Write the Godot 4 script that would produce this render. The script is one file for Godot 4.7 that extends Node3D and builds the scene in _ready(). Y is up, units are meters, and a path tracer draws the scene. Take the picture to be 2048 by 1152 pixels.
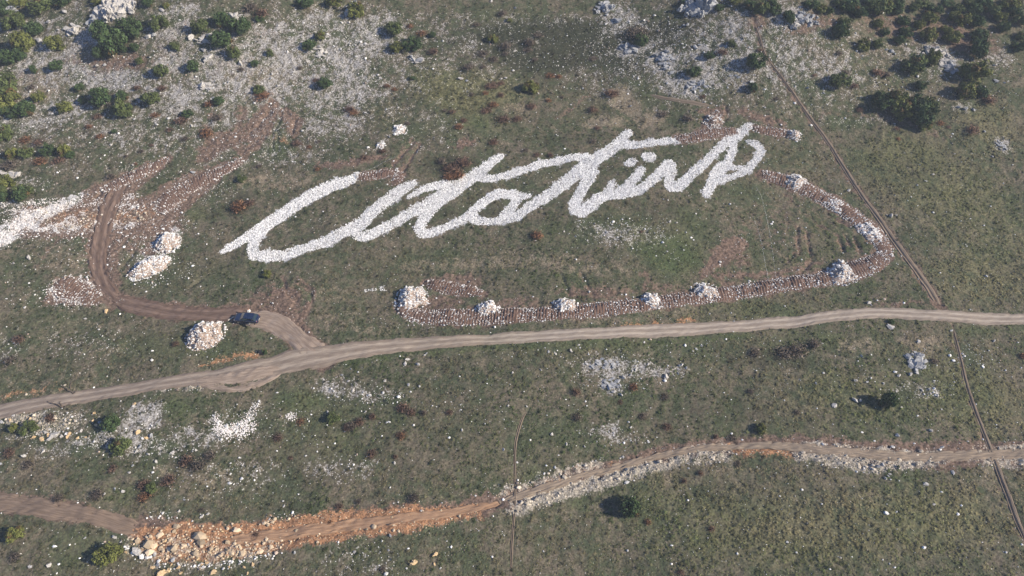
extends Node3D
# A stony hillside seen from a drone: white stones laid out as handwriting on the grass, dirt roads, banks of
# bulldozed earth, heaps of stones, bushes and a parked car. Everything is laid out in metres on the ground
# (x to the right, z towards the viewer); heights come from the terrain.

const SIGNATURE := [
	[-31.14,-25.86,0.8,-31.92,-24.79,1.06,-34.68,-23.7,1.31,-37.41,-22.49,1.44,-40.12,-20.7,1.43,-42.66,-18.67,1.43,-45.13,-16.54,1.42,-47.52,-14.29,1.42,-49.51,-12.63,1.18,-51.52,-10.85,0.94,-53.09,-9.76,0.83,-54.12,-8.87,0.59],
	[-47.28,-14.05,1,-47.9,-12.32,1.11,-48.62,-10.72,1.16,-48.58,-8.76,0.98,-47.85,-7.58,1.11,-45.24,-7.24,1.21,-42.46,-7.48,1.12,-39.91,-8.41,1.12,-37.34,-9.36,1.11,-34.67,-10.42,1.21,-32.52,-11.97,1.21,-30.5,-13.19,1.43,-29.08,-14.08,1.51,-27.49,-16.13,1.28,-25.41,-18.55,1.3,-22.82,-21.12,1.21,-20.6,-22.78,1,-19.57,-23.5,0.78],
	[-29.51,-12.15,0.8,-29.05,-11.47,0.98,-27.99,-11.24,1.07,-26.63,-11.8,1.07,-23.95,-13.37,1.07,-21.36,-15.31,1.07,-20.19,-16.23,1.07,-17.8,-17.86,1.19,-16.12,-18.8,1.3,-14.43,-19.87,1.41,-11.98,-21.55,1.62,-10.28,-23.37,1.4,-7.77,-25.46,1.31,-5.23,-27.84,1.09,-3.44,-29.62,0.87,-2.34,-30.77,0.77],
	[-20.12,-20.41,0.44,-18.07,-21.72,0.66,-15.49,-22.94,0.9,-12.94,-23.21,1.13,-11.16,-23.23,1.13],
	[-14.4,-19.29,1.34,-16.01,-17.06,1.22,-17.05,-15.22,1.07,-17.57,-13.16,0.99,-17.12,-12.15,1.01,-15.7,-12.15,0.96,-13.29,-13.05,0.75,-10.79,-14.41,0.75,-8.35,-15.9,0.97],
	[-8.35,-15.9,0.92,-7.52,-17.07,0.93,-5.93,-18.83,0.95,-4.2,-20.5,0.99,-2.16,-21.33,1.03,0.1,-21.05,1.15,2.35,-20.63,0.69,3.13,-20.61,0.58],
	[1.17,-20.05,0.91,0.1,-18.13,0.91,-1.06,-16.47,0.93,-2.1,-15.19,0.83],
	[-7.87,-15.78,0.93,-6.6,-14.83,0.87,-4.11,-14.66,0.77,-1.62,-14.94,0.89,0.77,-15.58,1,2.12,-16.73,0.96,3.48,-18.02,1.09,6.64,-20.37,1.21,9.86,-23.14,1.32,12.76,-25.86,1.44,15.5,-28.49,1.58,17.51,-30,1.39,20.08,-31.9,1.24,21.97,-33.96,1.09,24.03,-36.39,0.98],
	[-7.37,-25.22,1.03,-3.98,-25.01,0.81,-0.8,-25.89,0.81,2.51,-27.01,0.82,5.75,-28.64,0.95,8.99,-29.22,0.85,12.26,-30.05,0.86,15,-30.23,0.99],
	[22.11,-33.15,1,24.45,-33.07,0.99,27.85,-33.49,0.85,31.15,-33.8,0.72,33.84,-34.02,0.59],
	[15.97,-26.38,1.29,14.6,-23.47,1.08,13.18,-20.74,0.97,12.08,-18.29,1.11,12.09,-16.69,1.2,13.29,-15.92,1.12,14.83,-17.57,1.24,16.57,-19.25,1.18,18.5,-20.44,1.1],
	[19.69,-23.18,0.76,18.98,-21.55,0.85],
	[25.93,-26.51,0.71,24.56,-24.74,0.91,22.66,-22.36,1.03,20.86,-20.77,1.05],
	[18.49,-20.31,1.05,21.22,-20.39,1.04,23.31,-20.87,1.02,25.55,-21.86,0.96,27.85,-23.98,0.92,29.65,-25.88,0.9,30.84,-27.53,0.88],
	[31.5,-28.05,1.27,31.51,-26.41,1.23,31.02,-24.04,0.95,31.21,-22.32,1.22,32,-22.35,1.19,33.74,-23.51,1.1,35.47,-25.29,0.89,37.54,-27.22,0.98,40.07,-30.04,0.88,42.21,-32.09,0.88,44,-33.82,1.08,46.27,-35.29,1.17,48.05,-36.92,0.86,49.2,-37.73,0.76],
	[45.45,-33.87,0.86,44.92,-31.6,0.74,43.61,-29.1,0.84,41.68,-27.17,1.23,40.52,-25.53,1.18,39.39,-23.3,0.99,38.05,-20.96,0.89],
	[48.5,-34.1,0.45,50.1,-33.71,0.8,51,-32.13,0.8,49.74,-30.16,0.74,48.32,-28.51,0.76,46.38,-26.71,0.7,43.81,-25.24,0.64,41.29,-24.61,1],
	[43.01,-27.85,0.83,44.61,-27.7,0.47,46.65,-27.69,0.59],
	[23.49,-28.1,0.87,24.15,-28.74,0.87],
	[27.08,-29.85,0.97,28.1,-29.97,0.97]]
const GROOVES := [
	[60.7,-21.38,0.28,64.73,-17.89,0.28],
	[54.61,-13.97,0.21,53.77,-9.91,0.21,53.57,-7.85,0.22],
	[56.17,-12.83,0.22,55.9,-9.36,0.22,55.52,-7.07,0.21],
	[61.54,-12.25,0.25,62.05,-9.92,0.24,61.95,-8.19,0.22],
	[63.18,-12,0.24,63.48,-9.67,0.24],
	[64.77,-11.63,0.24,64.92,-8.16,0.23],
	[62.35,-16.13,0.28,64.66,-13.98,0.28],
	[58.64,-14.36,0.28,60,-13.66,0.28],
	[50.88,-5.9,0.2,52.8,-8.18,0.2],
	[52.85,-3.69,0.2,55.66,-6.5,0.2],
	[-51.19,-42.42,0.26,-53.26,-38.78,0.26,-54.58,-37.32,0.26],
	[-48.67,-43.12,0.24,-48.77,-40.09,0.24,-49.62,-37.42,0.25],
	[-49.93,-37.41,0.23,-49.2,-32.78,0.23],
	[-48.84,-37.06,0.23,-48.06,-32.77,0.23],
	[-45.63,-40.13,0.24,-45.71,-37.05,0.24],
	[-20.32,-33.95,0.26,-22.41,-30.58,0.26,-23.99,-27.75,0.25],
	[-19.04,-33.31,0.25,-20.78,-29.08,0.25,-22.07,-26.27,0.25],
	[-41.58,-2.34,0.19,-40.53,0.27,0.19,-38.44,2.91,0.19],
	[-38.2,-0.78,0.21,-36.01,0.5,0.19,-35.61,2.9,0.19],
	[-38.94,1.13,0.19,-38.18,2.39,0.2,-38.49,3.63,0.22],
	[-77.96,-21.85,0.24,-78.43,-17.78,0.23,-78.03,-13.26,0.22],
	[-79.74,-24.72,0.26,-81.44,-19.94,0.26],
	[-76.7,-8.87,0.2,-74.64,-2.41,0.19],
	[44.66,-41.71,0.24,45.17,-39.8,0.23,43.75,-38.33,0.23],
	[52.74,-39.22,0.24,53.1,-37.94,0.25],
	[54.82,-39.06,0.25,55.7,-37.8,0.25],
	[8.66,-2.5,0.21,10.23,2.31,0.2],
	[-32.48,12.71,0.18,-35.36,9.6,0.18,-37.28,7.47,0.19],
	[12.52,-2.42,0.21,14.19,2.32,0.21],
	[-16.31,40.32,0.16,-9.09,39.28,0.16,-1.78,37.89,0.16],
	[2.68,36.87,0.16,9.51,34.78,0.16,17.29,32.44,0.16,25.21,30.45,0.17],
	[-30.54,42.25,0.16,-23.48,41.16,0.16,-16.31,40.32,0.16],
	[-33.26,43.08,0.16,-23.36,42,0.16],
	[30.7,29.73,0.17,36.97,29.07,0.18,44.47,29.73,0.18],
	[41.31,30.22,0.18,50.18,31.17,0.18],
	[48.58,-39.47,0.25,49.56,-38.94,0.25],
	[-70.82,-9.14,0.25,-72.21,-4.67,0.25],
	[-56.85,-2.38,0.27,-58.24,-0.76,0.27]]
const SMALL_WRITING := [
	[0,-26.45,0.08,-26.33,0.63],
	[0,-26.39,0.1,-26.09,0.06],
	[0,-26.38,0.37,-26.14,0.36],
	[0,-26.33,0.63,-26,0.52],
	[1,-25.79,0.44,-25.83,0.01],
	[1,-25.83,0.01,-25.59,0.21,-25.36,0.3],
	[1,-25.33,0.34,-25.35,-0.02],
	[2,-25.05,0.45,-25.15,-0.06],
	[2,-25.15,-0.06,-24.93,-0.14],
	[2,-25.09,0.17,-24.91,0.14],
	[2,-25.04,0.4,-24.77,0.29],
	[3,-24.4,-0.16,-24.6,-0.02,-24.37,0.12,-24.34,0.29,-24.57,0.35],
	[4,-23.93,-0.47,-23.89,-0.45],
	[5,-23.77,-0.06,-23.58,-0.5],
	[5,-23.58,-0.5,-23.42,-0.45,-23.44,-0.12],
	[5,-23.68,-0.22,-23.42,-0.21],
	[6,-22.9,-0.57,-23.2,-0.53,-23.26,-0.32,-23.06,-0.12],
	[7,-23.63,-0.03,-23.51,0.4],
	[7,-23.51,0.4,-23.64,0.34],
	[8,-23.38,0.43,-23.28,0.04,-23.05,0.43],
	[8,-23.34,0.27,-23.15,0.27],
	[9,-22.95,0.04,-22.88,0.4,-22.52,0.4]]
const ROAD := [-86.48,24.22,1.39,-82.11,23.22,1.41,-74.66,21.58,1.23,-66.9,20.4,1.12,-57.57,18.81,1.09,-49.76,17.43,1.26,-41.94,15.66,1.73,-35.62,13.98,1.92,-27.44,12.49,1.55,-19.07,11.33,1.27,-10.56,10.82,1.07,-2.04,10.66,1.06,6.46,10.27,1.04,15,9.74,1.03,23.65,9.02,1.23,32.4,8.35,1.16,41.25,7.5,1.1,50.13,6.59,1.13,57.34,5.63,1.16,63.64,5.02,1.09,72.36,5.32,1.11,81.11,5.79,1.12,89.84,5.79,1.13,96.06,5.99,1.14]
const ACCESS := [-71.85,1.4,1.64,-68.56,2.45,1.77,-64.14,3.67,1.6,-59.4,4.53,1.52,-54.78,5.09,1.53,-50.33,5.2,1.62,-45.9,5.26,1.59]
const JUNCTION := [-48.35,6.06,1.05,-44.8,6.29,1.64,-41.66,6.7,1.92,-38.73,8.47,1.66,-36.21,10.58,1.71,-34.1,12.07,2.15,-31.95,13.36,2.58]
const APRON := [-53.57,18.45,0.48,-50.33,18.34,1.03,-47.04,18.48,1.57,-43.86,18.16,1.79,-40.84,17.01,1.63,-37.41,15.58,1.15]
const LEFT_TRACK := [-77.28,-25.76,1.02,-77.96,-21.85,1.44,-78.43,-17.78,1.67,-78.03,-13.26,1.57,-77.42,-8.83,1.57,-76.05,-4.52,1.43,-73.67,-0.82,1.46,-70.4,2.02,1.51]
const LOWER_LEFT := [-80.1,37.53,1.29,-75.31,38.01,1.25,-67.41,39.07,1.32,-59.72,40.31,1.11,-53.56,41.75,1.47]
const LOWER_MIDDLE := [-41.1,43.24,0.91,-33.43,42.25,0.82,-23.51,40.95,0.78,-16.32,40.18,0.71,-9.1,39.14,0.61,-1.78,37.6,0.55]
const LOWER_RIGHT := [-1.78,37.6,0.55,5.72,35.14,0.52,13.44,32.79,0.5,21.32,30.67,0.48,29.23,29.31,0.49,37,28.91,0.51,44.54,29.42,0.64,51.94,30.32,0.75,59.44,30.94,0.75,67.23,30.83,0.75,79.03,30.15,0.78,84.76,29.76,0.79]
const FOOTPATHS := [
	[52.75,-60.59,0.34,53.5,-55.95,0.26,54.4,-52.45,0.26,56.97,-48.47,0.27,61.46,-41.37,0.37,65.48,-33.82,0.47,68.28,-24.11,0.47,70.84,-15.65,0.57,73.09,-7.55,0.66,74.75,-1.48,0.74,75.65,4.11,0.81],
	[76.58,7.13,0.32,75.99,10.31,0.31,75.38,14.15,0.31,74.4,20.54,0.38,74.14,25.28,0.37,74.06,28.98,0.44,73.8,33.7,0.49,73.52,39.63,0.47,73.55,44.51,0.45],
	[3.37,22.26,0.13,1.91,24.25,0.19,1.02,26.69,0.19,0.46,29.84,0.19,0.45,37.27,0.18,0.15,41.48,0.17,-0.07,44.85,0.17,-0.21,49.05,0.17],
	[28.43,-46.24,0.41,33.5,-44.43,0.4,38.56,-43.03,0.48,42.6,-41.88,0.46]]
const BANKS := [
	[-20.11,2.96,0.91,-18.34,4.93,1.44,-14.31,5.94,1.51,-5.56,6.29,1.72,4.85,6.07,1.4,15.31,5.22,1.37,26.93,3.36,1.29,37.98,1.27,1.44,48.36,-0.9,1.51,55.91,-2.13,1.54,61.78,-3.65,1.94,66.45,-5.53,1.84,69.31,-7.33,1.37],
	[50.16,-26.2,1.15,53.56,-25.41,1.54,56.52,-24.07,1.8,59.85,-21.98,1.67,63.58,-19.1,1.78,66.56,-15.73,1.87,68.58,-12.75,1.95,69.61,-9.84,1.7,69.49,-7.33,1.36],
	[-15.23,-0.94,0.95,-12.03,-0.22,1.37,-8.4,0.55,1.26,-5.24,1.54,0.83],
	[33.66,-34.28,0.88,37.09,-34.64,1.21,40.83,-35.63,1.29,44.52,-36.16,1.15,46.95,-36.44,0.68],
	[40.02,-37.53,1.09,42.05,-38.91,1.58,43.48,-40.49,0.93],
	[50.17,-37.2,0.57,52.92,-36.62,0.91,55.5,-36.38,0.91,57.77,-36.13,0.68],
	[-31.08,-25.37,0.75,-28.8,-25.54,1.12,-25.84,-25.95,1.11,-22.85,-26.15,1.1],
	[-23.38,-26.4,0.64,-22.49,-25.42,1.19,-22.97,-23.98,0.97],
	[-69.87,-30.22,0.62,-72.02,-28.35,1.11,-74.92,-26.1,1.24,-77.81,-24.09,1.37,-80.57,-21.85,1.13],
	[-54.81,-30.37,0.75,-57.99,-27.94,1.24,-61.54,-25.73,1.47,-64.95,-23.29,1.82,-67.25,-20.65,2.12,-68.64,-17.72,1.61],
	[-81.96,1.11,1.6,-80.64,-0.54,2.29,-78.73,-0.1,2.41,-76.19,0.86,1.95,-74,1.86,1.15]]
const BUSHES := [
	[-115.89,-68.49,2.35,3.23,0,"dark green evergreen bush in the top left corner, leftmost"],
	[-112.71,-70.68,2.36,1.94,2,"yellow green evergreen bush in the top left corner, leftmost"],
	[-106.84,-68.72,3.12,2.9,1,"olive green evergreen bush in the top left corner, rightmost"],
	[-101.79,-69.7,2.34,2.25,0,"dark green evergreen bush in the top left corner, fifth from left"],
	[-111.8,-64.36,2.9,3.51,1,"olive green evergreen bush in the top left corner, leftmost"],
	[-106.51,-62.57,2.3,2.85,0,"dark green evergreen bush in the top left corner, fourth from left"],
	[-107.91,-58.56,2.66,4.08,2,"large yellow green evergreen bush in the top left corner"],
	[-110.47,-54.95,2.07,2.8,0,"dark green evergreen bush in the top left corner, second from left"],
	[-108.05,-55.77,1.7,2.8,0,"dark green evergreen bush in the top left corner, third from left"],
	[-100.81,-58.32,2.46,3.13,2,"yellow green evergreen bush in the top left corner, second from left"],
	[-104.19,-52.39,0.93,1.72,0,"small dark green evergreen bush on the rocky slope at far left, leftmost"],
	[-98.98,-52.93,1.87,1.85,0,"dark green evergreen bush on the rocky slope at far left, fifth from left"],
	[-108.1,-46.87,3.32,4.86,1,"large olive green evergreen bush on the rocky slope at far left"],
	[-107.56,-44.1,3.29,3.61,2,"large yellow green evergreen bush on the rocky slope at far left"],
	[-107.29,-42.22,1.81,2.39,0,"dark green evergreen bush on the rocky slope at far left, leftmost"],
	[-102.55,-42.13,2.18,2.69,0,"dark green evergreen bush on the rocky slope at far left, third from left"],
	[-104.92,-41.06,1.44,1.79,0,"dark green evergreen bush on the rocky slope at far left, second from left"],
	[-100.77,-45.27,1.46,2.11,2,"yellow green evergreen bush on the rocky slope at far left, second from left"],
	[-104.66,-35.77,1.95,2.64,1,"olive green evergreen bush on the rocky slope at far left, leftmost"],
	[-90.43,-59.77,2.84,3.75,0,"large dark green evergreen bush in the top left corner, leftmost"],
	[-83.61,-59.39,3.39,4.35,0,"large dark green evergreen bush right of the tall pale cliff"],
	[-86.04,-55.99,3.18,5.25,0,"large dark green evergreen bush in the top left corner, rightmost"],
	[-89.28,-54.69,2.05,2.77,0,"dark green evergreen bush in the top left corner, rightmost"],
	[-82.06,-55.58,1.3,1.72,0,"small dark green evergreen bush right of the tall pale cliff, leftmost"],
	[-77.19,-60.36,2.26,3.1,1,"olive green evergreen bush right of the tall pale cliff, leftmost"],
	[-68.12,-60.17,2.26,2.79,1,"olive green evergreen bush right of the tall pale cliff, second from left"],
	[-63.53,-61.46,1.89,3.12,0,"dark green evergreen bush right of the tall pale cliff, third from left"],
	[-59.73,-60.52,2.64,3.43,0,"dark green evergreen bush right of the tall pale cliff, rightmost"],
	[-63.58,-56.79,2.99,2.77,0,"dark green evergreen bush right of the tall pale cliff, second from left"],
	[-60.12,-54.09,1.86,2.76,1,"olive green evergreen bush right of the tall pale cliff, rightmost"],
	[-72.94,-55.49,1.3,1.72,1,"small olive green evergreen bush right of the tall pale cliff, rightmost"],
	[-80.32,-52.5,0.92,1.52,1,"small olive green evergreen bush right of the tall pale cliff, leftmost"],
	[-74.66,-49.24,1.83,2.72,1,"olive green evergreen bush on the scree above the dozer scrapes, second from left"],
	[-68.29,-50.53,1.47,2.31,0,"dark green evergreen bush on the scree above the dozer scrapes, leftmost"],
	[-75.93,-43.24,2.17,2.68,1,"olive green evergreen bush on the scree above the dozer scrapes, leftmost"],
	[-86.28,-43.46,2.72,3.59,0,"large dark green evergreen bush on the rocky slope at far left"],
	[-82.61,-44.47,1.45,1.8,0,"dark green evergreen bush on the rocky slope at far left, rightmost"],
	[-81.28,-41.06,2.34,3.26,1,"olive green evergreen bush on the rocky slope at far left, rightmost"],
	[-90.92,-44.09,1.09,1.32,0,"small dark green evergreen bush on the rocky slope at far left, fourth from left"],
	[-92.52,-47.32,1.1,1.33,0,"small dark green evergreen bush on the rocky slope at far left, third from left"],
	[-94.37,-42.47,1.99,1.91,2,"yellow green evergreen bush on the rocky slope at far left, third from left"],
	[-67.86,-40.28,1.25,1.48,0,"small dark green evergreen bush on the scree above the dozer scrapes"],
	[-61.62,-43.27,1.45,1.49,0,"dark green evergreen bush on the scree above the dozer scrapes, rightmost"],
	[-82.27,-36.33,0.64,0.82,0,"small dark green evergreen bush on the rocky slope at far left, rightmost"],
	[-55.6,-52.66,1.04,1.22,0,"small dark green evergreen bush right of the tall pale cliff, second from left"],
	[-52.86,-55.33,0.94,1.54,1,"small olive green evergreen bush on the stony crest left of centre"],
	[-44.56,-58.02,1.7,2,0,"dark green evergreen bush on the stony crest left of centre, second from left"],
	[-42.62,-60.67,1.33,1.76,2,"small yellow green evergreen bush on the stony crest left of centre"],
	[-46.68,-68.72,2.13,2.24,0,"dark green evergreen bush on the stony crest left of centre, leftmost"],
	[-40.33,-69.76,2.34,2.25,2,"yellow green evergreen bush on the stony crest left of centre, leftmost"],
	[-40.19,-48.74,1.85,2.13,0,"dark green evergreen bush above the first stone letters"],
	[-53.87,-46.44,1.46,1.81,1,"olive green evergreen bush on the scree above the dozer scrapes, rightmost"],
	[-101.38,-30.78,1.57,2.01,2,"yellow green evergreen bush on the rocky slope at far left, leftmost"],
	[-98.46,-30.95,1.92,2.01,1,"olive green evergreen bush on the rocky slope at far left, second from left"],
	[-94.36,-31.29,1.74,2.02,0,"dark green evergreen bush on the rocky slope at far left, fourth from left"],
	[-90.78,-31.13,1.57,2.3,2,"yellow green evergreen bush on the rocky slope at far left, rightmost"],
	[-89.46,-30.32,1.04,1.15,0,"small dark green evergreen bush on the rocky slope at far left, second from left"],
	[-99.79,-23.19,2.03,2.51,2,"yellow green evergreen bush near the white quarried scree"],
	[-95.42,-20.68,2.18,2.21,1,"olive green evergreen bush near the white quarried scree, rightmost"],
	[-99.8,-21.13,1.34,2.22,1,"olive green evergreen bush near the white quarried scree, leftmost"],
	[-93.41,-69.02,1.94,1.28,2,"yellow green evergreen bush in the top left corner, rightmost"],
	[-56.12,-63.63,1.14,1.26,0,"small dark green evergreen bush right of the tall pale cliff, rightmost"],
	[-76.8,-65.48,0.95,1.13,2,"small yellow green evergreen bush right of the tall pale cliff"],
	[-81.18,-66.83,1.72,1.58,0,"dark green evergreen bush right of the tall pale cliff, leftmost"],
	[-53.93,-25.41,1.03,1.13,1,"small olive green evergreen bush between the bare soil strips"],
	[-35.4,-67.61,2.14,2.89,2,"yellow green evergreen bush on the stony crest left of centre, second from left"],
	[-26.19,-62.86,2.31,2.54,1,"olive green evergreen bush on the stony crest left of centre"],
	[-22.3,-59.09,2.48,2.52,0,"dark green evergreen bush on the stony crest left of centre, rightmost"],
	[-25.49,-58.55,1.9,1.88,2,"yellow green evergreen bush on the stony crest left of centre, rightmost"],
	[4.02,-47.93,1.85,2.44,2,"yellow green evergreen bush above the middle stone letters"],
	[-4.25,-61.02,1.34,1.58,2,"small yellow green evergreen bush on the dark slope at top centre, leftmost"],
	[-17.89,-62.31,0.96,1.14,0,"small dark green evergreen bush on the stony crest left of centre"],
	[37.99,-50.08,0.92,1.21,1,"small olive green evergreen bush above the last stone letters"],
	[-21.53,-50.34,0.82,0.73,0,"small dark green evergreen bush above the first stone letters"],
	[28.47,-59.63,1.9,2.51,0,"dark green evergreen bush on the dark slope at top centre"],
	[-0.62,-66.52,0.78,0.77,2,"small yellow green evergreen bush on the dark slope at top centre, rightmost"],
	[45.88,-64.41,1.14,1.37,0,"small dark green evergreen bush around the grey crag at the top, third from left"],
	[54.15,-62.47,2.06,2.35,1,"olive green evergreen bush around the grey crag at the top"],
	[52.13,-63.77,1.5,1.55,0,"dark green evergreen bush around the grey crag at the top, leftmost"],
	[57.39,-61.84,1.49,1.54,0,"dark green evergreen bush around the grey crag at the top, rightmost"],
	[57.94,-63.18,1.12,1.11,1,"small olive green evergreen bush around the grey crag at the top, rightmost"],
	[59.98,-60.3,1.86,2.15,0,"dark green evergreen bush in the thicket at upper right, leftmost"],
	[65.67,-63.88,1.85,1.53,0,"dark green evergreen bush in the thicket at upper right, second from left"],
	[67.91,-63.18,1.39,1.42,2,"yellow green evergreen bush in the thicket at upper right, leftmost"],
	[69.68,-63.09,1.23,1.27,0,"dark green evergreen bush in the thicket at upper right, third from left"],
	[47.56,-55.25,1.04,1.34,1,"small olive green evergreen bush around the grey crag at the top, leftmost"],
	[42.55,-53.43,1.4,1.34,0,"small dark green evergreen bush around the grey crag at the top, second from left"],
	[39.15,-49.74,1.65,1.94,0,"dark green evergreen bush above the last stone letters, leftmost"],
	[51.9,-50.3,2.19,3.32,0,"dark green evergreen bush around the grey crag at the top, second from left"],
	[50.66,-45.25,1.37,1.67,0,"dark green evergreen bush above the last stone letters, rightmost"],
	[71.38,-57.85,2.14,3.03,0,"dark green evergreen bush in the thicket at upper right, fourth from left"],
	[72.65,-60.72,1.54,2.03,1,"olive green evergreen bush in the thicket at upper right, second from left"],
	[76.12,-55.73,1.53,2.52,2,"yellow green evergreen bush in the thicket at upper right, second from left"],
	[79.82,-56.59,1.38,1.92,1,"olive green evergreen bush in the thicket at upper right, rightmost"],
	[84.84,-58.04,1.39,1.94,0,"dark green evergreen bush in the thicket at upper right, ninth from left"],
	[87.18,-60.46,1.87,2.05,0,"dark green evergreen bush in the wooded top right corner, second from left"],
	[91.9,-59.75,2.02,2.82,2,"yellow green evergreen bush in the wooded top right corner, second from left"],
	[97.38,-59.97,2.49,2.31,2,"yellow green evergreen bush in the wooded top right corner, sixth from left"],
	[103.3,-60.42,2.19,2.32,0,"dark green evergreen bush in the wooded top right corner, sixth from left"],
	[96.88,-62.37,1.41,1.29,2,"yellow green evergreen bush in the wooded top right corner, fifth from left"],
	[101.68,-56.22,2.47,3.82,0,"large dark green evergreen bush in the wooded top right corner"],
	[99.11,-49.98,3.7,4.27,2,"large yellow green evergreen bush on the slope at far upper right"],
	[95.94,-45.38,2.19,3.31,2,"yellow green evergreen bush on the slope at far upper right, rightmost"],
	[99.27,-45.45,1.64,2.41,0,"dark green evergreen bush on the slope at far upper right, rightmost"],
	[69.3,-46.6,2.36,3,1,"olive green evergreen bush beside the upper footpath"],
	[87.23,-47.11,1.46,1.81,0,"dark green evergreen bush on the slope at far upper right, leftmost"],
	[86.42,-51.53,2.96,3.36,1,"large olive green evergreen bush on the slope at far upper right"],
	[91.06,-53.48,1.86,3.38,2,"yellow green evergreen bush in the wooded top right corner, fourth from left"],
	[82.15,-60.18,1.24,1.53,0,"dark green evergreen bush in the thicket at upper right, seventh from left"],
	[80.92,-61.93,1.4,1.54,2,"yellow green evergreen bush in the thicket at upper right, third from left"],
	[77.47,-42.73,2.53,3.28,0,"dark green evergreen bush beside the upper footpath"],
	[80.62,-42.23,2.89,3.87,2,"large yellow green evergreen bush beside the upper footpath"],
	[83.76,-41.76,2.89,4.17,0,"large dark green evergreen bush on the slope at far upper right, leftmost"],
	[85.28,-39.23,3.23,4.43,0,"large dark green evergreen bush on the slope at far upper right, rightmost"],
	[87.42,-42.04,2.17,2.98,1,"olive green evergreen bush on the slope at far upper right"],
	[85.19,-37.47,1.78,2.35,2,"yellow green evergreen bush on the slope at far upper right, second from left"],
	[81.57,-40.03,2.15,2.96,2,"yellow green evergreen bush on the slope at far upper right, leftmost"],
	[111.42,-57.88,1.71,2.05,0,"dark green evergreen bush in the wooded top right corner, rightmost"],
	[113.15,-60.87,1.41,1.55,1,"olive green evergreen bush in the wooded top right corner, rightmost"],
	[109.89,-63,1.57,2.34,0,"dark green evergreen bush in the wooded top right corner, ninth from left"],
	[109.99,-65.89,1.9,2.09,2,"yellow green evergreen bush in the wooded top right corner, ninth from left"],
	[74.61,-64.75,2.8,2.57,0,"large dark green evergreen bush in the thicket at upper right"],
	[76.91,-64.06,2.18,2.06,0,"dark green evergreen bush in the thicket at upper right, fifth from left"],
	[81.63,-65.13,2.83,3.11,1,"large olive green evergreen bush in the thicket at upper right"],
	[80.48,-67.35,2.21,1.82,0,"dark green evergreen bush in the thicket at upper right, sixth from left"],
	[85.95,-66.2,1.89,2.08,0,"dark green evergreen bush in the thicket at upper right, eighth from left"],
	[87.3,-68.43,1.59,1.57,0,"dark green evergreen bush in the thicket at upper right, rightmost"],
	[87.25,-63.25,1.88,1.81,0,"dark green evergreen bush in the wooded top right corner, leftmost"],
	[90.76,-62.95,1.41,1.81,2,"yellow green evergreen bush in the wooded top right corner, leftmost"],
	[93.63,-64.89,2.05,2.34,2,"yellow green evergreen bush in the wooded top right corner, third from left"],
	[90.71,-67.46,1.43,1.57,1,"olive green evergreen bush in the wooded top right corner, leftmost"],
	[95.44,-67.24,1.91,2.1,0,"dark green evergreen bush in the wooded top right corner, third from left"],
	[93.17,-69.22,1.91,1.32,1,"olive green evergreen bush in the wooded top right corner, second from left"],
	[99.31,-65.53,1.9,2.09,2,"yellow green evergreen bush in the wooded top right corner, seventh from left"],
	[100.97,-64.48,2.21,2.61,2,"yellow green evergreen bush in the wooded top right corner, eighth from left"],
	[104.4,-64.2,1.89,2.34,0,"dark green evergreen bush in the wooded top right corner, seventh from left"],
	[104.19,-67.53,2.23,2.37,0,"dark green evergreen bush in the wooded top right corner, fifth from left"],
	[107.15,-69.61,2.56,2.11,0,"dark green evergreen bush in the wooded top right corner, eighth from left"],
	[108.94,-67.67,2.23,2.37,1,"olive green evergreen bush in the wooded top right corner, fifth from left"],
	[113.35,-69.17,2.56,2.64,2,"yellow green evergreen bush in the wooded top right corner, rightmost"],
	[114.07,-65.07,1.9,2.35,1,"olive green evergreen bush in the wooded top right corner, sixth from left"],
	[113.62,-67.46,1.91,2.1,0,"dark green evergreen bush in the wooded top right corner, tenth from left"],
	[99.28,-69.71,1.92,1.06,0,"dark green evergreen bush in the wooded top right corner, fourth from left"],
	[101.07,-67.6,1.59,1.84,1,"olive green evergreen bush in the wooded top right corner, third from left"],
	[104.11,-70.03,1.6,1.32,1,"olive green evergreen bush in the wooded top right corner, fourth from left"],
	[72.36,-65.69,1.56,1.54,1,"olive green evergreen bush in the thicket at upper right, leftmost"],
	[83.89,-67.86,1.9,1.57,2,"yellow green evergreen bush in the thicket at upper right, rightmost"],
	[39.57,-68.22,1.54,0.95,0,"small dark green evergreen bush around the grey crag at the top, leftmost"],
	[49.12,-65.71,1.89,0.94,2,"yellow green evergreen bush around the grey crag at the top"],
	[56.99,-64.34,1.32,0.93,0,"small dark green evergreen bush around the grey crag at the top, rightmost"],
	[-95.24,-20.21,2.01,2.21,0,"dark green evergreen bush near the white quarried scree, rightmost"],
	[-99.15,-19.96,1.34,1.65,0,"dark green evergreen bush near the white quarried scree, leftmost"],
	[-44.55,-3.08,1.09,1.03,2,"small yellow green evergreen bush around the first stone letters"],
	[-41.66,13,0.52,1.33,0,"small dark green evergreen bush above the road left of centre"],
	[65.8,7.09,0.77,0.78,0,"small dark green evergreen bush near the path and road junction"],
	[-62.65,26.32,1.75,2,0,"dark green evergreen bush just below the road at left"],
	[-60.02,29.71,1.85,1.96,1,"olive green evergreen bush just below the road at left, rightmost"],
	[-75.74,26.7,1.48,1.55,1,"olive green evergreen bush just below the road at left, leftmost"],
	[-78.19,26.45,0.81,1.33,2,"small yellow green evergreen bush just below the road at left"],
	[-70.61,42.9,1.34,1.82,2,"yellow green evergreen bush in the bottom left"],
	[-56.38,45.62,1.93,2.59,2,"large yellow green evergreen bush in the bottom left"],
	[-28.29,24.66,1.23,1.57,1,"olive green evergreen bush below the road left of centre"],
	[-53.36,36.2,1.02,1.26,1,"olive green evergreen bush around the tan rubble of the lower track"],
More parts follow.
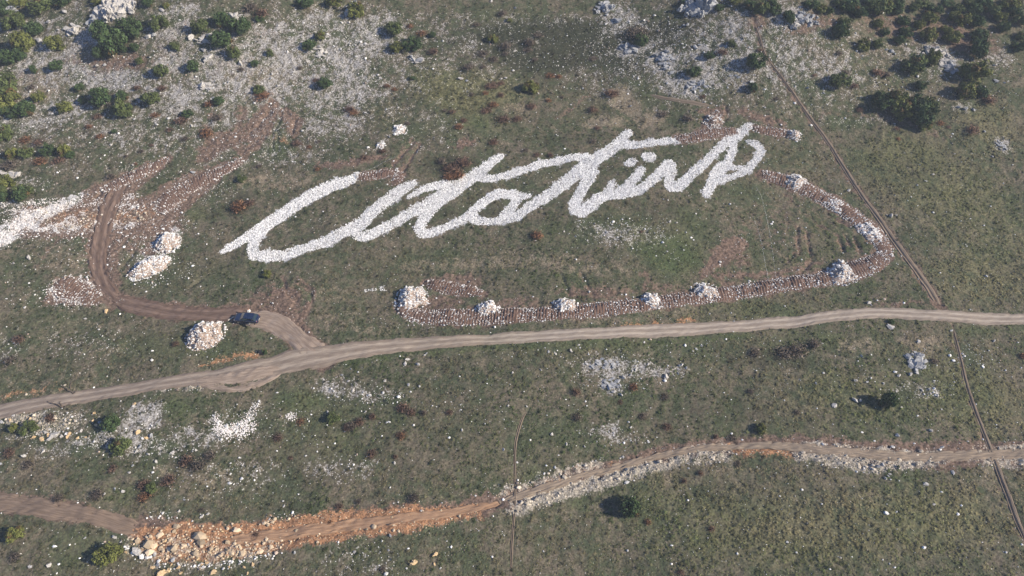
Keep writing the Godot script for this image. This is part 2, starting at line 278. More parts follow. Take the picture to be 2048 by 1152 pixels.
	[17.36,38.33,1.91,2.6,0,"large dark green evergreen bush beside the thin bottom path"],
	[59.91,22.62,1.35,3,0,"dark green evergreen bush near the grey boulder pile"],
	[39.08,26.53,1.08,1.11,2,"yellow green evergreen bush below the road right of centre"]]
const SHRUBS := [
	[-53,-45.35,2.55,1.42,2,"rusty brown leafless shrub above the first stone letters, leftmost"],
	[-58.5,-51.43,1.11,0.96,1,"small grey brown leafless shrub on the scree above the dozer scrapes, rightmost"],
	[-63.44,-36.3,1.78,2.08,2,"rusty brown leafless shrub on the scree above the dozer scrapes, second from left"],
	[-69.05,-39.06,2.14,1.39,0,"reddish brown leafless shrub on the scree above the dozer scrapes, rightmost"],
	[-67.38,-35.02,1.24,1.01,1,"grey brown leafless shrub on the scree above the dozer scrapes, leftmost"],
	[-84.83,-35.27,1.24,0.92,2,"rusty brown leafless shrub on the rocky slope at far left, rightmost"],
	[-87.86,-37.69,1.07,1.02,2,"small rusty brown leafless shrub on the rocky slope at far left"],
	[-61.78,-39.84,1.79,0.93,1,"grey brown leafless shrub on the scree above the dozer scrapes, rightmost"],
	[-71.1,-36.97,1.06,0.83,0,"small reddish brown leafless shrub on the scree above the dozer scrapes, rightmost"],
	[-74.32,-46.26,1.46,1.18,0,"reddish brown leafless shrub on the scree above the dozer scrapes, second from left"],
	[-75.41,-31.52,0.87,0.82,1,"small grey brown leafless shrub on the scree above the dozer scrapes, second from left"],
	[-78.18,-30.25,0.62,0.63,1,"small grey brown leafless shrub on the scree above the dozer scrapes, leftmost"],
	[-73.94,-33.26,0.7,0.64,0,"small reddish brown leafless shrub on the scree above the dozer scrapes, leftmost"],
	[-63.85,-42.82,1.44,1.17,2,"rusty brown leafless shrub on the scree above the dozer scrapes, rightmost"],
	[-44.29,-34.46,1.77,0.83,0,"reddish brown leafless shrub above the first stone letters, leftmost"],
	[-46.17,-52.76,0.93,0.97,1,"small grey brown leafless shrub above the first stone letters, leftmost"],
	[-86.73,-40.19,1.43,0.93,0,"reddish brown leafless shrub on the rocky slope at far left, rightmost"],
	[-103.32,-48.17,1.29,1.05,1,"grey brown leafless shrub on the rocky slope at far left, rightmost"],
	[-100.47,-34.99,1.77,1.15,2,"rusty brown leafless shrub on the rocky slope at far left, leftmost"],
	[-97.3,-34.09,1.76,0.92,0,"reddish brown leafless shrub on the rocky slope at far left, leftmost"],
	[-95.14,-29.06,2.08,1.26,2,"rusty brown leafless shrub on the rocky slope at far left, second from left"],
	[-91.35,-29.21,2.08,1.26,0,"reddish brown leafless shrub on the rocky slope at far left, second from left"],
	[-101.09,-28.21,2.42,1.57,1,"grey brown leafless shrub on the rocky slope at far left, leftmost"],
	[-58.31,-66.13,2.3,2.24,1,"grey brown leafless shrub right of the tall pale cliff"],
	[-55.92,-64.9,2.29,2.24,0,"reddish brown leafless shrub on the stony crest left of centre, leftmost"],
	[-79.73,-46.66,1.28,1.04,0,"reddish brown leafless shrub on the scree above the dozer scrapes, leftmost"],
	[-74.62,-40.3,1.43,0.84,2,"rusty brown leafless shrub on the scree above the dozer scrapes, leftmost"],
	[-42.34,-49.8,1.11,0.96,0,"small reddish brown leafless shrub above the first stone letters, leftmost"],
	[-39.03,-27.43,0.86,0.81,2,"small rusty brown leafless shrub around the first stone letters"],
	[-51.26,-28.76,0.87,0.72,1,"small grey brown leafless shrub between the bare soil strips"],
	[-41.64,-33.36,0.88,0.64,2,"small rusty brown leafless shrub above the first stone letters, leftmost"],
	[-39.86,-34.58,0.78,0.64,1,"small grey brown leafless shrub above the first stone letters, second from left"],
	[-75.86,-28.55,0.62,0.63,2,"small rusty brown leafless shrub on the scree above the dozer scrapes"],
	[-79.87,-25.27,1.36,1.33,1,"grey brown leafless shrub near the white quarried scree"],
	[27.92,-62.23,3.07,2.49,1,"large grey brown leafless shrub on the dark slope at top centre"],
	[-2.19,-68.41,1.56,1.52,1,"grey brown leafless shrub on the dark slope at top centre, fourth from left"],
	[-6.28,-57.27,1.89,1.23,1,"grey brown leafless shrub on the dark slope at top centre, second from left"],
	[-3.99,-55.69,1.7,1.23,1,"grey brown leafless shrub on the dark slope at top centre, third from left"],
	[-1.37,-59.38,2.29,1.74,1,"grey brown leafless shrub on the dark slope at top centre, sixth from left"],
	[3.98,-60.2,1.91,1.99,1,"grey brown leafless shrub on the dark slope at top centre, eighth from left"],
	[3.58,-58.58,1.52,1.09,1,"grey brown leafless shrub on the dark slope at top centre, seventh from left"],
	[-9.57,-53.44,2.06,1.22,1,"grey brown leafless shrub above the middle stone letters"],
	[-7.98,-65.41,1.36,1.01,1,"grey brown leafless shrub on the dark slope at top centre, leftmost"],
	[5.93,-62.6,1.54,1.1,1,"grey brown leafless shrub on the dark slope at top centre, ninth from left"],
	[-1.55,-57.48,1.33,0.99,1,"grey brown leafless shrub on the dark slope at top centre, fifth from left"],
	[-17.46,-57.69,1.9,1.23,0,"reddish brown leafless shrub on the stony crest left of centre, rightmost"],
	[-23.06,-64.93,1.16,1.11,2,"small rusty brown leafless shrub on the stony crest left of centre"],
	[-20.24,-63.05,1.73,1,2,"rusty brown leafless shrub on the stony crest left of centre"],
	[8.18,-51.86,1.49,1.07,2,"rusty brown leafless shrub above the middle stone letters, rightmost"],
	[10.23,-51.64,0.93,0.87,2,"small rusty brown leafless shrub above the middle stone letters, rightmost"],
	[-4.46,-48.46,1.85,1.44,0,"reddish brown leafless shrub above the middle stone letters, third from left"],
	[-2.44,-49.37,1.11,0.96,0,"small reddish brown leafless shrub above the middle stone letters, third from left"],
	[-8.63,-46.19,1.02,0.86,1,"small grey brown leafless shrub above the middle stone letters, leftmost"],
	[-2.42,-46.22,1.28,0.86,0,"reddish brown leafless shrub above the middle stone letters, fifth from left"],
	[-5.71,-46.56,0.92,0.71,2,"small rusty brown leafless shrub above the middle stone letters, leftmost"],
	[7.83,-45.23,0.92,0.95,2,"small rusty brown leafless shrub above the middle stone letters, second from left"],
	[4.15,-43.46,1.46,1.18,0,"reddish brown leafless shrub above the middle stone letters, eighth from left"],
	[-5.45,-42.12,1.63,1.32,0,"reddish brown leafless shrub above the middle stone letters, second from left"],
	[-1.65,-40.03,2.16,1.4,0,"reddish brown leafless shrub above the middle stone letters, sixth from left"],
	[1.22,-40,1.44,1.12,0,"reddish brown leafless shrub above the middle stone letters, seventh from left"],
	[-11.05,-37.54,1.25,1.16,2,"rusty brown leafless shrub above the middle stone letters, leftmost"],
	[-10.04,-39.18,1.07,0.93,0,"small reddish brown leafless shrub above the middle stone letters, second from left"],
	[17.18,-42.53,1.45,1.32,0,"reddish brown leafless shrub above the middle stone letters, ninth from left"],
	[21.43,-46.6,2.21,1.67,0,"reddish brown leafless shrub above the middle stone letters, rightmost"],
	[-34.45,-42.77,1.81,1.18,0,"reddish brown leafless shrub above the first stone letters, second from left"],
	[-33.24,-41.71,1.63,0.85,2,"rusty brown leafless shrub above the first stone letters, rightmost"],
	[-26.95,-48.58,1.11,0.77,2,"small rusty brown leafless shrub above the first stone letters, second from left"],
	[-25.22,-47.73,0.92,0.67,2,"small rusty brown leafless shrub above the first stone letters, rightmost"],
	[-12.63,-41.41,1.26,0.66,0,"small reddish brown leafless shrub above the middle stone letters, leftmost"],
	[-14.09,-41.86,0.79,0.56,1,"small grey brown leafless shrub above the first stone letters, rightmost"],
	[17.95,-56.54,1.52,0.79,1,"grey brown leafless shrub on the dark slope at top centre, rightmost"],
	[5.06,-55.9,0.94,0.98,1,"small grey brown leafless shrub on the dark slope at top centre"],
	[-3.72,-33.82,1.41,1.28,0,"reddish brown leafless shrub above the middle stone letters, fourth from left"],
	[31.69,-40.54,1.79,1.17,1,"grey brown leafless shrub above the last stone letters, leftmost"],
	[-12.19,-27,2.4,2.01,0,"large reddish brown leafless shrub around the middle stone letters"],
	[-9.85,-28.51,2.07,2.02,0,"reddish brown leafless shrub above the middle stone letters, leftmost"],
	[-14.17,-28.82,1.38,1.35,1,"grey brown leafless shrub above the first stone letters"],
	[-10.76,-25.49,2.05,1.55,2,"rusty brown leafless shrub around the middle stone letters, leftmost"],
	[-12.44,-25.04,1.7,1.55,2,"rusty brown leafless shrub around the first stone letters"],
	[17.79,-37.89,0.89,0.56,0,"small reddish brown leafless shrub above the middle stone letters, rightmost"],
	[10.79,-46.31,0.73,0.57,1,"small grey brown leafless shrub above the middle stone letters, fourth from left"],
	[-4.03,-43.57,1.45,1.18,2,"rusty brown leafless shrub above the middle stone letters, second from left"],
	[-6.4,-53.66,0.94,0.73,1,"small grey brown leafless shrub above the middle stone letters, second from left"],
	[-26.32,-31.53,1.05,0.91,0,"small reddish brown leafless shrub above the first stone letters, rightmost"],
	[-30.02,-30.16,1.21,0.9,0,"reddish brown leafless shrub above the first stone letters, rightmost"],
	[-21.78,-38.52,0.89,0.56,1,"small grey brown leafless shrub above the first stone letters, third from left"],
	[5.01,-30.85,1.04,0.63,0,"small reddish brown leafless shrub above the middle stone letters, fourth from left"],
	[2.76,-31.95,0.87,0.64,1,"small grey brown leafless shrub above the middle stone letters, third from left"],
	[7.79,-30.77,1.04,0.81,0,"small reddish brown leafless shrub above the middle stone letters, fifth from left"],
	[16.68,-34.23,1.23,0.64,1,"small grey brown leafless shrub above the middle stone letters, rightmost"],
	[71.28,-49.75,1.46,0.86,1,"grey brown leafless shrub beside the upper footpath, leftmost"],
	[70.55,-53.76,1.29,0.86,1,"grey brown leafless shrub in the thicket at upper right"],
	[78.37,-50.2,1.84,1.43,0,"reddish brown leafless shrub beside the upper footpath, rightmost"],
	[80.42,-50.02,1.47,1.15,1,"grey brown leafless shrub beside the upper footpath, rightmost"],
	[72.73,-47.05,1.64,0.95,0,"reddish brown leafless shrub beside the upper footpath, leftmost"],
	[73.08,-41.62,1.08,0.94,0,"small reddish brown leafless shrub beside the upper footpath, second from left"],
	[64.36,-48.58,0.73,0.57,0,"small reddish brown leafless shrub beside the upper footpath, leftmost"],
	[89.38,-38.63,1.25,0.7,2,"small rusty brown leafless shrub on the slope at far upper right"],
	[90.71,-37.64,0.71,0.46,0,"small reddish brown leafless shrub on the slope at far upper right"],
	[95.16,-36.49,2.13,1.61,0,"reddish brown leafless shrub on the slope at far upper right, leftmost"],
	[79.89,-37.4,0.89,0.55,0,"small reddish brown leafless shrub beside the upper footpath, rightmost"],
	[101.06,-44.09,2.18,1.89,0,"reddish brown leafless shrub on the slope at far upper right, rightmost"],
	[55.7,-43.51,1.08,0.56,1,"small grey brown leafless shrub above the last stone letters"],
	[36.63,-39.22,1.78,1.16,1,"grey brown leafless shrub above the last stone letters, rightmost"],
	[40.39,-44.44,1.08,0.66,0,"small reddish brown leafless shrub above the last stone letters"],
	[45.29,-54.01,1.85,1.2,0,"reddish brown leafless shrub around the grey crag at the top"],
	[53.13,-53.53,0.92,0.67,0,"small reddish brown leafless shrub around the grey crag at the top"],
	[79.66,-34.97,0.78,0.55,2,"small rusty brown leafless shrub beside the upper footpath"],
	[-53.3,-18.91,2.35,2.18,2,"large rusty brown leafless shrub between the bare soil strips"],
	[-57.14,11.36,0.87,0.76,0,"small reddish brown leafless shrub near the parked car"],
	[-51.48,-19.91,1.34,1.31,0,"reddish brown leafless shrub between the bare soil strips"],
	[-84.3,14.2,1.44,1.12,1,"grey brown leafless shrub above the road at far left"],
	[-84.45,10.31,1.47,1.14,0,"reddish brown leafless shrub above the road at far left"],
	[4.61,-10.65,1.76,1.46,2,"rusty brown leafless shrub around the middle stone letters, rightmost"],
	[24.2,-11.6,0.58,0.42,0,"small reddish brown leafless shrub around the middle stone letters"],
	[70.59,14.58,1,1.04,1,"grey brown leafless shrub below the road at far right"],
	[45.71,13.26,2.02,1.5,1,"large grey brown leafless shrub near the path and road junction, leftmost"],
	[48.14,12.69,2.31,1.69,1,"large grey brown leafless shrub near the path and road junction, rightmost"],
	[51.31,11.52,1.75,1.51,1,"grey brown leafless shrub near the path and road junction"],
	[86.31,13.36,0.87,0.94,2,"rusty brown leafless shrub above the road at far right"],
	[40.86,13.12,1.44,1.13,1,"grey brown leafless shrub above the road right of centre"],
	[-49.66,31.8,1.57,1.53,0,"reddish brown leafless shrub around the tan rubble of the lower track, third from left"],
	[-47.67,32.55,1.56,1.52,1,"grey brown leafless shrub around the tan rubble of the lower track, leftmost"],
	[-46.25,31.07,1.31,1.02,1,"grey brown leafless shrub around the tan rubble of the lower track, rightmost"],
	[-54.94,35.51,1.28,1.33,0,"reddish brown leafless shrub around the tan rubble of the lower track, leftmost"],
	[-36.49,27.81,1.2,0.77,0,"reddish brown leafless shrub below the road left of centre, leftmost"],
	[-34.03,31.03,0.58,0.55,0,"small reddish brown leafless shrub by the lower track left of centre, leftmost"],
	[-61.05,37.15,1.26,1.48,1,"grey brown leafless shrub in the bottom left, rightmost"],
	[-66.69,37.55,1.13,0.98,1,"grey brown leafless shrub in the bottom left, third from left"],
	[-25.43,38.4,0.88,0.82,0,"reddish brown leafless shrub by the lower track left of centre, leftmost"],
	[-60.3,33.09,1.03,0.67,0,"reddish brown leafless shrub in the bottom left, rightmost"],
	[-73.38,32.38,1.3,1.01,1,"grey brown leafless shrub in the bottom left, second from left"],
	[-33.52,25.05,0.95,0.64,2,"rusty brown leafless shrub below the road left of centre, leftmost"],
	[-69.65,45.75,1.08,0.94,1,"grey brown leafless shrub in the bottom left, leftmost"],
	[-45.49,39.02,0.63,0.49,1,"small grey brown leafless shrub around the tan rubble of the lower track"],
	[-54.17,37.23,1.26,1.15,2,"rusty brown leafless shrub around the tan rubble of the lower track"],
	[-77.17,30.51,1.32,1.03,0,"reddish brown leafless shrub in the bottom left, leftmost"],
	[-26.04,26.15,1.08,1.05,0,"reddish brown leafless shrub below the road left of centre, second from left"],
	[-73.15,24.69,1.36,1.34,0,"reddish brown leafless shrub just below the road at left"],
	[-36.82,42.24,0.99,0.64,0,"reddish brown leafless shrub around the tan rubble of the lower track, rightmost"],
	[-51.35,34.89,1.54,1.17,0,"reddish brown leafless shrub around the tan rubble of the lower track, second from left"],
	[-26.49,40.53,0.62,0.45,2,"small rusty brown leafless shrub by the lower track left of centre"],
	[-17.43,23.01,1.37,1.28,0,"reddish brown leafless shrub below the road left of centre, fifth from left"],
	[-16,23.72,1.09,1.07,0,"reddish brown leafless shrub below the road left of centre, rightmost"],
	[-9.97,23.78,0.82,0.78,0,"small reddish brown leafless shrub below the road left of centre"],
	[-17.28,27.55,1.07,1.04,2,"rusty brown leafless shrub below the road left of centre, rightmost"],
	[-25.43,25.92,1.35,1.23,1,"grey brown leafless shrub below the road left of centre"],
	[-24.17,25.17,1.09,1.06,0,"reddish brown leafless shrub below the road left of centre, third from left"],
	[-21.64,30.37,1.19,0.96,0,"reddish brown leafless shrub by the lower track left of centre, rightmost"],
	[-17.88,30.91,0.58,0.75,0,"small reddish brown leafless shrub by the lower track left of centre, rightmost"],
	[-14.47,37.29,1.07,1.25,1,"grey brown leafless shrub by the lower track left of centre"],
	[10.36,20.45,0.97,1.26,0,"reddish brown leafless shrub below the road at centre"],
	[10.29,24.65,1.22,1.13,1,"grey brown leafless shrub below the road at centre, leftmost"],
	[20.85,24.11,0.96,0.89,1,"grey brown leafless shrub below the road at centre, rightmost"],
	[19.79,19.33,1.26,1.09,2,"rusty brown leafless shrub below the road at centre"],
	[24.6,25.86,1.08,0.77,0,"reddish brown leafless shrub below the road right of centre"],
	[24.79,20.93,1.11,0.9,1,"grey brown leafless shrub below the road right of centre, leftmost"],
	[-18.09,47.1,0.72,0.68,1,"small grey brown leafless shrub by the lower track left of centre, rightmost"],
	[-22.23,24.33,0.82,1.06,0,"reddish brown leafless shrub below the road left of centre, fourth from left"],
	[-14.07,23.87,0.68,0.89,1,"small grey brown leafless shrub below the road left of centre"],
	[19.94,40.19,0.75,0.78,2,"rusty brown leafless shrub beside the thin bottom path"],
	[-22.67,37.63,0.76,0.66,1,"small grey brown leafless shrub by the lower track left of centre, leftmost"],
	[17.48,21.83,0.69,0.5,0,"small reddish brown leafless shrub below the road at centre"],
	[28.93,41.31,0.75,0.81,0,"reddish brown leafless shrub on the bottom slope right of centre"],
	[34.46,27.75,1.07,0.7,1,"grey brown leafless shrub below the road right of centre, rightmost"],
	[31.96,27.61,0.67,0.87,0,"small reddish brown leafless shrub below the road right of centre"],
	[34.63,31.83,0.79,0.68,1,"small grey brown leafless shrub on the bottom slope right of centre"],
	[45.46,23.73,0.68,0.71,1,"small grey brown leafless shrub near the grey boulder pile"],
	[28.7,33.27,0.65,0.68,0,"small reddish brown leafless shrub on the bottom slope right of centre, rightmost"],
	[26.1,34.28,0.65,0.74,0,"small reddish brown leafless shrub on the bottom slope right of centre, second from left"],
	[38.91,20.04,0.84,0.72,1,"small grey brown leafless shrub below the road right of centre"],
	[23.79,47.18,0.72,0.56,0,"small reddish brown leafless shrub on the bottom slope right of centre, leftmost"]]
const ROCKS := [
	[-89.98,-52.6,0.41,0,"white rock on the rocky slope at far left, second from left"],
	[-88.26,-52.73,0.34,1,"grey rock in the top left corner"],
	[-66.73,-37.99,0.33,0,"white rock on the scree above the dozer scrapes, second from left"],
	[-64.18,-27.16,0.44,1,"grey rock between the bare soil strips"],
	[-65.44,-53.33,1.09,0,"large white rock right of the tall pale cliff, fifth from left"],
	[-58.86,-52.79,0.68,0,"large white rock right of the tall pale cliff, rightmost"],
	[-105.01,-60.01,0.7,0,"large white rock in the top left corner, leftmost"],
	[-61.49,-63.87,0.7,0,"large white rock right of the tall pale cliff, seventh from left"],
	[-66.06,-58.74,0.97,0,"large white rock right of the tall pale cliff, sixth from left"],
	[-97.74,-61.83,1.05,0,"large white rock in the top left corner, rightmost"],
	[-99.6,-62.81,0.7,0,"large white rock in the top left corner, third from left"],
	[-66.99,-55.17,0.68,0,"large white rock right of the tall pale cliff, fourth from left"],
	[-78.11,-63.22,0.63,0,"large white rock right of the tall pale cliff, second from left"],
	[-77.62,-64.72,0.56,0,"white rock right of the tall pale cliff, leftmost"],
	[-91,-33.39,0.29,0,"white rock on the rocky slope at far left, leftmost"],
	[-82.09,-33.11,0.26,0,"white rock on the rocky slope at far left, rightmost"],
	[-76.31,-28.32,0.25,0,"white rock on the scree above the dozer scrapes, leftmost"],
	[-63.21,-44.36,0.4,0,"white rock on the scree above the dozer scrapes, fourth from left"],
	[-70.2,-58.05,0.69,0,"large white rock right of the tall pale cliff, third from left"],
	[-79.5,-58.33,0.69,0,"large white rock right of the tall pale cliff, leftmost"],
	[-108.95,-60.78,0.49,0,"white rock in the top left corner, leftmost"],
	[-104.36,-64.89,0.57,0,"white rock in the top left corner, rightmost"],
	[-101.13,-67.18,0.71,0,"large white rock in the top left corner, second from left"],
	[-78.26,-58.9,0.55,1,"grey rock right of the tall pale cliff"],
	[-55.44,-47.43,0.34,0,"white rock on the scree above the dozer scrapes, rightmost"],
	[-50.52,-48.34,0.27,0,"white rock above the first stone letters, leftmost"],
	[-60.57,-48.26,0.27,1,"grey rock on the scree above the dozer scrapes"],
	[-65.16,-45.46,0.3,0,"white rock on the scree above the dozer scrapes, third from left"],
	[-94.11,-38.56,0.23,1,"small grey rock on the rocky slope at far left"],
	[-82.92,-20.97,0.25,0,"white rock near the white quarried scree, rightmost"],
	[-60.35,-46.72,0.23,0,"small white rock on the scree above the dozer scrapes, leftmost"],
	[-48.7,-45.44,0.27,0,"white rock above the first stone letters, second from left"],
	[-98.73,-25.72,0.69,0,"large white rock near the white quarried scree"],
	[-100.5,-25.4,0.5,0,"white rock near the white quarried scree, second from left"],
	[-102.07,-26.32,0.44,0,"white rock near the white quarried scree, leftmost"],
	[-61.62,-27.95,0.19,0,"small white rock between the bare soil strips, rightmost"],
	[-56.33,-43.63,0.23,0,"small white rock on the scree above the dozer scrapes, rightmost"],
	[-55.23,-59.67,0.28,0,"white rock on the stony crest left of centre, leftmost"],
	[-61.08,-63.58,0.42,0,"white rock right of the tall pale cliff, rightmost"],
	[-11.16,-50.54,0.48,0,"white rock above the middle stone letters, leftmost"],
	[-9.84,-49.94,0.31,1,"grey rock above the middle stone letters, leftmost"],
	[-2.26,-50.76,0.31,0,"white rock above the middle stone letters, second from left"],
	[-1.34,-50.94,0.31,0,"white rock above the middle stone letters, rightmost"],
	[-4.48,-50.24,0.24,0,"small white rock above the middle stone letters, leftmost"],
	[-28.62,-50.79,0.27,0,"white rock above the first stone letters, third from left"],
	[3.53,-53.96,0.21,1,"small grey rock above the middle stone letters, leftmost"],
	[-36.18,-69.91,1.08,1,"large grey rock on the stony crest left of centre"],
	[-36.03,-59.97,0.35,0,"white rock on the stony crest left of centre, second from left"],
	[-34.86,-59.52,0.28,0,"white rock on the stony crest left of centre, rightmost"],
	[0.75,-70.16,0.32,0,"white rock on the dark slope at top centre, rightmost"],
	[-36.73,-65.38,0.25,0,"small white rock on the stony crest left of centre"],
	[-4.77,-72.07,0.33,0,"white rock on the dark slope at top centre, leftmost"],
	[-23.52,-37.93,0.29,0,"white rock above the first stone letters, rightmost"],
	[-27.02,-33.39,0.39,0,"white rock above the first stone letters, fourth from left"],
	[-20.17,-55.38,0.76,0,"large white rock on the stony crest left of centre"],
	[-22.12,-56.47,0.49,1,"grey rock on the stony crest left of centre"],
	[-26.58,-42.28,0.3,1,"grey rock above the first stone letters"],
	[-24.08,-42.68,0.23,0,"small white rock above the first stone letters, rightmost"],
	[5.67,-47.19,0.2,0,"small white rock above the middle stone letters, second from left"],
	[25.25,-59.08,0.77,1,"large grey rock on the dark slope at top centre, fourth from left"],
	[27.05,-58.1,0.84,1,"large grey rock on the dark slope at top centre, rightmost"],
	[24.11,-58.87,0.49,1,"grey rock on the dark slope at top centre, rightmost"],
	[31.66,-55.77,0.69,1,"large grey rock around the grey crag at the top"],
	[33.06,-55.12,0.55,1,"grey rock around the grey crag at the top, leftmost"],
	[33.14,-52.01,0.55,1,"grey rock above the last stone letters, leftmost"],
	[34.49,-50.95,0.48,1,"grey rock above the last stone letters, second from left"],
	[20.98,-70.66,0.72,1,"large grey rock on the dark slope at top centre, leftmost"],
	[22.89,-70,0.87,1,"large grey rock on the dark slope at top centre, second from left"],
	[23.83,-66.2,0.86,1,"large grey rock on the dark slope at top centre, third from left"],
	[38.78,-61.85,0.56,1,"grey rock around the grey crag at the top, fourth from left"],
	[12.55,-44.32,0.2,0,"small white rock above the middle stone letters, rightmost"],
	[15.31,-48.66,0.24,1,"small grey rock above the middle stone letters, rightmost"],
	[-25.24,-35.13,0.26,0,"white rock above the first stone letters, fifth from left"],
	[-35.78,-43.26,0.23,0,"small white rock above the first stone letters, leftmost"],
	[25.16,-43.26,0.27,1,"grey rock above the middle stone letters, rightmost"],
	[21.61,-67.98,0.36,1,"grey rock on the dark slope at top centre, leftmost"],
	[-36.82,-68.46,0.5,0,"white rock on the stony crest left of centre, third from left"],
	[38.68,-64.98,0.35,1,"grey rock around the grey crag at the top, third from left"],
	[84.26,-26.16,0.31,0,"white rock right of the footpath"],
	[104.07,-49.06,0.47,1,"grey rock on the slope at far upper right, sixth from left"],
	[46.53,-48.65,0.34,1,"grey rock above the last stone letters, third from left"],
	[48.27,-48.13,0.4,1,"grey rock above the last stone letters, fifth from left"],
	[105.86,-48.77,0.27,1,"grey rock on the slope at far upper right, rightmost"],
	[97.8,-36.39,0.39,1,"grey rock on the slope at far upper right, fourth from left"],
	[95.27,-41.77,0.46,1,"grey rock on the slope at far upper right, second from left"],
	[93.96,-42.23,0.33,1,"grey rock on the slope at far upper right, leftmost"],
	[50.65,-46.9,0.47,1,"grey rock above the last stone letters, rightmost"],
	[39.96,-56.1,0.55,1,"grey rock around the grey crag at the top, fifth from left"],
	[38.2,-62.03,0.49,1,"grey rock around the grey crag at the top, second from left"],
	[47.6,-48.58,0.3,1,"grey rock above the last stone letters, fourth from left"],
	[52.94,-41.55,0.23,1,"small grey rock above the last stone letters"],
	[67.34,-44.54,0.17,1,"small grey rock beside the upper footpath"],
	[62.54,-45.87,0.3,1,"grey rock beside the upper footpath, second from left"],
	[84.99,-47.01,0.17,1,"small grey rock on the slope at far upper right, leftmost"],
	[82.24,-28.53,0.19,1,"small grey rock on the slope at far upper right, rightmost"],
	[82.27,-24.57,0.25,1,"grey rock right of the footpath, leftmost"],
	[82.75,-55.66,0.48,1,"grey rock in the thicket at upper right, third from left"],
	[81.66,-56.02,0.31,1,"grey rock in the thicket at upper right, second from left"],
	[83.42,-55.16,0.31,1,"grey rock in the thicket at upper right, rightmost"],
	[105.02,-53.37,0.27,1,"grey rock in the wooded top right corner"],
	[66.63,-22.74,0.37,0,"white rock inside the right rubble bank, leftmost"],
	[75.79,-53.91,0.31,1,"grey rock in the thicket at upper right, leftmost"],
	[65.93,-44.98,0.27,1,"grey rock beside the upper footpath, rightmost"],
	[97.1,-41.81,0.4,1,"grey rock on the slope at far upper right, third from left"],
	[97.51,-30.47,0.26,1,"grey rock on the slope at far upper right, fifth from left"],
	[40.9,-56.61,0.34,1,"grey rock around the grey crag at the top, rightmost"],
	[58.45,-36.94,0.26,1,"grey rock beside the upper footpath, leftmost"],
	[-88.95,-6.44,0.46,0,"white rock near the white quarried scree, fourth from left"],
	[-71.77,4.2,0.39,2,"tan rock above the road at far left"],
	[-91.36,-5.18,0.23,0,"white rock near the white quarried scree, third from left"],
	[-85.18,1.27,0.17,0,"small white rock above the road at far left, third from left"],
	[-74.81,5.78,0.25,0,"white rock above the road at far left"],
	[-53.05,13.44,0.13,0,"small white rock near the parked car, leftmost"],
	[-64.8,17.98,0.16,0,"small white rock just below the road at left, rightmost"],
	[-70.53,9.39,0.16,0,"small white rock above the road at far left, rightmost"],
	[-50.39,10.3,0.19,0,"small white rock near the parked car, rightmost"],
	[-55.26,11.27,0.21,1,"grey rock near the parked car"],
	[-64.25,-2.93,0.14,0,"small white rock between the bare soil strips, leftmost"],
	[-70.7,-12.12,0.15,1,"small grey rock between the bare soil strips"],
	[-76.15,-4.75,0.14,1,"small grey rock near the white quarried scree"],
	[-78.17,-3.9,0.17,0,"small white rock near the white quarried scree"],
	[-87.27,2.36,0.14,0,"small white rock above the road at far left, second from left"],
	[-85.02,14.5,0.24,0,"white rock just below the road at left, leftmost"],
	[-66.97,17.12,0.13,0,"small white rock just below the road at left, leftmost"],
	[-50.28,14.1,0.13,0,"small white rock near the parked car, second from left"],
	[-87.43,7.86,0.16,0,"small white rock above the road at far left, leftmost"],
	[-61.89,-4.03,0.17,0,"small white rock between the bare soil strips, third from left"],
	[-62.65,-6.16,0.15,0,"small white rock between the bare soil strips, second from left"],
	[-17.53,14.13,0.34,0,"white rock above the road left of centre"],
	[-17.89,14.99,0.34,0,"white rock below the road left of centre, seventh from left"],
	[-15.58,15.13,0.32,0,"white rock below the road left of centre, rightmost"],
	[6.13,13.43,0.21,1,"grey rock along the rubble bank above the road"],
	[9.86,13.21,0.32,0,"white rock along the rubble bank above the road, second from left"],
	[7.26,13.76,0.26,0,"white rock along the rubble bank above the road, leftmost"],
	[-16.89,18.82,0.26,0,"white rock below the road left of centre, eighth from left"],
	[-14.44,13.11,0.21,1,"grey rock above the road left of centre"],
	[4.77,16.58,0.23,0,"white rock below the road at centre, fifth from left"],
	[0.11,17,0.21,0,"white rock below the road at centre, third from left"],
	[9.77,-11.7,0.18,0,"small white rock around the middle stone letters, leftmost"],
	[-18.89,13.45,0.16,1,"small grey rock above the road left of centre"],
	[-26.82,15.75,0.18,0,"small white rock below the road left of centre, second from left"],
	[-25.59,16.37,0.16,0,"small white rock below the road left of centre, third from left"],
	[-20.86,18,0.18,0,"small white rock below the road left of centre, seventh from left"],
	[-26.94,17.95,0.23,0,"white rock below the road left of centre, second from left"],
	[-28.23,16.8,0.23,1,"grey rock below the road left of centre"],
	[-14.7,13.42,0.19,0,"small white rock above the road left of centre"],
	[7.57,13.17,0.16,0,"small white rock along the rubble bank above the road, second from left"],
	[11.21,12.06,0.21,0,"white rock along the rubble bank above the road, rightmost"],
	[-8.61,17.55,0.16,0,"small white rock below the road at centre, second from left"],
	[12.84,13.73,0.16,0,"small white rock along the rubble bank above the road, rightmost"],
	[25.37,17.32,0.47,0,"large white rock below the road right of centre"],
	[18.39,17.74,0.36,0,"white rock below the road at centre, eleventh from left"],
	[19.56,17.22,0.23,0,"white rock below the road at centre, twelfth from left"],
	[20.5,16.3,0.23,0,"white rock below the road at centre, fourteenth from left"],
	[28.34,15.25,0.37,0,"white rock below the road right of centre, rightmost"],
	[29.99,-13.97,0.27,0,"white rock around the last stone letters"],
	[31.28,-13.86,0.21,0,"small white rock around the last stone letters, leftmost"],
	[11.95,-10.51,0.18,0,"small white rock around the middle stone letters, second from left"],
	[15.65,-13.41,0.21,0,"small white rock around the middle stone letters, rightmost"],
	[22.6,15.33,0.21,0,"white rock below the road at centre, rightmost"],
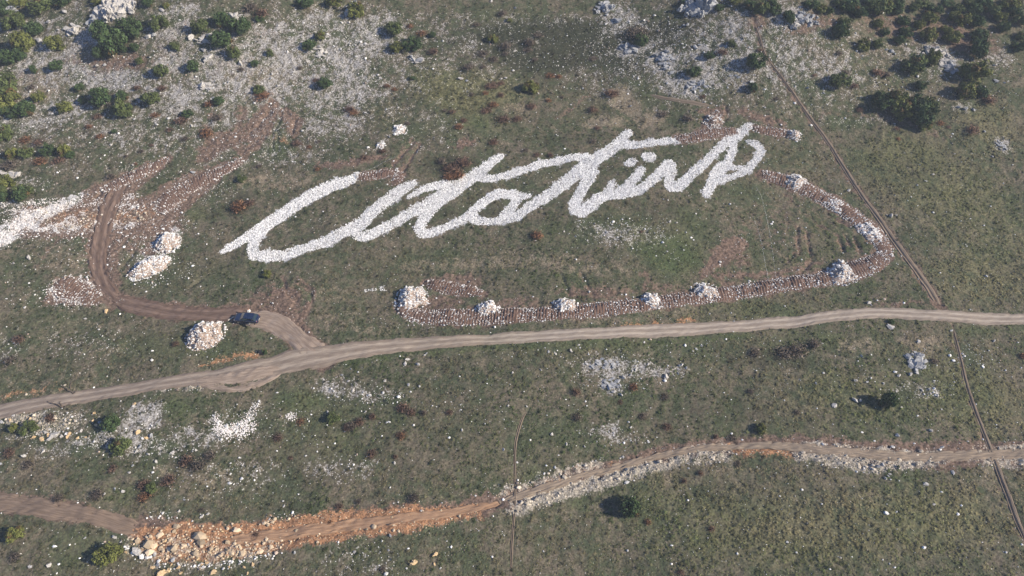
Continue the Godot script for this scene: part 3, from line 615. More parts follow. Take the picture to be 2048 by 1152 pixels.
	[-14.48,-5.22,0.14,0,"small white rock around the first stone letters"],
	[-3.68,9.38,0.13,0,"small white rock along the rubble bank above the road, leftmost"],
	[73.15,-16.46,0.46,0,"white rock inside the right rubble bank, rightmost"],
	[74.28,-16.74,0.21,0,"small white rock inside the right rubble bank, rightmost"],
	[72.49,-16.78,0.18,0,"small white rock inside the right rubble bank, leftmost"],
	[86.67,-3.09,0.32,1,"grey rock right of the footpath, rightmost"],
	[65.36,7.97,0.54,0,"large white rock near the path and road junction"],
	[75.8,8.5,0.27,1,"grey rock above the road at far right"],
	[82.75,10.3,0.24,0,"white rock above the road at far right, rightmost"],
	[63.76,17.25,0.31,0,"white rock near the grey boulder pile, rightmost"],
	[65.67,17.09,0.36,0,"white rock below the road at far right, second from left"],
	[66.9,16.82,0.31,0,"white rock below the road at far right, third from left"],
	[63.2,2.97,0.39,0,"white rock near the path and road junction, second from left"],
	[63.51,3.44,0.22,0,"white rock near the path and road junction, rightmost"],
	[32.15,11.53,0.24,0,"white rock above the road right of centre"],
	[38.57,6.77,0.19,1,"small grey rock above the road right of centre"],
	[69.26,10.89,0.38,0,"white rock above the road at far right, leftmost"],
	[31.16,12.34,0.21,1,"grey rock above the road right of centre"],
	[76.13,13.09,0.19,0,"small white rock above the road at far right, leftmost"],
	[62.99,14.36,0.18,0,"small white rock near the path and road junction, rightmost"],
	[27.99,15.38,0.26,1,"grey rock below the road right of centre, leftmost"],
	[28.93,15.81,0.24,1,"grey rock below the road right of centre, rightmost"],
	[27.52,16.74,0.21,0,"white rock below the road right of centre, leftmost"],
	[40.52,16.23,0.16,0,"small white rock below the road right of centre, rightmost"],
	[58.14,18.51,0.23,1,"grey rock near the grey boulder pile, rightmost"],
	[60.22,13.56,0.16,0,"small white rock near the path and road junction, second from left"],
	[58.59,13.75,0.24,0,"white rock near the path and road junction, leftmost"],
	[45.74,10.62,0.16,0,"small white rock near the path and road junction, leftmost"],
	[47.17,-18.78,0.15,0,"small white rock around the last stone letters, rightmost"],
	[86.67,10.52,0.16,0,"small white rock above the road at far right, rightmost"],
	[56.26,18.23,0.31,0,"white rock near the grey boulder pile, leftmost"],
	[49.72,18.74,0.21,1,"grey rock near the grey boulder pile, leftmost"],
	[88.15,-15.77,0.15,0,"small white rock right of the footpath"],
	[-66.56,23.85,0.28,2,"tan rock just below the road at left, twelfth from left"],
	[-60.61,22.37,0.25,2,"tan rock below the road near white rubble, leftmost"],
	[-60.54,22.82,0.25,0,"white rock below the road near white rubble, leftmost"],
	[-71.98,30.37,0.34,0,"white rock in the bottom left, third from left"],
	[-74.6,31.13,0.34,0,"white rock in the bottom left, leftmost"],
	[-71.28,27.53,0.61,0,"large white rock just below the road at left, rightmost"],
	[-71.68,28.2,0.54,0,"large white rock just below the road at left, leftmost"],
	[-73.01,28.26,0.39,2,"tan rock just below the road at left, fifth from left"],
	[-74.54,27.87,0.34,2,"tan rock just below the road at left, fourth from left"],
	[-68.99,27.48,0.34,2,"tan rock just below the road at left, eighth from left"],
	[-69.37,27.88,0.29,2,"tan rock just below the road at left, seventh from left"],
	[-70.25,27.72,0.29,0,"white rock just below the road at left, sixth from left"],
	[-58.43,27.32,0.44,2,"large tan rock below the road near white rubble"],
	[-56.28,27.84,0.34,1,"grey rock below the road near white rubble, rightmost"],
	[-56.81,28.25,0.29,2,"tan rock below the road near white rubble, rightmost"],
	[-52.08,30.53,0.36,0,"white rock around the tan rubble of the lower track, ninth from left"],
	[-54.09,32.02,0.29,0,"white rock around the tan rubble of the lower track, sixth from left"],
	[-57.65,36.47,0.23,0,"white rock in the bottom left, rightmost"],
	[-58.98,36.1,0.23,1,"grey rock in the bottom left, rightmost"],
	[-60.2,36.92,0.23,0,"white rock in the bottom left, fifth from left"],
	[-53.04,44.96,0.8,0,"large white rock around the tan rubble of the lower track"],
	[-50.49,45.12,0.36,0,"white rock around the tan rubble of the lower track, fifth from left"],
	[-48.81,47.63,0.55,2,"large tan rock around the tan rubble of the lower track, leftmost"],
	[-48,47.18,0.4,2,"large tan rock around the tan rubble of the lower track, second from left"],
	[-47.77,45.88,0.33,1,"grey rock around the tan rubble of the lower track, second from left"],
	[-46.78,46.87,0.31,2,"tan rock around the tan rubble of the lower track, sixth from left"],
	[-41.74,47.52,0.48,2,"large tan rock around the tan rubble of the lower track, rightmost"],
	[-64.44,46.86,0.31,0,"white rock in the bottom left, fourth from left"],
	[-67.11,46.99,0.35,0,"white rock in the bottom left, second from left"],
	[-49.62,46.45,0.31,0,"white rock around the tan rubble of the lower track, seventh from left"],
	[-49.56,43.36,0.27,2,"tan rock around the tan rubble of the lower track, fourth from left"],
	[-56.79,42.91,0.34,0,"white rock in the bottom left, sixth from left"],
	[-45.28,39.85,0.28,0,"white rock around the tan rubble of the lower track, thirteenth from left"],
	[-44.5,39.53,0.23,0,"white rock around the tan rubble of the lower track, fourteenth from left"],
	[-30.77,44.93,0.2,1,"grey rock by the lower track left of centre, leftmost"],
	[-32.59,44.92,0.16,0,"small white rock by the lower track left of centre, second from left"],
	[-36.35,29.89,0.17,0,"small white rock by the lower track left of centre, leftmost"],
	[-33.67,38.24,0.19,0,"white rock by the lower track left of centre, leftmost"],
	[-54.41,45.11,0.27,2,"tan rock around the tan rubble of the lower track, leftmost"],
	[-60.79,43.16,0.2,1,"grey rock in the bottom left, second from left"],
	[-55.62,43.55,0.2,0,"white rock in the bottom left, seventh from left"],
	[-73.1,27.09,0.3,0,"white rock just below the road at left, fourth from left"],
	[-72.31,27.68,0.29,2,"tan rock just below the road at left, sixth from left"],
	[-67.49,28.19,0.24,2,"tan rock just below the road at left, ninth from left"],
	[-66.33,28.05,0.22,2,"tan rock just below the road at left, tenth from left"],
	[-65.51,25.92,0.25,2,"tan rock just below the road at left, rightmost"],
	[-74.77,25.44,0.25,0,"white rock just below the road at left, third from left"],
	[-77.37,25.8,0.22,2,"tan rock just below the road at left, second from left"],
	[-67.45,26.9,0.25,0,"white rock just below the road at left, rightmost"],
	[-79.55,24.01,0.23,0,"white rock just below the road at left, second from left"],
	[-76.42,24.81,0.25,2,"tan rock just below the road at left, third from left"],
	[-77.91,32.12,0.29,1,"grey rock in the bottom left, leftmost"],
	[-57.56,33.63,0.21,0,"white rock around the tan rubble of the lower track, leftmost"],
	[-55.61,30.83,0.27,0,"white rock around the tan rubble of the lower track, third from left"],
	[-57.29,29.63,0.29,1,"grey rock below the road near white rubble, leftmost"],
	[-57.6,30.31,0.27,0,"white rock around the tan rubble of the lower track, second from left"],
	[-54.21,32.92,0.19,0,"white rock around the tan rubble of the lower track, fourth from left"],
	[-57.51,32.58,0.21,1,"grey rock around the tan rubble of the lower track, leftmost"],
	[-48.72,30.01,0.22,0,"white rock below the road near white rubble, rightmost"],
	[-49.21,30.14,0.17,1,"small grey rock around the tan rubble of the lower track, rightmost"],
	[-48.36,37.54,0.21,1,"grey rock around the tan rubble of the lower track, rightmost"],
	[-49.99,40.14,0.18,0,"white rock around the tan rubble of the lower track, eighth from left"],
	[-48.67,39.15,0.21,0,"white rock around the tan rubble of the lower track, tenth from left"],
	[-51.05,39.42,0.16,0,"small white rock around the tan rubble of the lower track, leftmost"],
	[-51.33,40.16,0.16,1,"small grey rock around the tan rubble of the lower track, leftmost"],
	[-48.32,33.96,0.17,0,"small white rock around the tan rubble of the lower track, rightmost"],
	[-50.32,46.9,0.29,2,"tan rock around the tan rubble of the lower track, third from left"],
	[-51.5,45.33,0.24,2,"tan rock around the tan rubble of the lower track, second from left"],
	[-45.87,43.17,0.2,0,"white rock around the tan rubble of the lower track, twelfth from left"],
	[-46.19,43.77,0.25,0,"white rock around the tan rubble of the lower track, eleventh from left"],
	[-44.24,45.71,0.27,2,"tan rock around the tan rubble of the lower track, eighth from left"],
	[-43.58,46.37,0.22,2,"tan rock around the tan rubble of the lower track, ninth from left"],
	[-42.93,46.14,0.22,2,"tan rock around the tan rubble of the lower track, tenth from left"],
	[-47.83,46.51,0.2,2,"tan rock around the tan rubble of the lower track, fifth from left"],
	[-46.24,47.52,0.26,2,"tan rock around the tan rubble of the lower track, seventh from left"],
	[-36.37,46.48,0.27,2,"tan rock around the tan rubble of the lower track, rightmost"],
	[-37.5,46.79,0.2,2,"tan rock around the tan rubble of the lower track, thirteenth from left"],
	[-39.65,46.8,0.2,2,"tan rock around the tan rubble of the lower track, twelfth from left"],
	[-38.32,46.34,0.2,0,"white rock around the tan rubble of the lower track, rightmost"],
	[-41.8,41.95,0.2,2,"tan rock around the tan rubble of the lower track, eleventh from left"],
	[-39.78,41.69,0.2,0,"white rock around the tan rubble of the lower track, fifteenth from left"],
	[-33.95,37.47,0.14,1,"small grey rock by the lower track left of centre, leftmost"],
	[-25.99,32.04,0.14,0,"small white rock by the lower track left of centre, fourth from left"],
	[-36.84,47.58,0.2,2,"tan rock around the tan rubble of the lower track, fourteenth from left"],
	[-63.04,47.79,0.15,0,"small white rock in the bottom left"],
	[-62.62,44.09,0.16,1,"small grey rock in the bottom left"],
	[-29.59,23.35,0.2,0,"white rock below the road left of centre, leftmost"],
	[-29.23,25.66,0.17,0,"small white rock below the road left of centre, leftmost"],
	[-80.95,25.19,0.32,1,"grey rock just below the road at left, leftmost"],
	[-79.7,24.9,0.28,2,"tan rock just below the road at left, leftmost"],
	[-66.34,25.17,0.22,2,"tan rock just below the road at left, eleventh from left"],
	[-65.13,25.47,0.2,1,"grey rock just below the road at left, rightmost"],
	[-70.9,24.77,0.2,0,"white rock just below the road at left, seventh from left"],
	[-72.67,26.49,0.22,0,"white rock just below the road at left, fifth from left"],
	[-16.88,18.9,0.28,0,"white rock below the road left of centre, ninth from left"],
	[-20.9,18.17,0.21,0,"white rock below the road left of centre, sixth from left"],
	[-7.86,26.76,0.22,0,"white rock below the road at centre, leftmost"],
	[6.27,27.21,0.27,0,"white rock below the road at centre, sixth from left"],
	[-1.27,29.8,0.24,0,"white rock below the road at centre, second from left"],
	[2.85,28.25,0.17,0,"small white rock below the road at centre, seventh from left"],
	[8.49,28.78,0.22,0,"white rock below the road at centre, seventh from left"],
	[11.27,29.09,0.2,0,"white rock below the road at centre, eighth from left"],
	[-17.92,31.88,0.22,0,"white rock by the lower track left of centre, fourth from left"],
	[-18.24,35.63,0.16,1,"small grey rock by the lower track left of centre, third from left"],
	[-5.44,36.75,0.16,0,"small white rock beside the thin bottom path, leftmost"],
	[-11.93,31.45,0.12,1,"small grey rock by the lower track left of centre, rightmost"],
	[-13.74,46.3,0.49,2,"large tan rock by the lower track left of centre, leftmost"],
	[-10.82,45.01,0.4,2,"large tan rock by the lower track left of centre, rightmost"],
	[-10.91,46.33,0.2,2,"tan rock by the lower track left of centre"],
	[-0.57,22.83,0.18,0,"small white rock below the road at centre, fifth from left"],
	[2.35,22.89,0.2,0,"white rock below the road at centre, fourth from left"],
	[17.15,30.54,0.24,0,"white rock beside the thin bottom path"],
	[20.78,31.74,0.15,1,"small grey rock beside the thin bottom path, rightmost"],
	[-26.01,19.65,0.26,0,"white rock below the road left of centre, fourth from left"],
	[-26.94,17.97,0.26,0,"white rock below the road left of centre, third from left"],
	[-23.45,23.33,0.2,0,"white rock below the road left of centre, fifth from left"],
	[-8.14,23.3,0.15,0,"small white rock below the road at centre, third from left"],
	[-9.8,21.89,0.13,0,"small white rock below the road at centre, leftmost"],
	[-17.52,44.47,0.18,0,"white rock by the lower track left of centre, third from left"],
	[-18.57,43.31,0.16,0,"small white rock by the lower track left of centre, fifth from left"],
	[-22.34,44.72,0.2,0,"white rock by the lower track left of centre, second from left"],
	[-17.47,42.55,0.23,1,"grey rock by the lower track left of centre, rightmost"],
	[-13.32,38.99,0.18,0,"white rock by the lower track left of centre, rightmost"],
	[5.54,24.32,0.12,0,"small white rock below the road at centre, eighth from left"],
	[18.76,26.02,0.2,0,"white rock below the road at centre, thirteenth from left"],
	[15.95,27.27,0.15,1,"small grey rock below the road at centre, rightmost"],
	[17.72,20.66,0.31,0,"white rock below the road at centre, tenth from left"],
	[16.5,20.13,0.36,0,"white rock below the road at centre, ninth from left"],
	[16.73,30.78,0.17,0,"small white rock beside the thin bottom path, rightmost"],
	[-2.78,39.61,0.14,0,"small white rock beside the thin bottom path, second from left"],
	[12.31,27.25,0.12,0,"small white rock below the road at centre, tenth from left"],
	[10.58,27.02,0.12,0,"small white rock below the road at centre, ninth from left"],
	[12.38,19.22,0.13,1,"small grey rock below the road at centre, second from left"],
	[-24.28,21.14,0.15,0,"small white rock below the road left of centre, fifth from left"],
	[-6.82,20.17,0.13,0,"small white rock below the road at centre, fourth from left"],
	[-24.15,23.22,0.15,0,"small white rock below the road left of centre, fourth from left"],
	[-20.38,27.45,0.17,0,"small white rock below the road left of centre, sixth from left"],
	[-20.56,31.69,0.12,1,"small grey rock by the lower track left of centre, second from left"],
	[-4.85,41.66,0.11,1,"small grey rock beside the thin bottom path, leftmost"],
	[-9.35,43.13,0.11,0,"small white rock by the lower track left of centre, rightmost"],
	[-10.11,46.89,0.11,0,"small white rock by the lower track left of centre, seventh from left"],
	[3.96,47.17,0.11,0,"small white rock beside the thin bottom path, third from left"],
	[14.02,45.29,0.09,1,"small grey rock beside the thin bottom path, second from left"],
	[-26.03,32.03,0.12,0,"small white rock by the lower track left of centre, third from left"],
	[-16.57,39.15,0.12,0,"small white rock by the lower track left of centre, sixth from left"],
	[-9.99,46.77,0.11,0,"small white rock by the lower track left of centre, eighth from left"],
	[1.91,20.42,0.13,0,"small white rock below the road at centre, sixth from left"],
	[-12.09,22.72,0.13,0,"small white rock below the road left of centre, rightmost"],
	[-12.79,22.56,0.15,0,"small white rock below the road left of centre, eighth from left"],
	[21.46,19.52,0.15,0,"small white rock below the road at centre, rightmost"],
	[8.65,21.65,0.13,1,"small grey rock below the road at centre, leftmost"],
	[65.55,26.78,0.3,0,"white rock below the road at far right, fifth from left"],
	[62.19,22.99,0.2,0,"white rock below the road at far right, leftmost"],
	[51.58,22.59,0.45,0,"large white rock near the grey boulder pile, leftmost"],
	[60.2,27.63,0.34,0,"white rock near the grey boulder pile, fourth from left"],
	[67.88,19.7,0.21,1,"grey rock below the road at far right, leftmost"],
	[66.4,29.53,0.29,0,"white rock below the road at far right, rightmost"],
	[66.67,33.45,0.33,0,"white rock in the bottom right corner, rightmost"],
	[61.86,35.26,0.33,0,"white rock in the bottom right corner, leftmost"],
	[56.08,34.38,0.24,0,"white rock by the lower track at right, fifth from left"],
	[56.54,34.16,0.19,1,"grey rock by the lower track at right, second from left"],
	[56.77,34.66,0.17,0,"small white rock by the lower track at right, sixth from left"],
	[58.02,34.77,0.14,0,"small white rock by the lower track at right, rightmost"],
	[61.98,38.23,0.23,0,"white rock in the bottom right corner, second from left"],
	[46.35,45.53,0.18,0,"white rock by the lower track at right, leftmost"],
	[52.95,46.39,0.15,0,"small white rock by the lower track at right, fifth from left"],
	[52.15,45.87,0.13,0,"small white rock by the lower track at right, third from left"],
	[39.79,36.83,0.16,0,"small white rock on the bottom slope right of centre, rightmost"],
	[48.81,23.09,0.15,0,"small white rock near the grey boulder pile, rightmost"],
	[56.2,39.28,0.18,1,"grey rock by the lower track at right, rightmost"],
	[70.82,28.52,0.2,1,"grey rock below the road at far right, rightmost"],
	[55.22,21.79,0.46,0,"large white rock near the grey boulder pile, rightmost"],
	[56.02,21.86,0.23,0,"white rock near the grey boulder pile, second from left"],
	[68.89,20.81,0.25,0,"white rock below the road at far right, seventh from left"],
	[67.87,20.52,0.2,0,"white rock below the road at far right, sixth from left"],
	[66.66,19.96,0.26,0,"white rock below the road at far right, fourth from left"],
	[64.41,24.4,0.17,0,"small white rock below the road at far right, leftmost"],
	[68.74,23.15,0.15,0,"small white rock below the road at far right, second from left"],
	[60.76,18.66,0.21,0,"white rock near the grey boulder pile, third from left"],
	[56.92,33.77,0.19,0,"white rock by the lower track at right, rightmost"],
	[55.45,32.63,0.29,0,"white rock by the lower track at right, third from left"],
	[54.38,32.75,0.24,1,"grey rock by the lower track at right, leftmost"],
	[53.31,32.88,0.24,0,"white rock by the lower track at right, second from left"],
	[56.32,32.35,0.24,0,"white rock by the lower track at right, fourth from left"],
	[44.29,28.86,0.15,0,"small white rock near the grey boulder pile, leftmost"],
	[45.25,29,0.17,0,"small white rock near the grey boulder pile, second from left"],
	[34.02,24.22,0.1,0,"small white rock below the road right of centre, second from left"],
	[35.49,21.34,0.13,0,"small white rock below the road right of centre, third from left"],
	[70.97,22.79,0.1,0,"small white rock below the road at far right, third from left"],
	[76.4,26.15,0.1,0,"small white rock below the road at far right, rightmost"],
	[42.09,36.85,0.09,1,"small grey rock by the lower track at right"],
	[46.54,36.12,0.09,0,"small white rock by the lower track at right, leftmost"],
	[36.4,43.65,0.09,0,"small white rock on the bottom slope right of centre, leftmost"],
	[67.14,43.47,0.11,0,"small white rock in the bottom right corner, second from left"],
	[69.46,43.47,0.09,0,"small white rock in the bottom right corner, rightmost"],
	[57.11,44.87,0.09,1,"small grey rock in the bottom right corner"],
	[62.74,46.77,0.09,0,"small white rock in the bottom right corner, leftmost"],
	[29.63,19.83,0.1,0,"small white rock below the road right of centre, leftmost"],
	[55.15,38.2,0.09,0,"small white rock by the lower track at right, fourth from left"],
	[50.98,35.61,0.09,0,"small white rock by the lower track at right, second from left"]]
const OUTCROPS := [
	[-88.74,-66.26,5.15,2.93,60,1.12,0,1.7,"tall pale limestone cliff at the top edge, left of centre"],
	[-93.13,-63.71,2.01,1.82,12,0.89,1,1,"shaded grey rock shoulder left of the tall pale cliff"],
	[41.76,-66.06,4.24,2.3,34,1.12,1,1.5,"blue grey limestone crag at the top edge, right of centre"],
	[63.66,-60.77,4.14,1.88,34,0.76,1,0.8,"grey fissured rock slab beside the footpath top"],
	[61.22,-59.22,1.3,1.14,6,0.87,0,1.2,"pale rock knob at the lower end of the fissured slab"],
	[92.79,-55.39,3.28,2.63,34,0.77,0,1,"pale broken crag below the wooded top right corner"],
	[95,-52.88,2.17,1.82,12,0.76,1,0.8,"grey rubble of rocks below the pale broken crag"],
	[67.56,14.55,1.84,1.89,20,0.67,1,0.9,"grey boulder pile below the road at far right"],
	[100.3,-33.36,1.44,1.45,12,0.51,1,0.5,"small grey rock heap right of the long evergreen thicket"],
	[26.4,-58.46,2.44,1.2,12,0.89,1,0.5,"flat grey rock ledge under the dark bush at top centre"],
	[33.2,-54.64,1.97,2.29,14,0.76,1,0.5,"grey rock rib running down from the flat ledge"],
	[20.77,-70.31,2.53,1.61,12,0.92,1,0.5,"grey weathered rock patch at the top edge, centre"],
	[-100.22,-25.88,2,1.02,9,0.8,0,0.6,"whitish rock ledge at the left edge above the quarried scree"],
	[-42.39,-57.35,1.99,1.51,10,0.77,0,0.5,"pale flat rock patch on the upper slope, left of centre"],
	[16.18,18.83,1.8,1.2,16,0.49,1,0.4,"spiky grey rock patch below the road, centre"],
	[15.28,15.38,3.32,1.06,20,0.42,1,0.3,"low strip of grey rocks just below the road, centre"],
	[-65.47,-47.18,1.92,1.12,10,0.75,0,0.6,"white broken rocks above the dozer scrapes"],
	[-66.5,-57.67,2.84,1.41,10,1.09,0,0.5,"pale weathered slab right of the big evergreen clump"],
	[39.52,-47.21,2.56,1.64,14,0.75,1,0.4,"grey stony rib beside the lone yellow green bush"],
	[-115.01,-70.01,3.44,2,8,1.15,1,0.5,"grey rocks between bushes in the top left corner"],
	[-97.53,-62.39,2.68,1.56,8,1,0,0.5,"pale rocks between the bushes left of the cliff"],
	[-20.82,-55.66,1.76,0.83,7,0.66,0,0.4,"pale rock ledge below two dark bushes on the upper slope"],
	[-36.9,-68.72,1.59,1.59,7,0.91,0,0.8,"pale rock behind the dark bush on the top edge"],
	[-61.57,-64.22,1.33,1.13,6,0.78,0,0.8,"white rock knob beside the top edge bushes"]]
const PILES := [
	[-52.52,9.51,3.26,2.62,2.2,0.55,"large heap of tan and white stones left of the parked car",-0.5],
	[-17.87,2.17,2.76,2.5,1.7,0.95,"white stone heap at the left end of the rubble bank",-0.4],
	[-4.2,4.69,2.01,1.54,1.1,0.95,"second white stone heap along the rubble bank",0],
	[9.24,4.76,2.18,1.71,1.2,0.8,"third white stone heap along the rubble bank",0],
	[24.52,3.44,1.93,1.5,1.1,0.85,"fourth white stone heap along the rubble bank",0],
	[34.41,1.05,2.41,1.87,1.3,0.9,"fifth white stone heap along the rubble bank",0],
	[60.44,-3.41,2.83,2.34,1.4,0.85,"stone heap near the right corner of the rubble bank",-0.3],
	[56.62,-24.59,2.19,1.81,1.2,0.9,"white stone heap at the upper end of the right bank",0],
	[58.31,-35.62,1.45,1.22,1,0.8,"small isolated stone heap right of the last letter",0],
	[-65.21,-10.75,2.37,2.26,1.5,0.9,"upper white stone heap left of the signature",-0.5],
	[-66.89,-5.19,3.51,1.89,1.4,0.97,"long bright white stone heap left of the signature",-0.6],
	[68.27,-12.67,2.85,1.75,0.8,1,"bright white stone heap beside the footpath bend",0.7],
	[63.31,-19.19,2.74,1.55,0.6,0.95,"white stone heap midway down the right bank",0.6],
	[42.01,-38.54,1.77,1.51,1,0.45,"brown earth and stone heap above the last letters",0],
	[-23.22,-36.86,1.45,1.29,0.5,1,"small white stone heap on the grass above the second letter",0],
	[-26.81,-33,0.92,0.76,0.4,1,"tiny white stone heap above the bare wheel ruts",0]]
const STONE_PATCHES := [
	["W-shaped patch of white stones on the grass below the road",[[-47.33,23.83,0.38,-46.56,25.66,0.57,-44.85,26.95,0.82,-43.69,25.93,0.8,-42.37,25.57,0.81,-41.73,24.21,0.7,-41.1,21.98,0.35],[-46.86,26.33,0.79,-43.35,27.4,1.01,-40.62,25.7,0.8]],30],
	["small patch of white stones right of the white W shape",[[-36.03,24.27,0.62,-34.35,23.91,0.62]],20],
	["white stones streaked over the quarried soil at far left",[[-84.5,-18.12,0.6,-79.18,-19.64,0.35],[-97.78,-14.4,0.52,-92,-16,0.16],[-86.86,-13.92,0.45,-82.42,-14.39,0.17],[-93.16,-18.51,0.33,-87.96,-19.99,0.16],[-83.15,-13.51,0.55,-81.02,-14.15,0.17],[-76.24,-20.29,0.59,-72.9,-21.44,0.28],[-95.04,-18.53,0.66,-90.21,-20.11,0.21],[-89.13,-12.99,0.27,-86.47,-13.75,0.27],[-99.1,-16.07,0.4,-95.81,-17.49,0.27],[-91.05,-15.23,0.28,-86.32,-16.99,0.13],[-81.73,-19.31,0.54,-79.52,-20.16,0.27],[-96.94,-11.18,0.62,-94.09,-11.74,0.32],[-77.65,-20.63,0.37,-74.07,-21.78,0.31],[-96.78,-16.78,0.6,-91.1,-17.14,0.36],[-95.91,-13.56,0.61,-91.29,-14.37,0.36],[-85.26,-14.65,0.3,-81.77,-15.17,0.15],[-83.53,-20.27,0.27,-80.95,-22.01,0.26],[-88.29,-13.65,0.55,-83.84,-14.72,0.22],[-98.59,-18,0.49,-96.6,-19.46,0.18],[-82.4,-20.05,0.53,-77.48,-20.66,0.22],[-96.09,-17.64,0.46,-93.05,-19.34,0.37],[-75.53,-17.14,0.5,-71.38,-18.25,0.19],[-88.1,-12.97,0.62,-84.79,-14.67,0.28],[-86.39,-14.7,0.35,-84.14,-16.11,0.34],[-90.82,-17.7,0.53,-85.56,-19.03,0.32],[-90.55,-17.07,0.45,-87.45,-18.49,0.31],[-92.9,-18.78,0.48,-87.81,-19.13,0.26],[-93.13,-16.52,0.58,-89.22,-17.76,0.33],[-90.75,-16.57,0.57,-85.54,-17.47,0.33],[-78.53,-18.53,0.59,-72.32,-19.81,0.25],[-95.66,-17.61,0.46,-89.68,-18.92,0.31],[-80.65,-14.23,0.45,-75.47,-15.66,0.22],[-84.56,-18.37,0.51,-79.62,-18.88,0.16],[-88.56,-16.88,0.52,-85.67,-18.1,0.14]],7],
	["white stones streaked over the fan of earth at left",[[-80.76,-1.24,0.29,-79.86,-1.98,0.23],[-82.08,-1.45,0.29,-80.96,-2.32,0.23],[-80.48,-0.29,0.28,-78.33,-0.55,0.22],[-81.12,2.97,0.28,-80.23,2.56,0.23],[-81.89,-0.03,0.27,-80.6,0.02,0.22],[-81.95,-2.37,0.29,-79.99,-3.22,0.23],[-79.93,-0.57,0.27,-77.7,-0.4,0.22],[-77.59,-0.18,0.28,-75.01,-0.37,0.23],[-81.75,-1.71,0.28,-79.65,-2.02,0.23],[-75.3,3.17,0.28,-73.23,2.69,0.23],[-77.87,-2.81,0.29,-76.68,-3.05,0.23],[-79.8,-1.83,0.27,-77.49,-1.74,0.22],[-81.07,0.06,0.29,-79.79,-0.51,0.23],[-76.44,-0.47,0.27,-73.45,-0.34,0.22],[-79.7,-1.08,0.28,-76.88,-1.48,0.23],[-81,-0.64,0.28,-78.19,-1.06,0.23],[-81.68,0.37,0.28,-80.46,0.19,0.22],[-80.84,-0.82,0.27,-78.28,-0.82,0.22],[-83.7,0.82,0.26,-82.08,0.98,0.21],[-78.25,-1.24,0.29,-76.92,-1.97,0.23],[-76.49,-1.01,0.29,-74.36,-1.39,0.23],[-78.57,1.02,0.29,-76.36,0.22,0.23],[-78.3,-0.89,0.29,-76.39,-1.43,0.23],[-81.48,0.69,0.28,-79.72,0.18,0.23],[-77.8,0.91,0.29,-76.88,0.32,0.23],[-79.38,2.98,0.28,-76.75,2.68,0.22]],8],
	["bright white rubble at the left edge of the quarried soil",[[-97.17,-8.99,1.54,-95.45,-11.55,1.81,-93.24,-14.26,1.96,-89.89,-16.69,1.3,-86.8,-18.79,0.9,-83.87,-20.07,0.38]],12]]
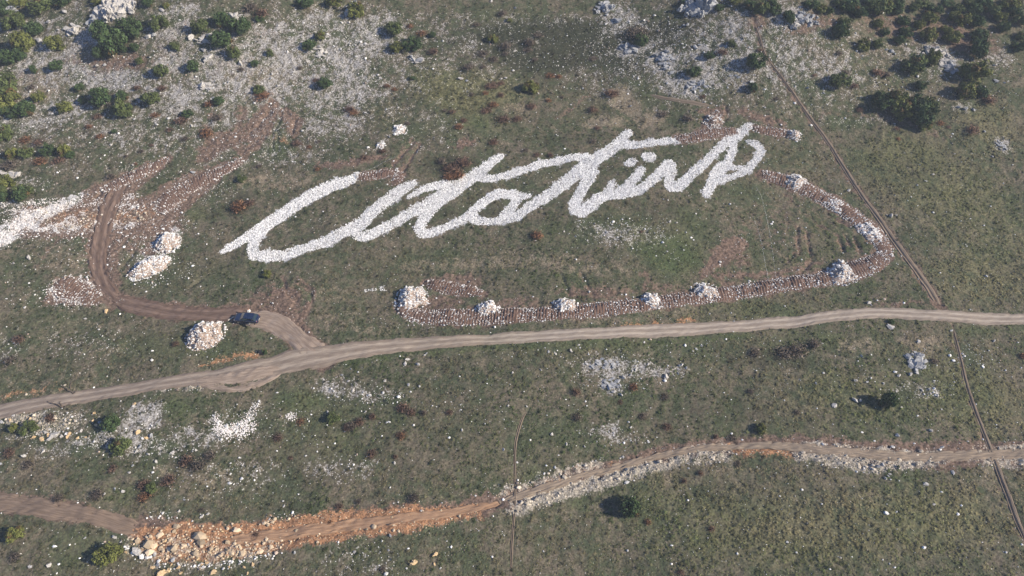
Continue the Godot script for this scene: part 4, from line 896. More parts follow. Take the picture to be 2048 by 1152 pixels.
const LAYER_SOIL_STROKES := [
	[0.9,-77.28,-25.76,1.02,-77.96,-21.85,1.77,-78.43,-17.78,2.29,-78.03,-13.26,2.15,-77.33,-8.84,2.21,-75.96,-4.52,2.02,-73.31,-0.29,1.94],
	[0.95,-71.85,1.4,1.84,-68.56,2.45,1.98,-64.14,3.67,1.79,-59.4,4.53,1.7,-54.78,5.09,1.71,-50.33,5.2,1.82,-45.9,5.26,1.78],
	[0.6,-48.35,6.06,1.21,-44.8,6.29,1.89,-41.66,6.7,2.2,-38.73,8.47,1.91,-36.21,10.58,1.97,-34.1,12.07,2.48,-31.95,13.36,2.97],
	[0.8,-92.06,-14.87,3.68,-85.5,-14.89,4.08,-79.32,-16.01,4.05,-72.22,-17.55,3.58,-67.93,-19.47,2.9],
	[0.95,-20.11,2.96,1.05,-18.34,4.93,1.66,-14.31,5.94,1.74,-5.56,6.29,1.98,4.85,6.07,1.61,15.31,5.22,1.58,26.93,3.36,1.48,37.98,1.27,1.66,48.36,-0.9,1.74,55.91,-2.13,1.77,61.78,-3.65,2.23,66.45,-5.53,2.12,69.31,-7.33,1.58],
	[0.95,50.16,-26.2,1.32,53.56,-25.41,1.77,56.52,-24.07,2.07,59.85,-21.98,1.92,63.58,-19.1,2.05,66.56,-15.73,2.15,68.58,-12.75,2.24,69.61,-9.84,1.95,69.49,-7.33,1.56],
	[0.95,-15.23,-0.94,1.09,-12.03,-0.22,1.58,-8.4,0.55,1.45,-5.24,1.54,0.96],
	[0.95,33.66,-34.28,1.01,37.09,-34.64,1.39,40.83,-35.63,1.48,44.52,-36.16,1.32,46.95,-36.44,0.78],
	[0.95,40.02,-37.53,1.25,42.05,-38.91,1.82,43.48,-40.49,1.07],
	[0.95,50.17,-37.2,0.66,52.92,-36.62,1.05,55.5,-36.38,1.04,57.77,-36.13,0.79],
	[0.95,-31.08,-25.37,0.86,-28.8,-25.54,1.29,-25.84,-25.95,1.28,-22.85,-26.15,1.27],
	[0.95,-23.38,-26.4,0.73,-22.49,-25.42,1.36,-22.97,-23.98,1.12],
	[0.95,-69.87,-30.22,0.71,-72.02,-28.35,1.28,-74.92,-26.1,1.43,-77.81,-24.09,1.58,-80.57,-21.85,1.3],
	[0.95,-54.81,-30.37,0.86,-57.99,-27.94,1.42,-61.54,-25.73,1.69,-64.95,-23.29,2.09,-67.25,-20.65,2.44,-68.64,-17.72,1.85],
	[0.95,-81.96,1.11,1.84,-80.64,-0.54,2.64,-78.73,-0.1,2.77,-76.19,0.86,2.24,-74,1.86,1.32],
	[0.75,-50.61,-44.24,1.13,-51.97,-40.61,2.51,-53.35,-37.35,3.14,-53.51,-33.99,1.73],
	[0.7,-47.98,-41.93,1.5,-45.54,-39.51,2.04,-45.77,-37.42,1.56],
	[0.75,-56.52,-36.55,1.71,-60.24,-34.41,2.68,-62.31,-31.96,2.17,-63.5,-30.37,0.96],
	[0.6,-57.09,-33.92,1.46,-54.67,-31.81,1.25],
	[0.6,-63.66,-37.45,1.18,-62.48,-35.51,1.18],
	[0.5,-56.8,-41.58,1.48,-56.86,-38.66,1.27],
	[0.5,-62.84,-40.49,1.34,-61.23,-40.1,0.9],
	[0.75,-38.75,-28.34,0.77,-33.71,-28.7,1.03,-29.73,-29.52,1.02,-25.75,-30.39,0.76],
	[0.8,-20.32,-33.95,0.47,-22.41,-30.58,0.47,-23.99,-27.75,0.46],
	[0.85,-19.04,-33.31,0.45,-20.78,-29.08,0.45,-22.07,-26.27,0.45],
	[0.7,-11.16,-33.18,1,-8.12,-34.15,1],
	[0.8,34.47,-2.25,0.71,36.72,-4.83,1.27,39.53,-7.7,1.9,42.54,-9.75,1.79],
	[0.8,36.8,-2.47,0.54,43.32,-2.96,0.55,48.93,-3.43,0.55,54.75,-4.7,0.43,57.51,-6.5,0.3],
	[0.85,59.93,-22.34,0.38,62.81,-19.95,0.38,64.85,-18.37,0.38],
	[0.85,54.61,-13.97,0.29,53.77,-9.91,0.29,53.57,-7.85,0.3],
	[0.85,56.17,-12.83,0.31,55.9,-9.36,0.3,55.52,-7.07,0.29],
	[0.85,61.54,-12.25,0.34,62.05,-9.92,0.33,61.95,-8.19,0.31],
	[0.85,63.18,-12,0.33,63.48,-9.67,0.33],
	[0.85,64.77,-11.63,0.32,64.92,-8.16,0.32],
	[0.85,62.35,-16.13,0.38,64.66,-13.98,0.38],
	[0.85,58.64,-14.36,0.38,60,-13.66,0.38],
	[0.85,50.88,-5.9,0.27,52.8,-8.18,0.27],
	[0.85,52.85,-3.69,0.27,55.66,-6.5,0.27],
	[0.85,54.3,-21.61,0.36,54.75,-20.44,0.36],
	[0.8,-41.58,-2.34,0.35,-40.53,0.27,0.68,-38.44,2.91,0.69],
	[0.8,-38.2,-0.78,0.29,-36.01,0.5,0.35,-35.61,2.9,0.39,-37.11,5.46,0.81],
	[0.8,-38.94,1.13,0.26,-38.18,2.39,0.36,-38.49,3.63,0.3],
	[0.6,-14.87,-2.33,0.3,-12.49,-0.45,0.29],
	[0.5,12.52,-2.42,0.28,10.23,2.31,0.27],
	[0.5,12.52,-2.42,0.29,14.19,2.32,0.28],
	[0.55,23.96,-2.06,0.79,24.58,0.52,0.97],
	[0.7,52.75,-60.59,0.56,53.5,-55.95,0.42,54.4,-52.45,0.43,56.97,-48.47,0.44,61.46,-41.37,0.6,65.48,-33.82,0.76,68.28,-24.11,0.77,70.84,-15.65,0.92,73.09,-7.55,1.07,74.75,-1.48,1.2,75.65,4.11,1.31],
	[0.5,76.58,7.13,0.47,75.99,10.31,0.47,75.38,14.15,0.46,74.4,20.54,0.57,74.14,25.28,0.56,74.06,28.98,0.65,73.8,33.7,0.73,73.52,39.63,0.7,73.55,44.51,0.67],
	[0.8,-78.48,37.72,1.28,-75.31,38.01,1.24,-67.41,39.07,1.32,-59.76,40.17,1.06,-55.25,40.88,0.83],
	[0.85,-53.56,41.75,1.85,-47.54,43.03,2.56,-41.1,43.24,2.5,-33.43,42.25,2.28,-23.51,40.95,2.18,-16.32,40.18,1.98,-9.1,39.14,1.7,-1.78,37.6,1.52,5.72,35.14,1.44,13.44,32.79,1.38,21.32,30.67,1.33,29.23,29.31,1.37,37,28.91,1.42,44.54,29.42,1.76,51.94,30.32,2.09,59.44,30.94,2.09,67.23,30.83,2.09,79.03,30.15,2.16,84.76,29.76,2.19],
	[0.4,-85.36,-11.71,1.12,-86.63,-5.01,0.54],
	[0.5,-74.52,-12.33,1.47,-70.82,-9.14,1.09],
	[0.7,47.7,-40.89,0.68,52.71,-39.01,0.9,56.79,-38.05,0.56],
	[0.6,39.35,-40.73,0.93,44.66,-41.71,0.91,44.93,-39.46,0.54],
	[0.35,64.54,-40.63,0.86,75.16,-40.86,0.94,83.9,-37.99,1.02,90.32,-35.11,1.31],
	[0.4,10.12,-40.86,0.47,13.46,-44.88,0.48],
	[0.6,11.23,-42.21,0.49,16.77,-46.84,0.5],
	[0.5,63.18,3.66,0.65,68.71,3,0.66,73.24,2.82,0.56],
	[0.75,-55.38,-30.12,1,-59.8,-26.96,2.21,-63.26,-24.51,3.17,-66.43,-21.26,4.05,-68.78,-17.14,3.53,-66.66,-12.65,2.21,-68.06,-9.23,1.61],
	[0.7,-69.94,-30.1,0.98,-73.61,-26.75,2.22,-77.14,-23.41,2.96,-80.5,-19.98,4.2],
	[0.72,-76.12,-25.81,1.62,-77.2,-21.89,3.14,-77.78,-17.81,3.97,-77.39,-13.29,3.52,-76.7,-8.87,3.14,-75.34,-4.55,2.73,-73.22,-0.83,2.45],
	[0.8,-44.32,4.45,1.02,-40.64,5.28,2.09,-37.62,7.47,1.72,-35.48,9.89,1.66],
	[0.7,-38.39,-1.86,0.39,-35.95,-0.24,0.53,-35.34,2.38,0.57,-36.71,5.26,1],
	[0.75,-43.08,-0.3,0.39,-40.51,1.33,0.9,-38.25,3.94,1.03]]
const LAYER_SOIL_PATCHES := [
	[0.5,41.14,-6.14,4.15,2.76],
	[0.3,51.34,-14.46,12.45,7],
	[0.6,-42.54,2.37,5.33,3.59],
	[0.5,-39.87,2.39,2.66,3.14],
	[0.55,14.67,1.8,7.95,1.44],
	[0.6,-10.29,-1.45,6.32,1.94],
	[0.5,1.4,3.62,5.27,1.45],
	[0.5,27.23,0.92,6.23,1.24],
	[0.5,41.06,-0.74,5.4,1.28],
	[0.6,-12.74,3.02,5.31,1.66],
	[0.7,-78.54,0.42,5.39,3.33],
	[0.5,-66.78,-14.93,5.77,3.97],
	[0.3,-102.56,-43.94,3.19,2.04],
	[0.35,-85.98,-52.54,7.58,2.4],
	[0.5,67.31,-60.96,6.56,2.4],
	[0.5,62.41,-58.17,3.25,1.68],
	[0.5,54.01,-60.47,2.72,2.94],
	[0.5,92.07,-62.22,17.83,4.81],
	[0.5,102.41,-58.66,6.64,4.07],
	[0.22,-65.13,-51.96,21.56,4.54],
	[0.22,-79.58,-60.2,13.19,6.16],
	[0.25,-57.88,-60.9,6.63,3.65],
	[0.55,-73.93,-16.89,8.71,4.49],
	[0.5,-74.52,-12.33,6.65,4.42],
	[0.5,-86.12,-13.94,9.53,3.38],
	[0.4,-68.6,-4.76,4.61,2.86],
	[0.35,-94.45,-54.62,6.56,2],
	[0.3,-104.89,-51.6,5.44,1.8],
	[0.5,-83.8,-52.91,5.41,1.67]]
const LAYER_ORANGE_STROKES := [
	[0.8,-53.21,42.91,1.35,-48.81,43.52,2.63,-41.05,43.44,2.58,-33.43,42.25,2.19,-23.5,41.02,2.03,-16.31,40.32,1.72,-10.54,39.44,1.29,-5.45,38.45,0.71],
	[0.7,-24.11,41.86,0.71,-17.64,41.59,0.71,-9.03,40.54,0.56,-4.69,39.5,0.42],
	[0.75,33.85,29.32,0.49,39.8,30.18,0.65,47.26,30.74,0.49],
	[0.6,1.2,36.18,0.22,7.27,34.08,0.22,15.86,31.25,0.22],
	[0.9,18.51,8.72,0.28,23.76,7.98,0.29,31.74,6.92,0.29],
	[0.9,-52.02,15.11,0.3,-48.84,14.54,0.4,-44.87,13.65,0.4,-41.73,12.67,0.4],
	[0.5,-83.16,20.85,0.4,-77.08,19.74,0.52,-73.28,18.89,0.42],
	[0.35,-92.49,-16.04,2.14,-86.5,-15.07,2.35,-80.07,-15.4,2.12,-70.19,-17.08,1.42],
	[0.7,-75.83,-25.83,0.62,-72.83,-27.61,0.62,-70.38,-29.85,0.49],
	[0.4,-48.13,-35.84,0.88,-46.38,-34.59,0.66]]
const LAYER_ORANGE_PATCHES := [
	]
const LAYER_SCREE_STROKES := [
	]
const LAYER_SCREE_PATCHES := [
	[0.9,-88.9,-50.46,7.55,3.41],
	[0.75,-94.53,-42.38,6.34,3.28],
	[0.9,-82.82,-48.19,4.28,2.36],
	[0.6,-71.22,-43.85,7.4,2.94],
	[0.8,-73.64,-51.76,4.31,2.28],
	[0.7,-65.46,-54.23,6.5,3.44],
	[0.5,-106.02,-55.46,4.4,5.2],
	[0.6,-104.06,-38.84,6.28,3.87],
	[0.5,-54.85,-54,8.71,4.71],
	[0.45,-44.16,-53.8,9.84,7.47],
	[0.6,-35.92,-58.2,6.65,7.87],
	[0.8,-29.76,-63.85,5.64,4.75],
	[0.55,-34.86,-47.73,7.53,6.53],
	[0.45,-51.39,-60.49,8.86,3.69],
	[0.5,-74.58,-63.59,6.64,5.07],
	[0.4,-60.14,-46.57,12.8,4.54],
	[0.4,-37.34,-41.3,7.38,5.14],
	[0.6,-42.16,-65.5,6.76,2.59],
	[0.8,24.53,-66.6,4.54,4.06],
	[0.8,26.17,-58.22,4.44,1.87],
	[0.8,33.38,-54.34,4.36,3.18],
	[0.75,37.97,-47.39,6.4,3.58],
	[0.6,46.23,-56.79,7.6,7.04],
	[0.55,42.45,-50.37,7.5,4.6],
	[0.4,57.41,-52.63,6.43,5.29],
	[0.9,62.72,-60.46,6.53,3.52],
	[0.35,63.46,-48.7,9.58,5.23],
	[0.6,57.36,-61.48,5.45,3.59],
	[0.7,92.46,-54.99,6.56,5.24],
	[0.5,106.15,-56.14,4.4,4.02],
	[0.6,101.14,-33.38,2.05,2.18],
	[0.7,95.53,-42.42,3.16,1.49],
	[0.4,70.69,-39.47,7.32,1.55],
	[0.3,72.33,-49.35,6.42,3.32],
	[0.9,-58.51,24.73,3.56,2.99],
	[0.75,-62.33,28.49,6.98,1.81],
	[0.6,-75.78,26.58,6.29,2.39],
	[0.5,-69.55,30.03,4.62,1.31],
	[0.8,17.9,15.93,6.63,1.94],
	[0.8,16.79,19.42,2.45,1.7],
	[0.5,26.16,16.61,4.14,1.06],
	[0.6,-27.31,19.54,4.91,1.78],
	[0.3,-21.37,21.36,4.05,1.4],
	[0.7,14.66,26.44,3.15,1.11],
	[0.3,16.11,28,4.69,0.79],
	[0.5,67.05,20.28,4.87,1.24],
	[0.5,-85.55,11.25,2.13,2.83],
	[0.6,-49.28,28.35,4.66,2.09],
	[0.6,-55.66,30.07,4.61,1.99],
	[0.25,-41.16,33.68,6.81,2.28],
	[0.2,-72.08,11.08,6.83,2.48],
	[0.3,-24.64,32.86,5.32,1.94],
	[0.3,-21.34,46.48,4.91,1.98],
	[0.3,-50.33,-30.36,6.11,2.43],
	[0.4,-49.59,-46.09,6.41,3.58],
	[0.4,21.12,-10.75,7.48,2.52],
	[0.4,16.53,-11.91,3.76,2.33],
	[0.25,-13.99,-64.01,9.03,4.24],
	[0.3,4.1,-66.95,13.66,1.91],
	[0.15,-17,-36.88,6.22,5.13],
	[0.5,-96.76,-17.18,4.82,2.4],
	[0.5,-95.22,-23.3,4.94,1.87],
	[0.2,-57.79,-22.03,2.97,3.53],
	[0.34,-77.18,-47.31,35.18,17.75],
	[0.32,-45.99,-51.18,28.2,17.38],
	[0.3,-101.16,-62.78,17.9,9.26],
	[0.3,38.68,-54.58,21.73,12.4],
	[0.25,67.04,-51.04,17.13,9.81],
	[0.2,-59.33,-35.04,26.88,5.86],
	[0.2,-13.71,-56.99,17.69,9.72],
	[0.5,-100.63,-56.41,8.81,5.13],
	[0.5,-94.79,-60.8,5.55,3.08],
	[0.4,-108.32,-63.39,6.74,3.24],
	[0.4,-106.32,-49.08,5.4,3.08],
	[0.6,-94.99,-52.23,5.43,2.5],
	[0.5,-76.16,-59.98,5.49,2.42]]
const LAYER_WHITE_STROKES := [
	[0.8,-97.17,-8.99,2.57,-95.45,-11.55,2.59,-93.24,-14.26,2.88,-89.89,-16.69,2.08,-86.8,-18.79,1.54,-83.87,-20.07,0.76],
	[0.5,-93.87,-12.27,2.04,-88.87,-13.82,1.73,-83.56,-14.64,1.44],
	[0.55,-87.56,-12.73,1.2,-81.38,-13.63,0.94,-74.17,-14.38,0.58],
	[0.42,-47.09,24.16,0.6,-46.37,25.82,1.01,-44.31,26.61,1.37,-42.27,25.32,1.26,-41.46,23.61,0.88,-40.98,22.15,0.44],
	[0.55,-91.15,-12.57,0.21,-89.46,-12.86,0.47,-88,-13.84,0.13],
	[0.6,-80.36,-14.75,0.23,-78.37,-14.92,0.24,-76.71,-16.24,0.12],
	[0.57,-80.19,-18.88,0.28,-77.81,-19.37,0.4,-75.55,-20.34,0.12],
	[0.74,-77.67,-14.17,0.32,-75.58,-14.39,0.31,-73.52,-14.73,0.12],
	[0.61,-78.03,-19.57,0.45,-76.05,-20.01,0.45,-74.19,-20.99,0.12],
	[0.65,-86.18,-15.35,0.23,-84.12,-15.62,0.42,-82.03,-15.83,0.12],
	[0.69,-96.6,-15.81,0.35,-95.03,-16.03,0.52,-93.48,-16.32,0.13],
	[0.6,-87.7,-13.67,0.29,-85.68,-14.19,0.28,-83.67,-14.73,0.12],
	[0.58,-77.19,-14.33,0.41,-76.04,-14.75,0.25,-74.87,-15.07,0.12],
	[0.74,-93.31,-14.89,0.49,-92.28,-15.47,0.44,-91.33,-16.29,0.13],
	[0.77,-96.25,-13.38,0.33,-93.72,-13.97,0.39,-91.22,-14.67,0.13],
	[0.55,-90.17,-13.3,0.31,-88.51,-13.92,0.28,-86.55,-13.69,0.11],
	[0.63,-95.35,-12.6,0.28,-92.95,-12.71,0.5,-90.78,-13.44,0.13],
	[0.56,-91.63,-12.2,0.39,-90.43,-12.33,0.2,-89.45,-13.07,0.13],
	[0.69,-93.21,-18.85,0.45,-91.89,-19.11,0.53,-90.69,-19.7,0.13],
	[0.65,-91.82,-14.69,0.27,-90.78,-15.24,0.46,-89.66,-15.57,0.13],
	[0.57,-95.87,-13.16,0.27,-94.51,-13.69,0.23,-92.87,-13.52,0.12],
	[0.64,-77.59,-17.52,0.45,-74.92,-18.04,0.42,-72.31,-18.89,0.12],
	[0.81,-85.74,-13.14,0.46,-84.44,-13.74,0.29,-83.11,-14.26,0.12],
	[0.68,-80.49,-17.68,0.38,-78.11,-18.2,0.26,-75.86,-19.22,0.12],
	[0.84,-76.04,-14.3,0.37,-73.34,-14.47,0.44,-70.7,-14.95,0.12],
	[0.56,-76.92,-18.32,0.37,-75.74,-18.71,0.41,-74.73,-19.73,0.12],
	[0.5,-91.27,-11.85,0.45,-88.69,-12.02,0.43,-86.45,-13.17,0.12],
	[0.57,-78.63,-17.28,0.38,-76.1,-17.61,0.45,-73.74,-18.66,0.12],
	[0.51,-87.22,-16.03,0.37,-86.11,-16.35,0.46,-85.12,-17.05,0.13],
	[0.68,-93.88,-14.13,0.2,-91.65,-14.68,0.44,-89.19,-14.6,0.12],
	[0.59,-79.14,-0.43,0.23,-76.95,-0.91,0.17],
	[0.53,-78.38,3.05,0.22,-76.96,3.02,0.16],
	[0.76,-76.05,0.24,0.22,-74.1,0.37,0.16],
	[0.59,-81.96,2.69,0.21,-80.35,2.86,0.16],
	[0.76,-79.25,2.08,0.23,-77.9,1.59,0.17],
	[0.66,-82.12,0.4,0.21,-80.28,0.63,0.16],
	[0.66,-78.54,-2.74,0.23,-76.85,-2.95,0.17],
	[0.57,-77.51,0.13,0.21,-76.01,0.33,0.16],
	[0.69,-79.86,1.92,0.22,-77.26,1.9,0.16],
	[0.64,-78.74,-0.86,0.22,-76.13,-0.63,0.16],
	[0.68,-80.06,2.53,0.22,-77.82,2.27,0.17],
	[0.7,-81.6,2.02,0.23,-80.03,1.46,0.17],
	[0.55,-83.41,-1.64,0.22,-80.96,-1.45,0.16],
	[0.69,-80.13,0.79,0.23,-78.57,0.19,0.17]]
const LAYER_WHITE_PATCHES := [
	[0.35,-35.19,24.09,0.96,0.84],
	[0.5,-23.25,-37.19,1.66,1.55],
	[0.5,-26.83,-33.19,1.02,0.89],
	[0.62,-79.41,0.46,4.49,2.7],
	[0.5,-65.23,-11.54,2.66,2.94],
	[0.6,-67.1,-5.89,3.71,2.44]]
const LAYER_GREEN_STROKES := [
	[0.8,-27.16,14.55,0.76,-18.9,13.05,0.67,-10.47,12.55,0.57,-2.02,12.47,0.57,6.4,12.05,0.56,19.13,11.4,0.55,32.1,10.36,0.57,40.85,9.47,0.59],
	[0.6,75.68,8.36,0.65,88.95,8.22,0.88]]
const LAYER_GREEN_PATCHES := [
	[0.7,29.54,-6.59,5.52,5.47],
	[0.5,24.77,-9.7,5.59,4.51],
	[0.45,33.45,-11.23,4.7,6.78],
	[0.4,20.39,-13.05,5.66,3.5],
	[0.35,9.93,-10.92,5.62,3.5],
	[0.25,-11.43,-6.07,14.75,2.76],
	[0.3,6.81,-0.93,10.75,2.15],
	[0.5,-59.93,11.32,7.66,3.01],
	[0.3,-78.71,7.13,6.97,2.49],
	[0.5,-49.36,12.44,5.07,2.13],
	[0.3,-66.1,-2.56,5.48,4.42],
	[0.3,-54.64,-4.56,7.36,3.42],
	[0.6,-62.59,-17.32,3.89,2.88],
	[0.6,-34.33,21.33,4.86,2.26],
	[0.6,-53.76,23.42,3.19,2.06],
	[0.3,-25.77,24.74,12.73,4.23],
	[0.35,-29.75,29.67,7.75,3.21],
	[0.6,-58.66,36.99,3.69,1.61],
	[0.5,-61.71,44.72,4.94,2.66],
	[0.25,-38,34.4,4.52,2.28],
	[0.2,2.78,29.8,15.45,5.41],
	[0.5,10.11,37.8,2.23,1.43],
	[0.6,3.47,34.31,2.27,1.77],
	[0.25,27.69,39.29,11.78,5.71],
	[0.3,-20.1,45.14,4.25,2.01],
	[0.3,45.21,26.67,12.56,2.47],
	[0.35,72.07,17.93,11.52,5.48],
	[0.5,52.55,10.54,10.24,1.97],
	[0.5,14.85,11.97,13.5,1.28],
	[0.3,43.97,-6.26,5.54,4.45],
	[0.25,57.63,-8.79,5.61,5.74],
	[0.3,45.53,-20.01,5.86,4.74],
	[0.4,45.39,4.43,10.56,1.66],
	[0.4,-10.77,6.67,5.21,1.41],
	[0.4,-12.91,-38.22,8.33,3.86],
	[0.35,-3.55,-38.53,6.27,3.87],
	[0.4,16.62,-44.14,4.26,4.05],
	[0.3,27.36,-46.08,6.41,3.92],
	[0.3,64.51,-40.41,4.19,3.22],
	[0.4,70.69,-39.47,4.18,2.22],
	[0.25,78.43,-28.72,12.13,7.22],
	[0.4,-2.73,-66.83,9.1,4.18],
	[0.5,-47.65,-32.76,4.11,2.46],
	[0.3,-8.3,-23.39,6.92,2.42],
	[0.25,8.62,-27.03,6.01,2.58]]
const LAYER_STRAW_STROKES := [
	]
const LAYER_STRAW_PATCHES := [
	[0.9,23.11,-45.8,2.78,3.47],
	[0.8,25.2,-42.97,2.54,2.64],
	[0.7,20,-39.27,4.19,2.15],
	[0.7,28.85,-39.42,3.76,2.32],
	[0.5,16.32,-38.75,2.51,1.61],
	[0.6,0.64,-43.27,2.55,1.84],
	[0.5,-46.31,-24.77,10.98,2.69],
	[0.4,-40.34,-13.13,5.71,2.34],
	[0.4,-48.86,-17.08,6.79,2.64],
	[0.5,-2.2,-5.17,21.06,1.79],
	[0.4,15.89,-2.95,8.13,1.51],
	[0.5,-71.77,-12.47,3.81,2.89],
	[0.4,-81.77,-6.39,6.47,2.57],
	[0.3,-73.56,7.05,5.23,1.83],
	[0.4,-34.26,1.34,5.35,2.3],
	[0.4,-29.99,6.4,4.36,2.38],
	[0.4,-69.99,12.09,5.1,1.59],
	[0.4,-73.25,32.35,4.56,1.91],
	[0.6,-57.49,40.56,5.79,1.26],
	[0.5,-62.86,39.56,4.36,1],
	[0.5,-44.69,34.5,3.76,1.5],
	[0.4,-51,33.11,3.78,1.52],
	[0.5,59.04,11.57,5.09,1.95],
	[0.5,70.19,11.44,4.25,1.95],
	[0.3,20.94,34.08,7.59,1.19],
	[0.4,32.62,31.96,4.59,1.23],
	[0.2,-13.48,18,4.93,1.81],
	[0.25,49.91,37.57,11.81,2.17],
	[0.3,38.76,41.67,7.23,2.08],
	[0.4,29.22,-32.94,3.07,2.58],
	[0.4,25.85,4.99,8.73,1.38],
	[0.4,13.44,7.29,13.79,0.77],
	[0.4,-23.67,8.35,5.18,0.98],
	[0.25,70.44,34.49,4.52,3.8],
	[0.3,-80.57,-65.23,8.9,2.61],
	[0.4,-87.14,-52.65,6.5,2.42],
	[0.3,-54.39,-50.49,8.63,2.33],
	[0.35,-102.28,-50.24,6.5,5.1],
	[0.35,-72.19,-49.49,29.99,12.67],
	[0.3,-41.44,-48.92,21.58,13.89],
	[0.25,40.74,-54.19,17.34,9.65],
	[0.3,72.86,-52.69,21.56,9.15],
	[0.3,-92.76,-33.43,12.31,7.71],
	[0.25,-74.57,17.76,13.2,3.73],
	[0.15,-9.33,34.48,22.58,4.49],
	[0.4,-103.31,-57.87,13.27,7.81],
	[0.4,-92.69,-56.86,8.79,3.76],
	[0.4,-103.35,-46.49,8.58,5.11]]
const LAYER_DARK_STROKES := [
	]
const LAYER_DARK_PATCHES := [
	[0.75,17.49,-61,21.3,6.74],
	[0.6,6.31,-62.93,22.53,5.42],
	[0.4,30.23,-54.91,13.15,5.21],
	[0.35,13.78,-52.3,17.5,4.04],
	[0.8,6.18,-55.51,7.72,3.23],
	[0.5,-2.68,-59.91,6.69,5.49],
	[0.3,-13.77,-58.39,6.66,4.19],
	[0.8,27.55,-62.07,5.6,2.96],
	[0.5,36.18,-61.58,6.66,2.62],
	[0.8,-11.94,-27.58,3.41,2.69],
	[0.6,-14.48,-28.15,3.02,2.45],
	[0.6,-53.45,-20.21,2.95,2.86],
	[0.35,-36.31,-11.83,8.51,3.45],
	[0.4,-25.26,-15.08,5.74,2.29],
	[0.35,-11.92,-16.27,5.77,2.32],
	[0.5,-4.25,-17.38,3.86,1.91],
	[0.35,7.39,-19.47,5.83,2.97],
	[0.35,28.39,-16.72,5.76,2.37],
	[0.4,-52.82,-17.23,5.83,1.9],
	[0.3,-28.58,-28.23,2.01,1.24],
	[0.5,44.9,14.3,8.38,2.07],
	[0.3,33.38,23.07,9.63,3.38],
	[0.4,-26.61,18.65,3.29,1.07],
	[0.5,-49.19,31.53,3.82,2.02],
	[0.3,22.58,26.33,4.74,2.41],
	[0.2,10.7,26.52,3.15,1.59],
	[0.25,-30.88,32.05,9.17,3.92],
	[0.2,-15.76,29.82,7.72,3.19],
	[0.2,-22.19,-51.55,6.53,2.74],
	[0.4,9.91,-34.87,8.26,2.12],
	[0.3,-6.5,-30.8,6.1,2.5]]
const LAYER_OLIVE_STROKES := [
	]
const LAYER_OLIVE_PATCHES := [
	[0.95,-11.14,-46.78,8.57,5.6],
	[0.6,-17.75,-50.12,5.41,5.45],
	[0.6,-2.58,-47.75,6.46,5.32],
	[0.4,-7.75,-39.66,6.28,2.58],
	[0.5,82.67,-26.17,15.01,10.72],
	[0.5,89.69,-14.51,10.54,12.51],
	[0.6,99.54,-38.19,7.29,7.38],
	[0.5,79.41,-32.36,8.19,3.6],
	[0.5,84.24,-2.25,10.92,5.42],
	[0.3,41.85,4.46,17.58,3.08],
	[0.5,54.66,20.83,11.32,5.28],
	[0.6,74.88,21.41,8.09,7.06],
	[0.5,48.92,41.11,18.82,6.26],
	[0.5,34.23,42.96,14.38,4.79],
	[0.5,63.97,39.66,8.76,4.97],
	[0.3,77.5,-47.48,8.54,6.94],
	[0.3,58.34,-28.95,6.08,4.81],
	[0.3,58.79,-13.43,5.73,4.68],
	[0.2,4.7,12.97,16.78,1.84],
	[0.4,24.24,37.79,6.69,3.61],
	[0.2,-74.5,-34.51,8.23,3.59],
	[0.35,-27.77,-40.97,6.31,3.95]]
const LAYER_STONES_STROKES := [
	[13,-47.29,24,0.37,-46.41,25.66,0.64,-44.58,26.78,0.93,-42.41,25.4,0.81,-41.6,23.7,0.62,-40.94,21.97,0.27],
	[6,-47.22,25.84,1.17,-43.64,26.18,1.74,-41.28,24.46,1.44]]
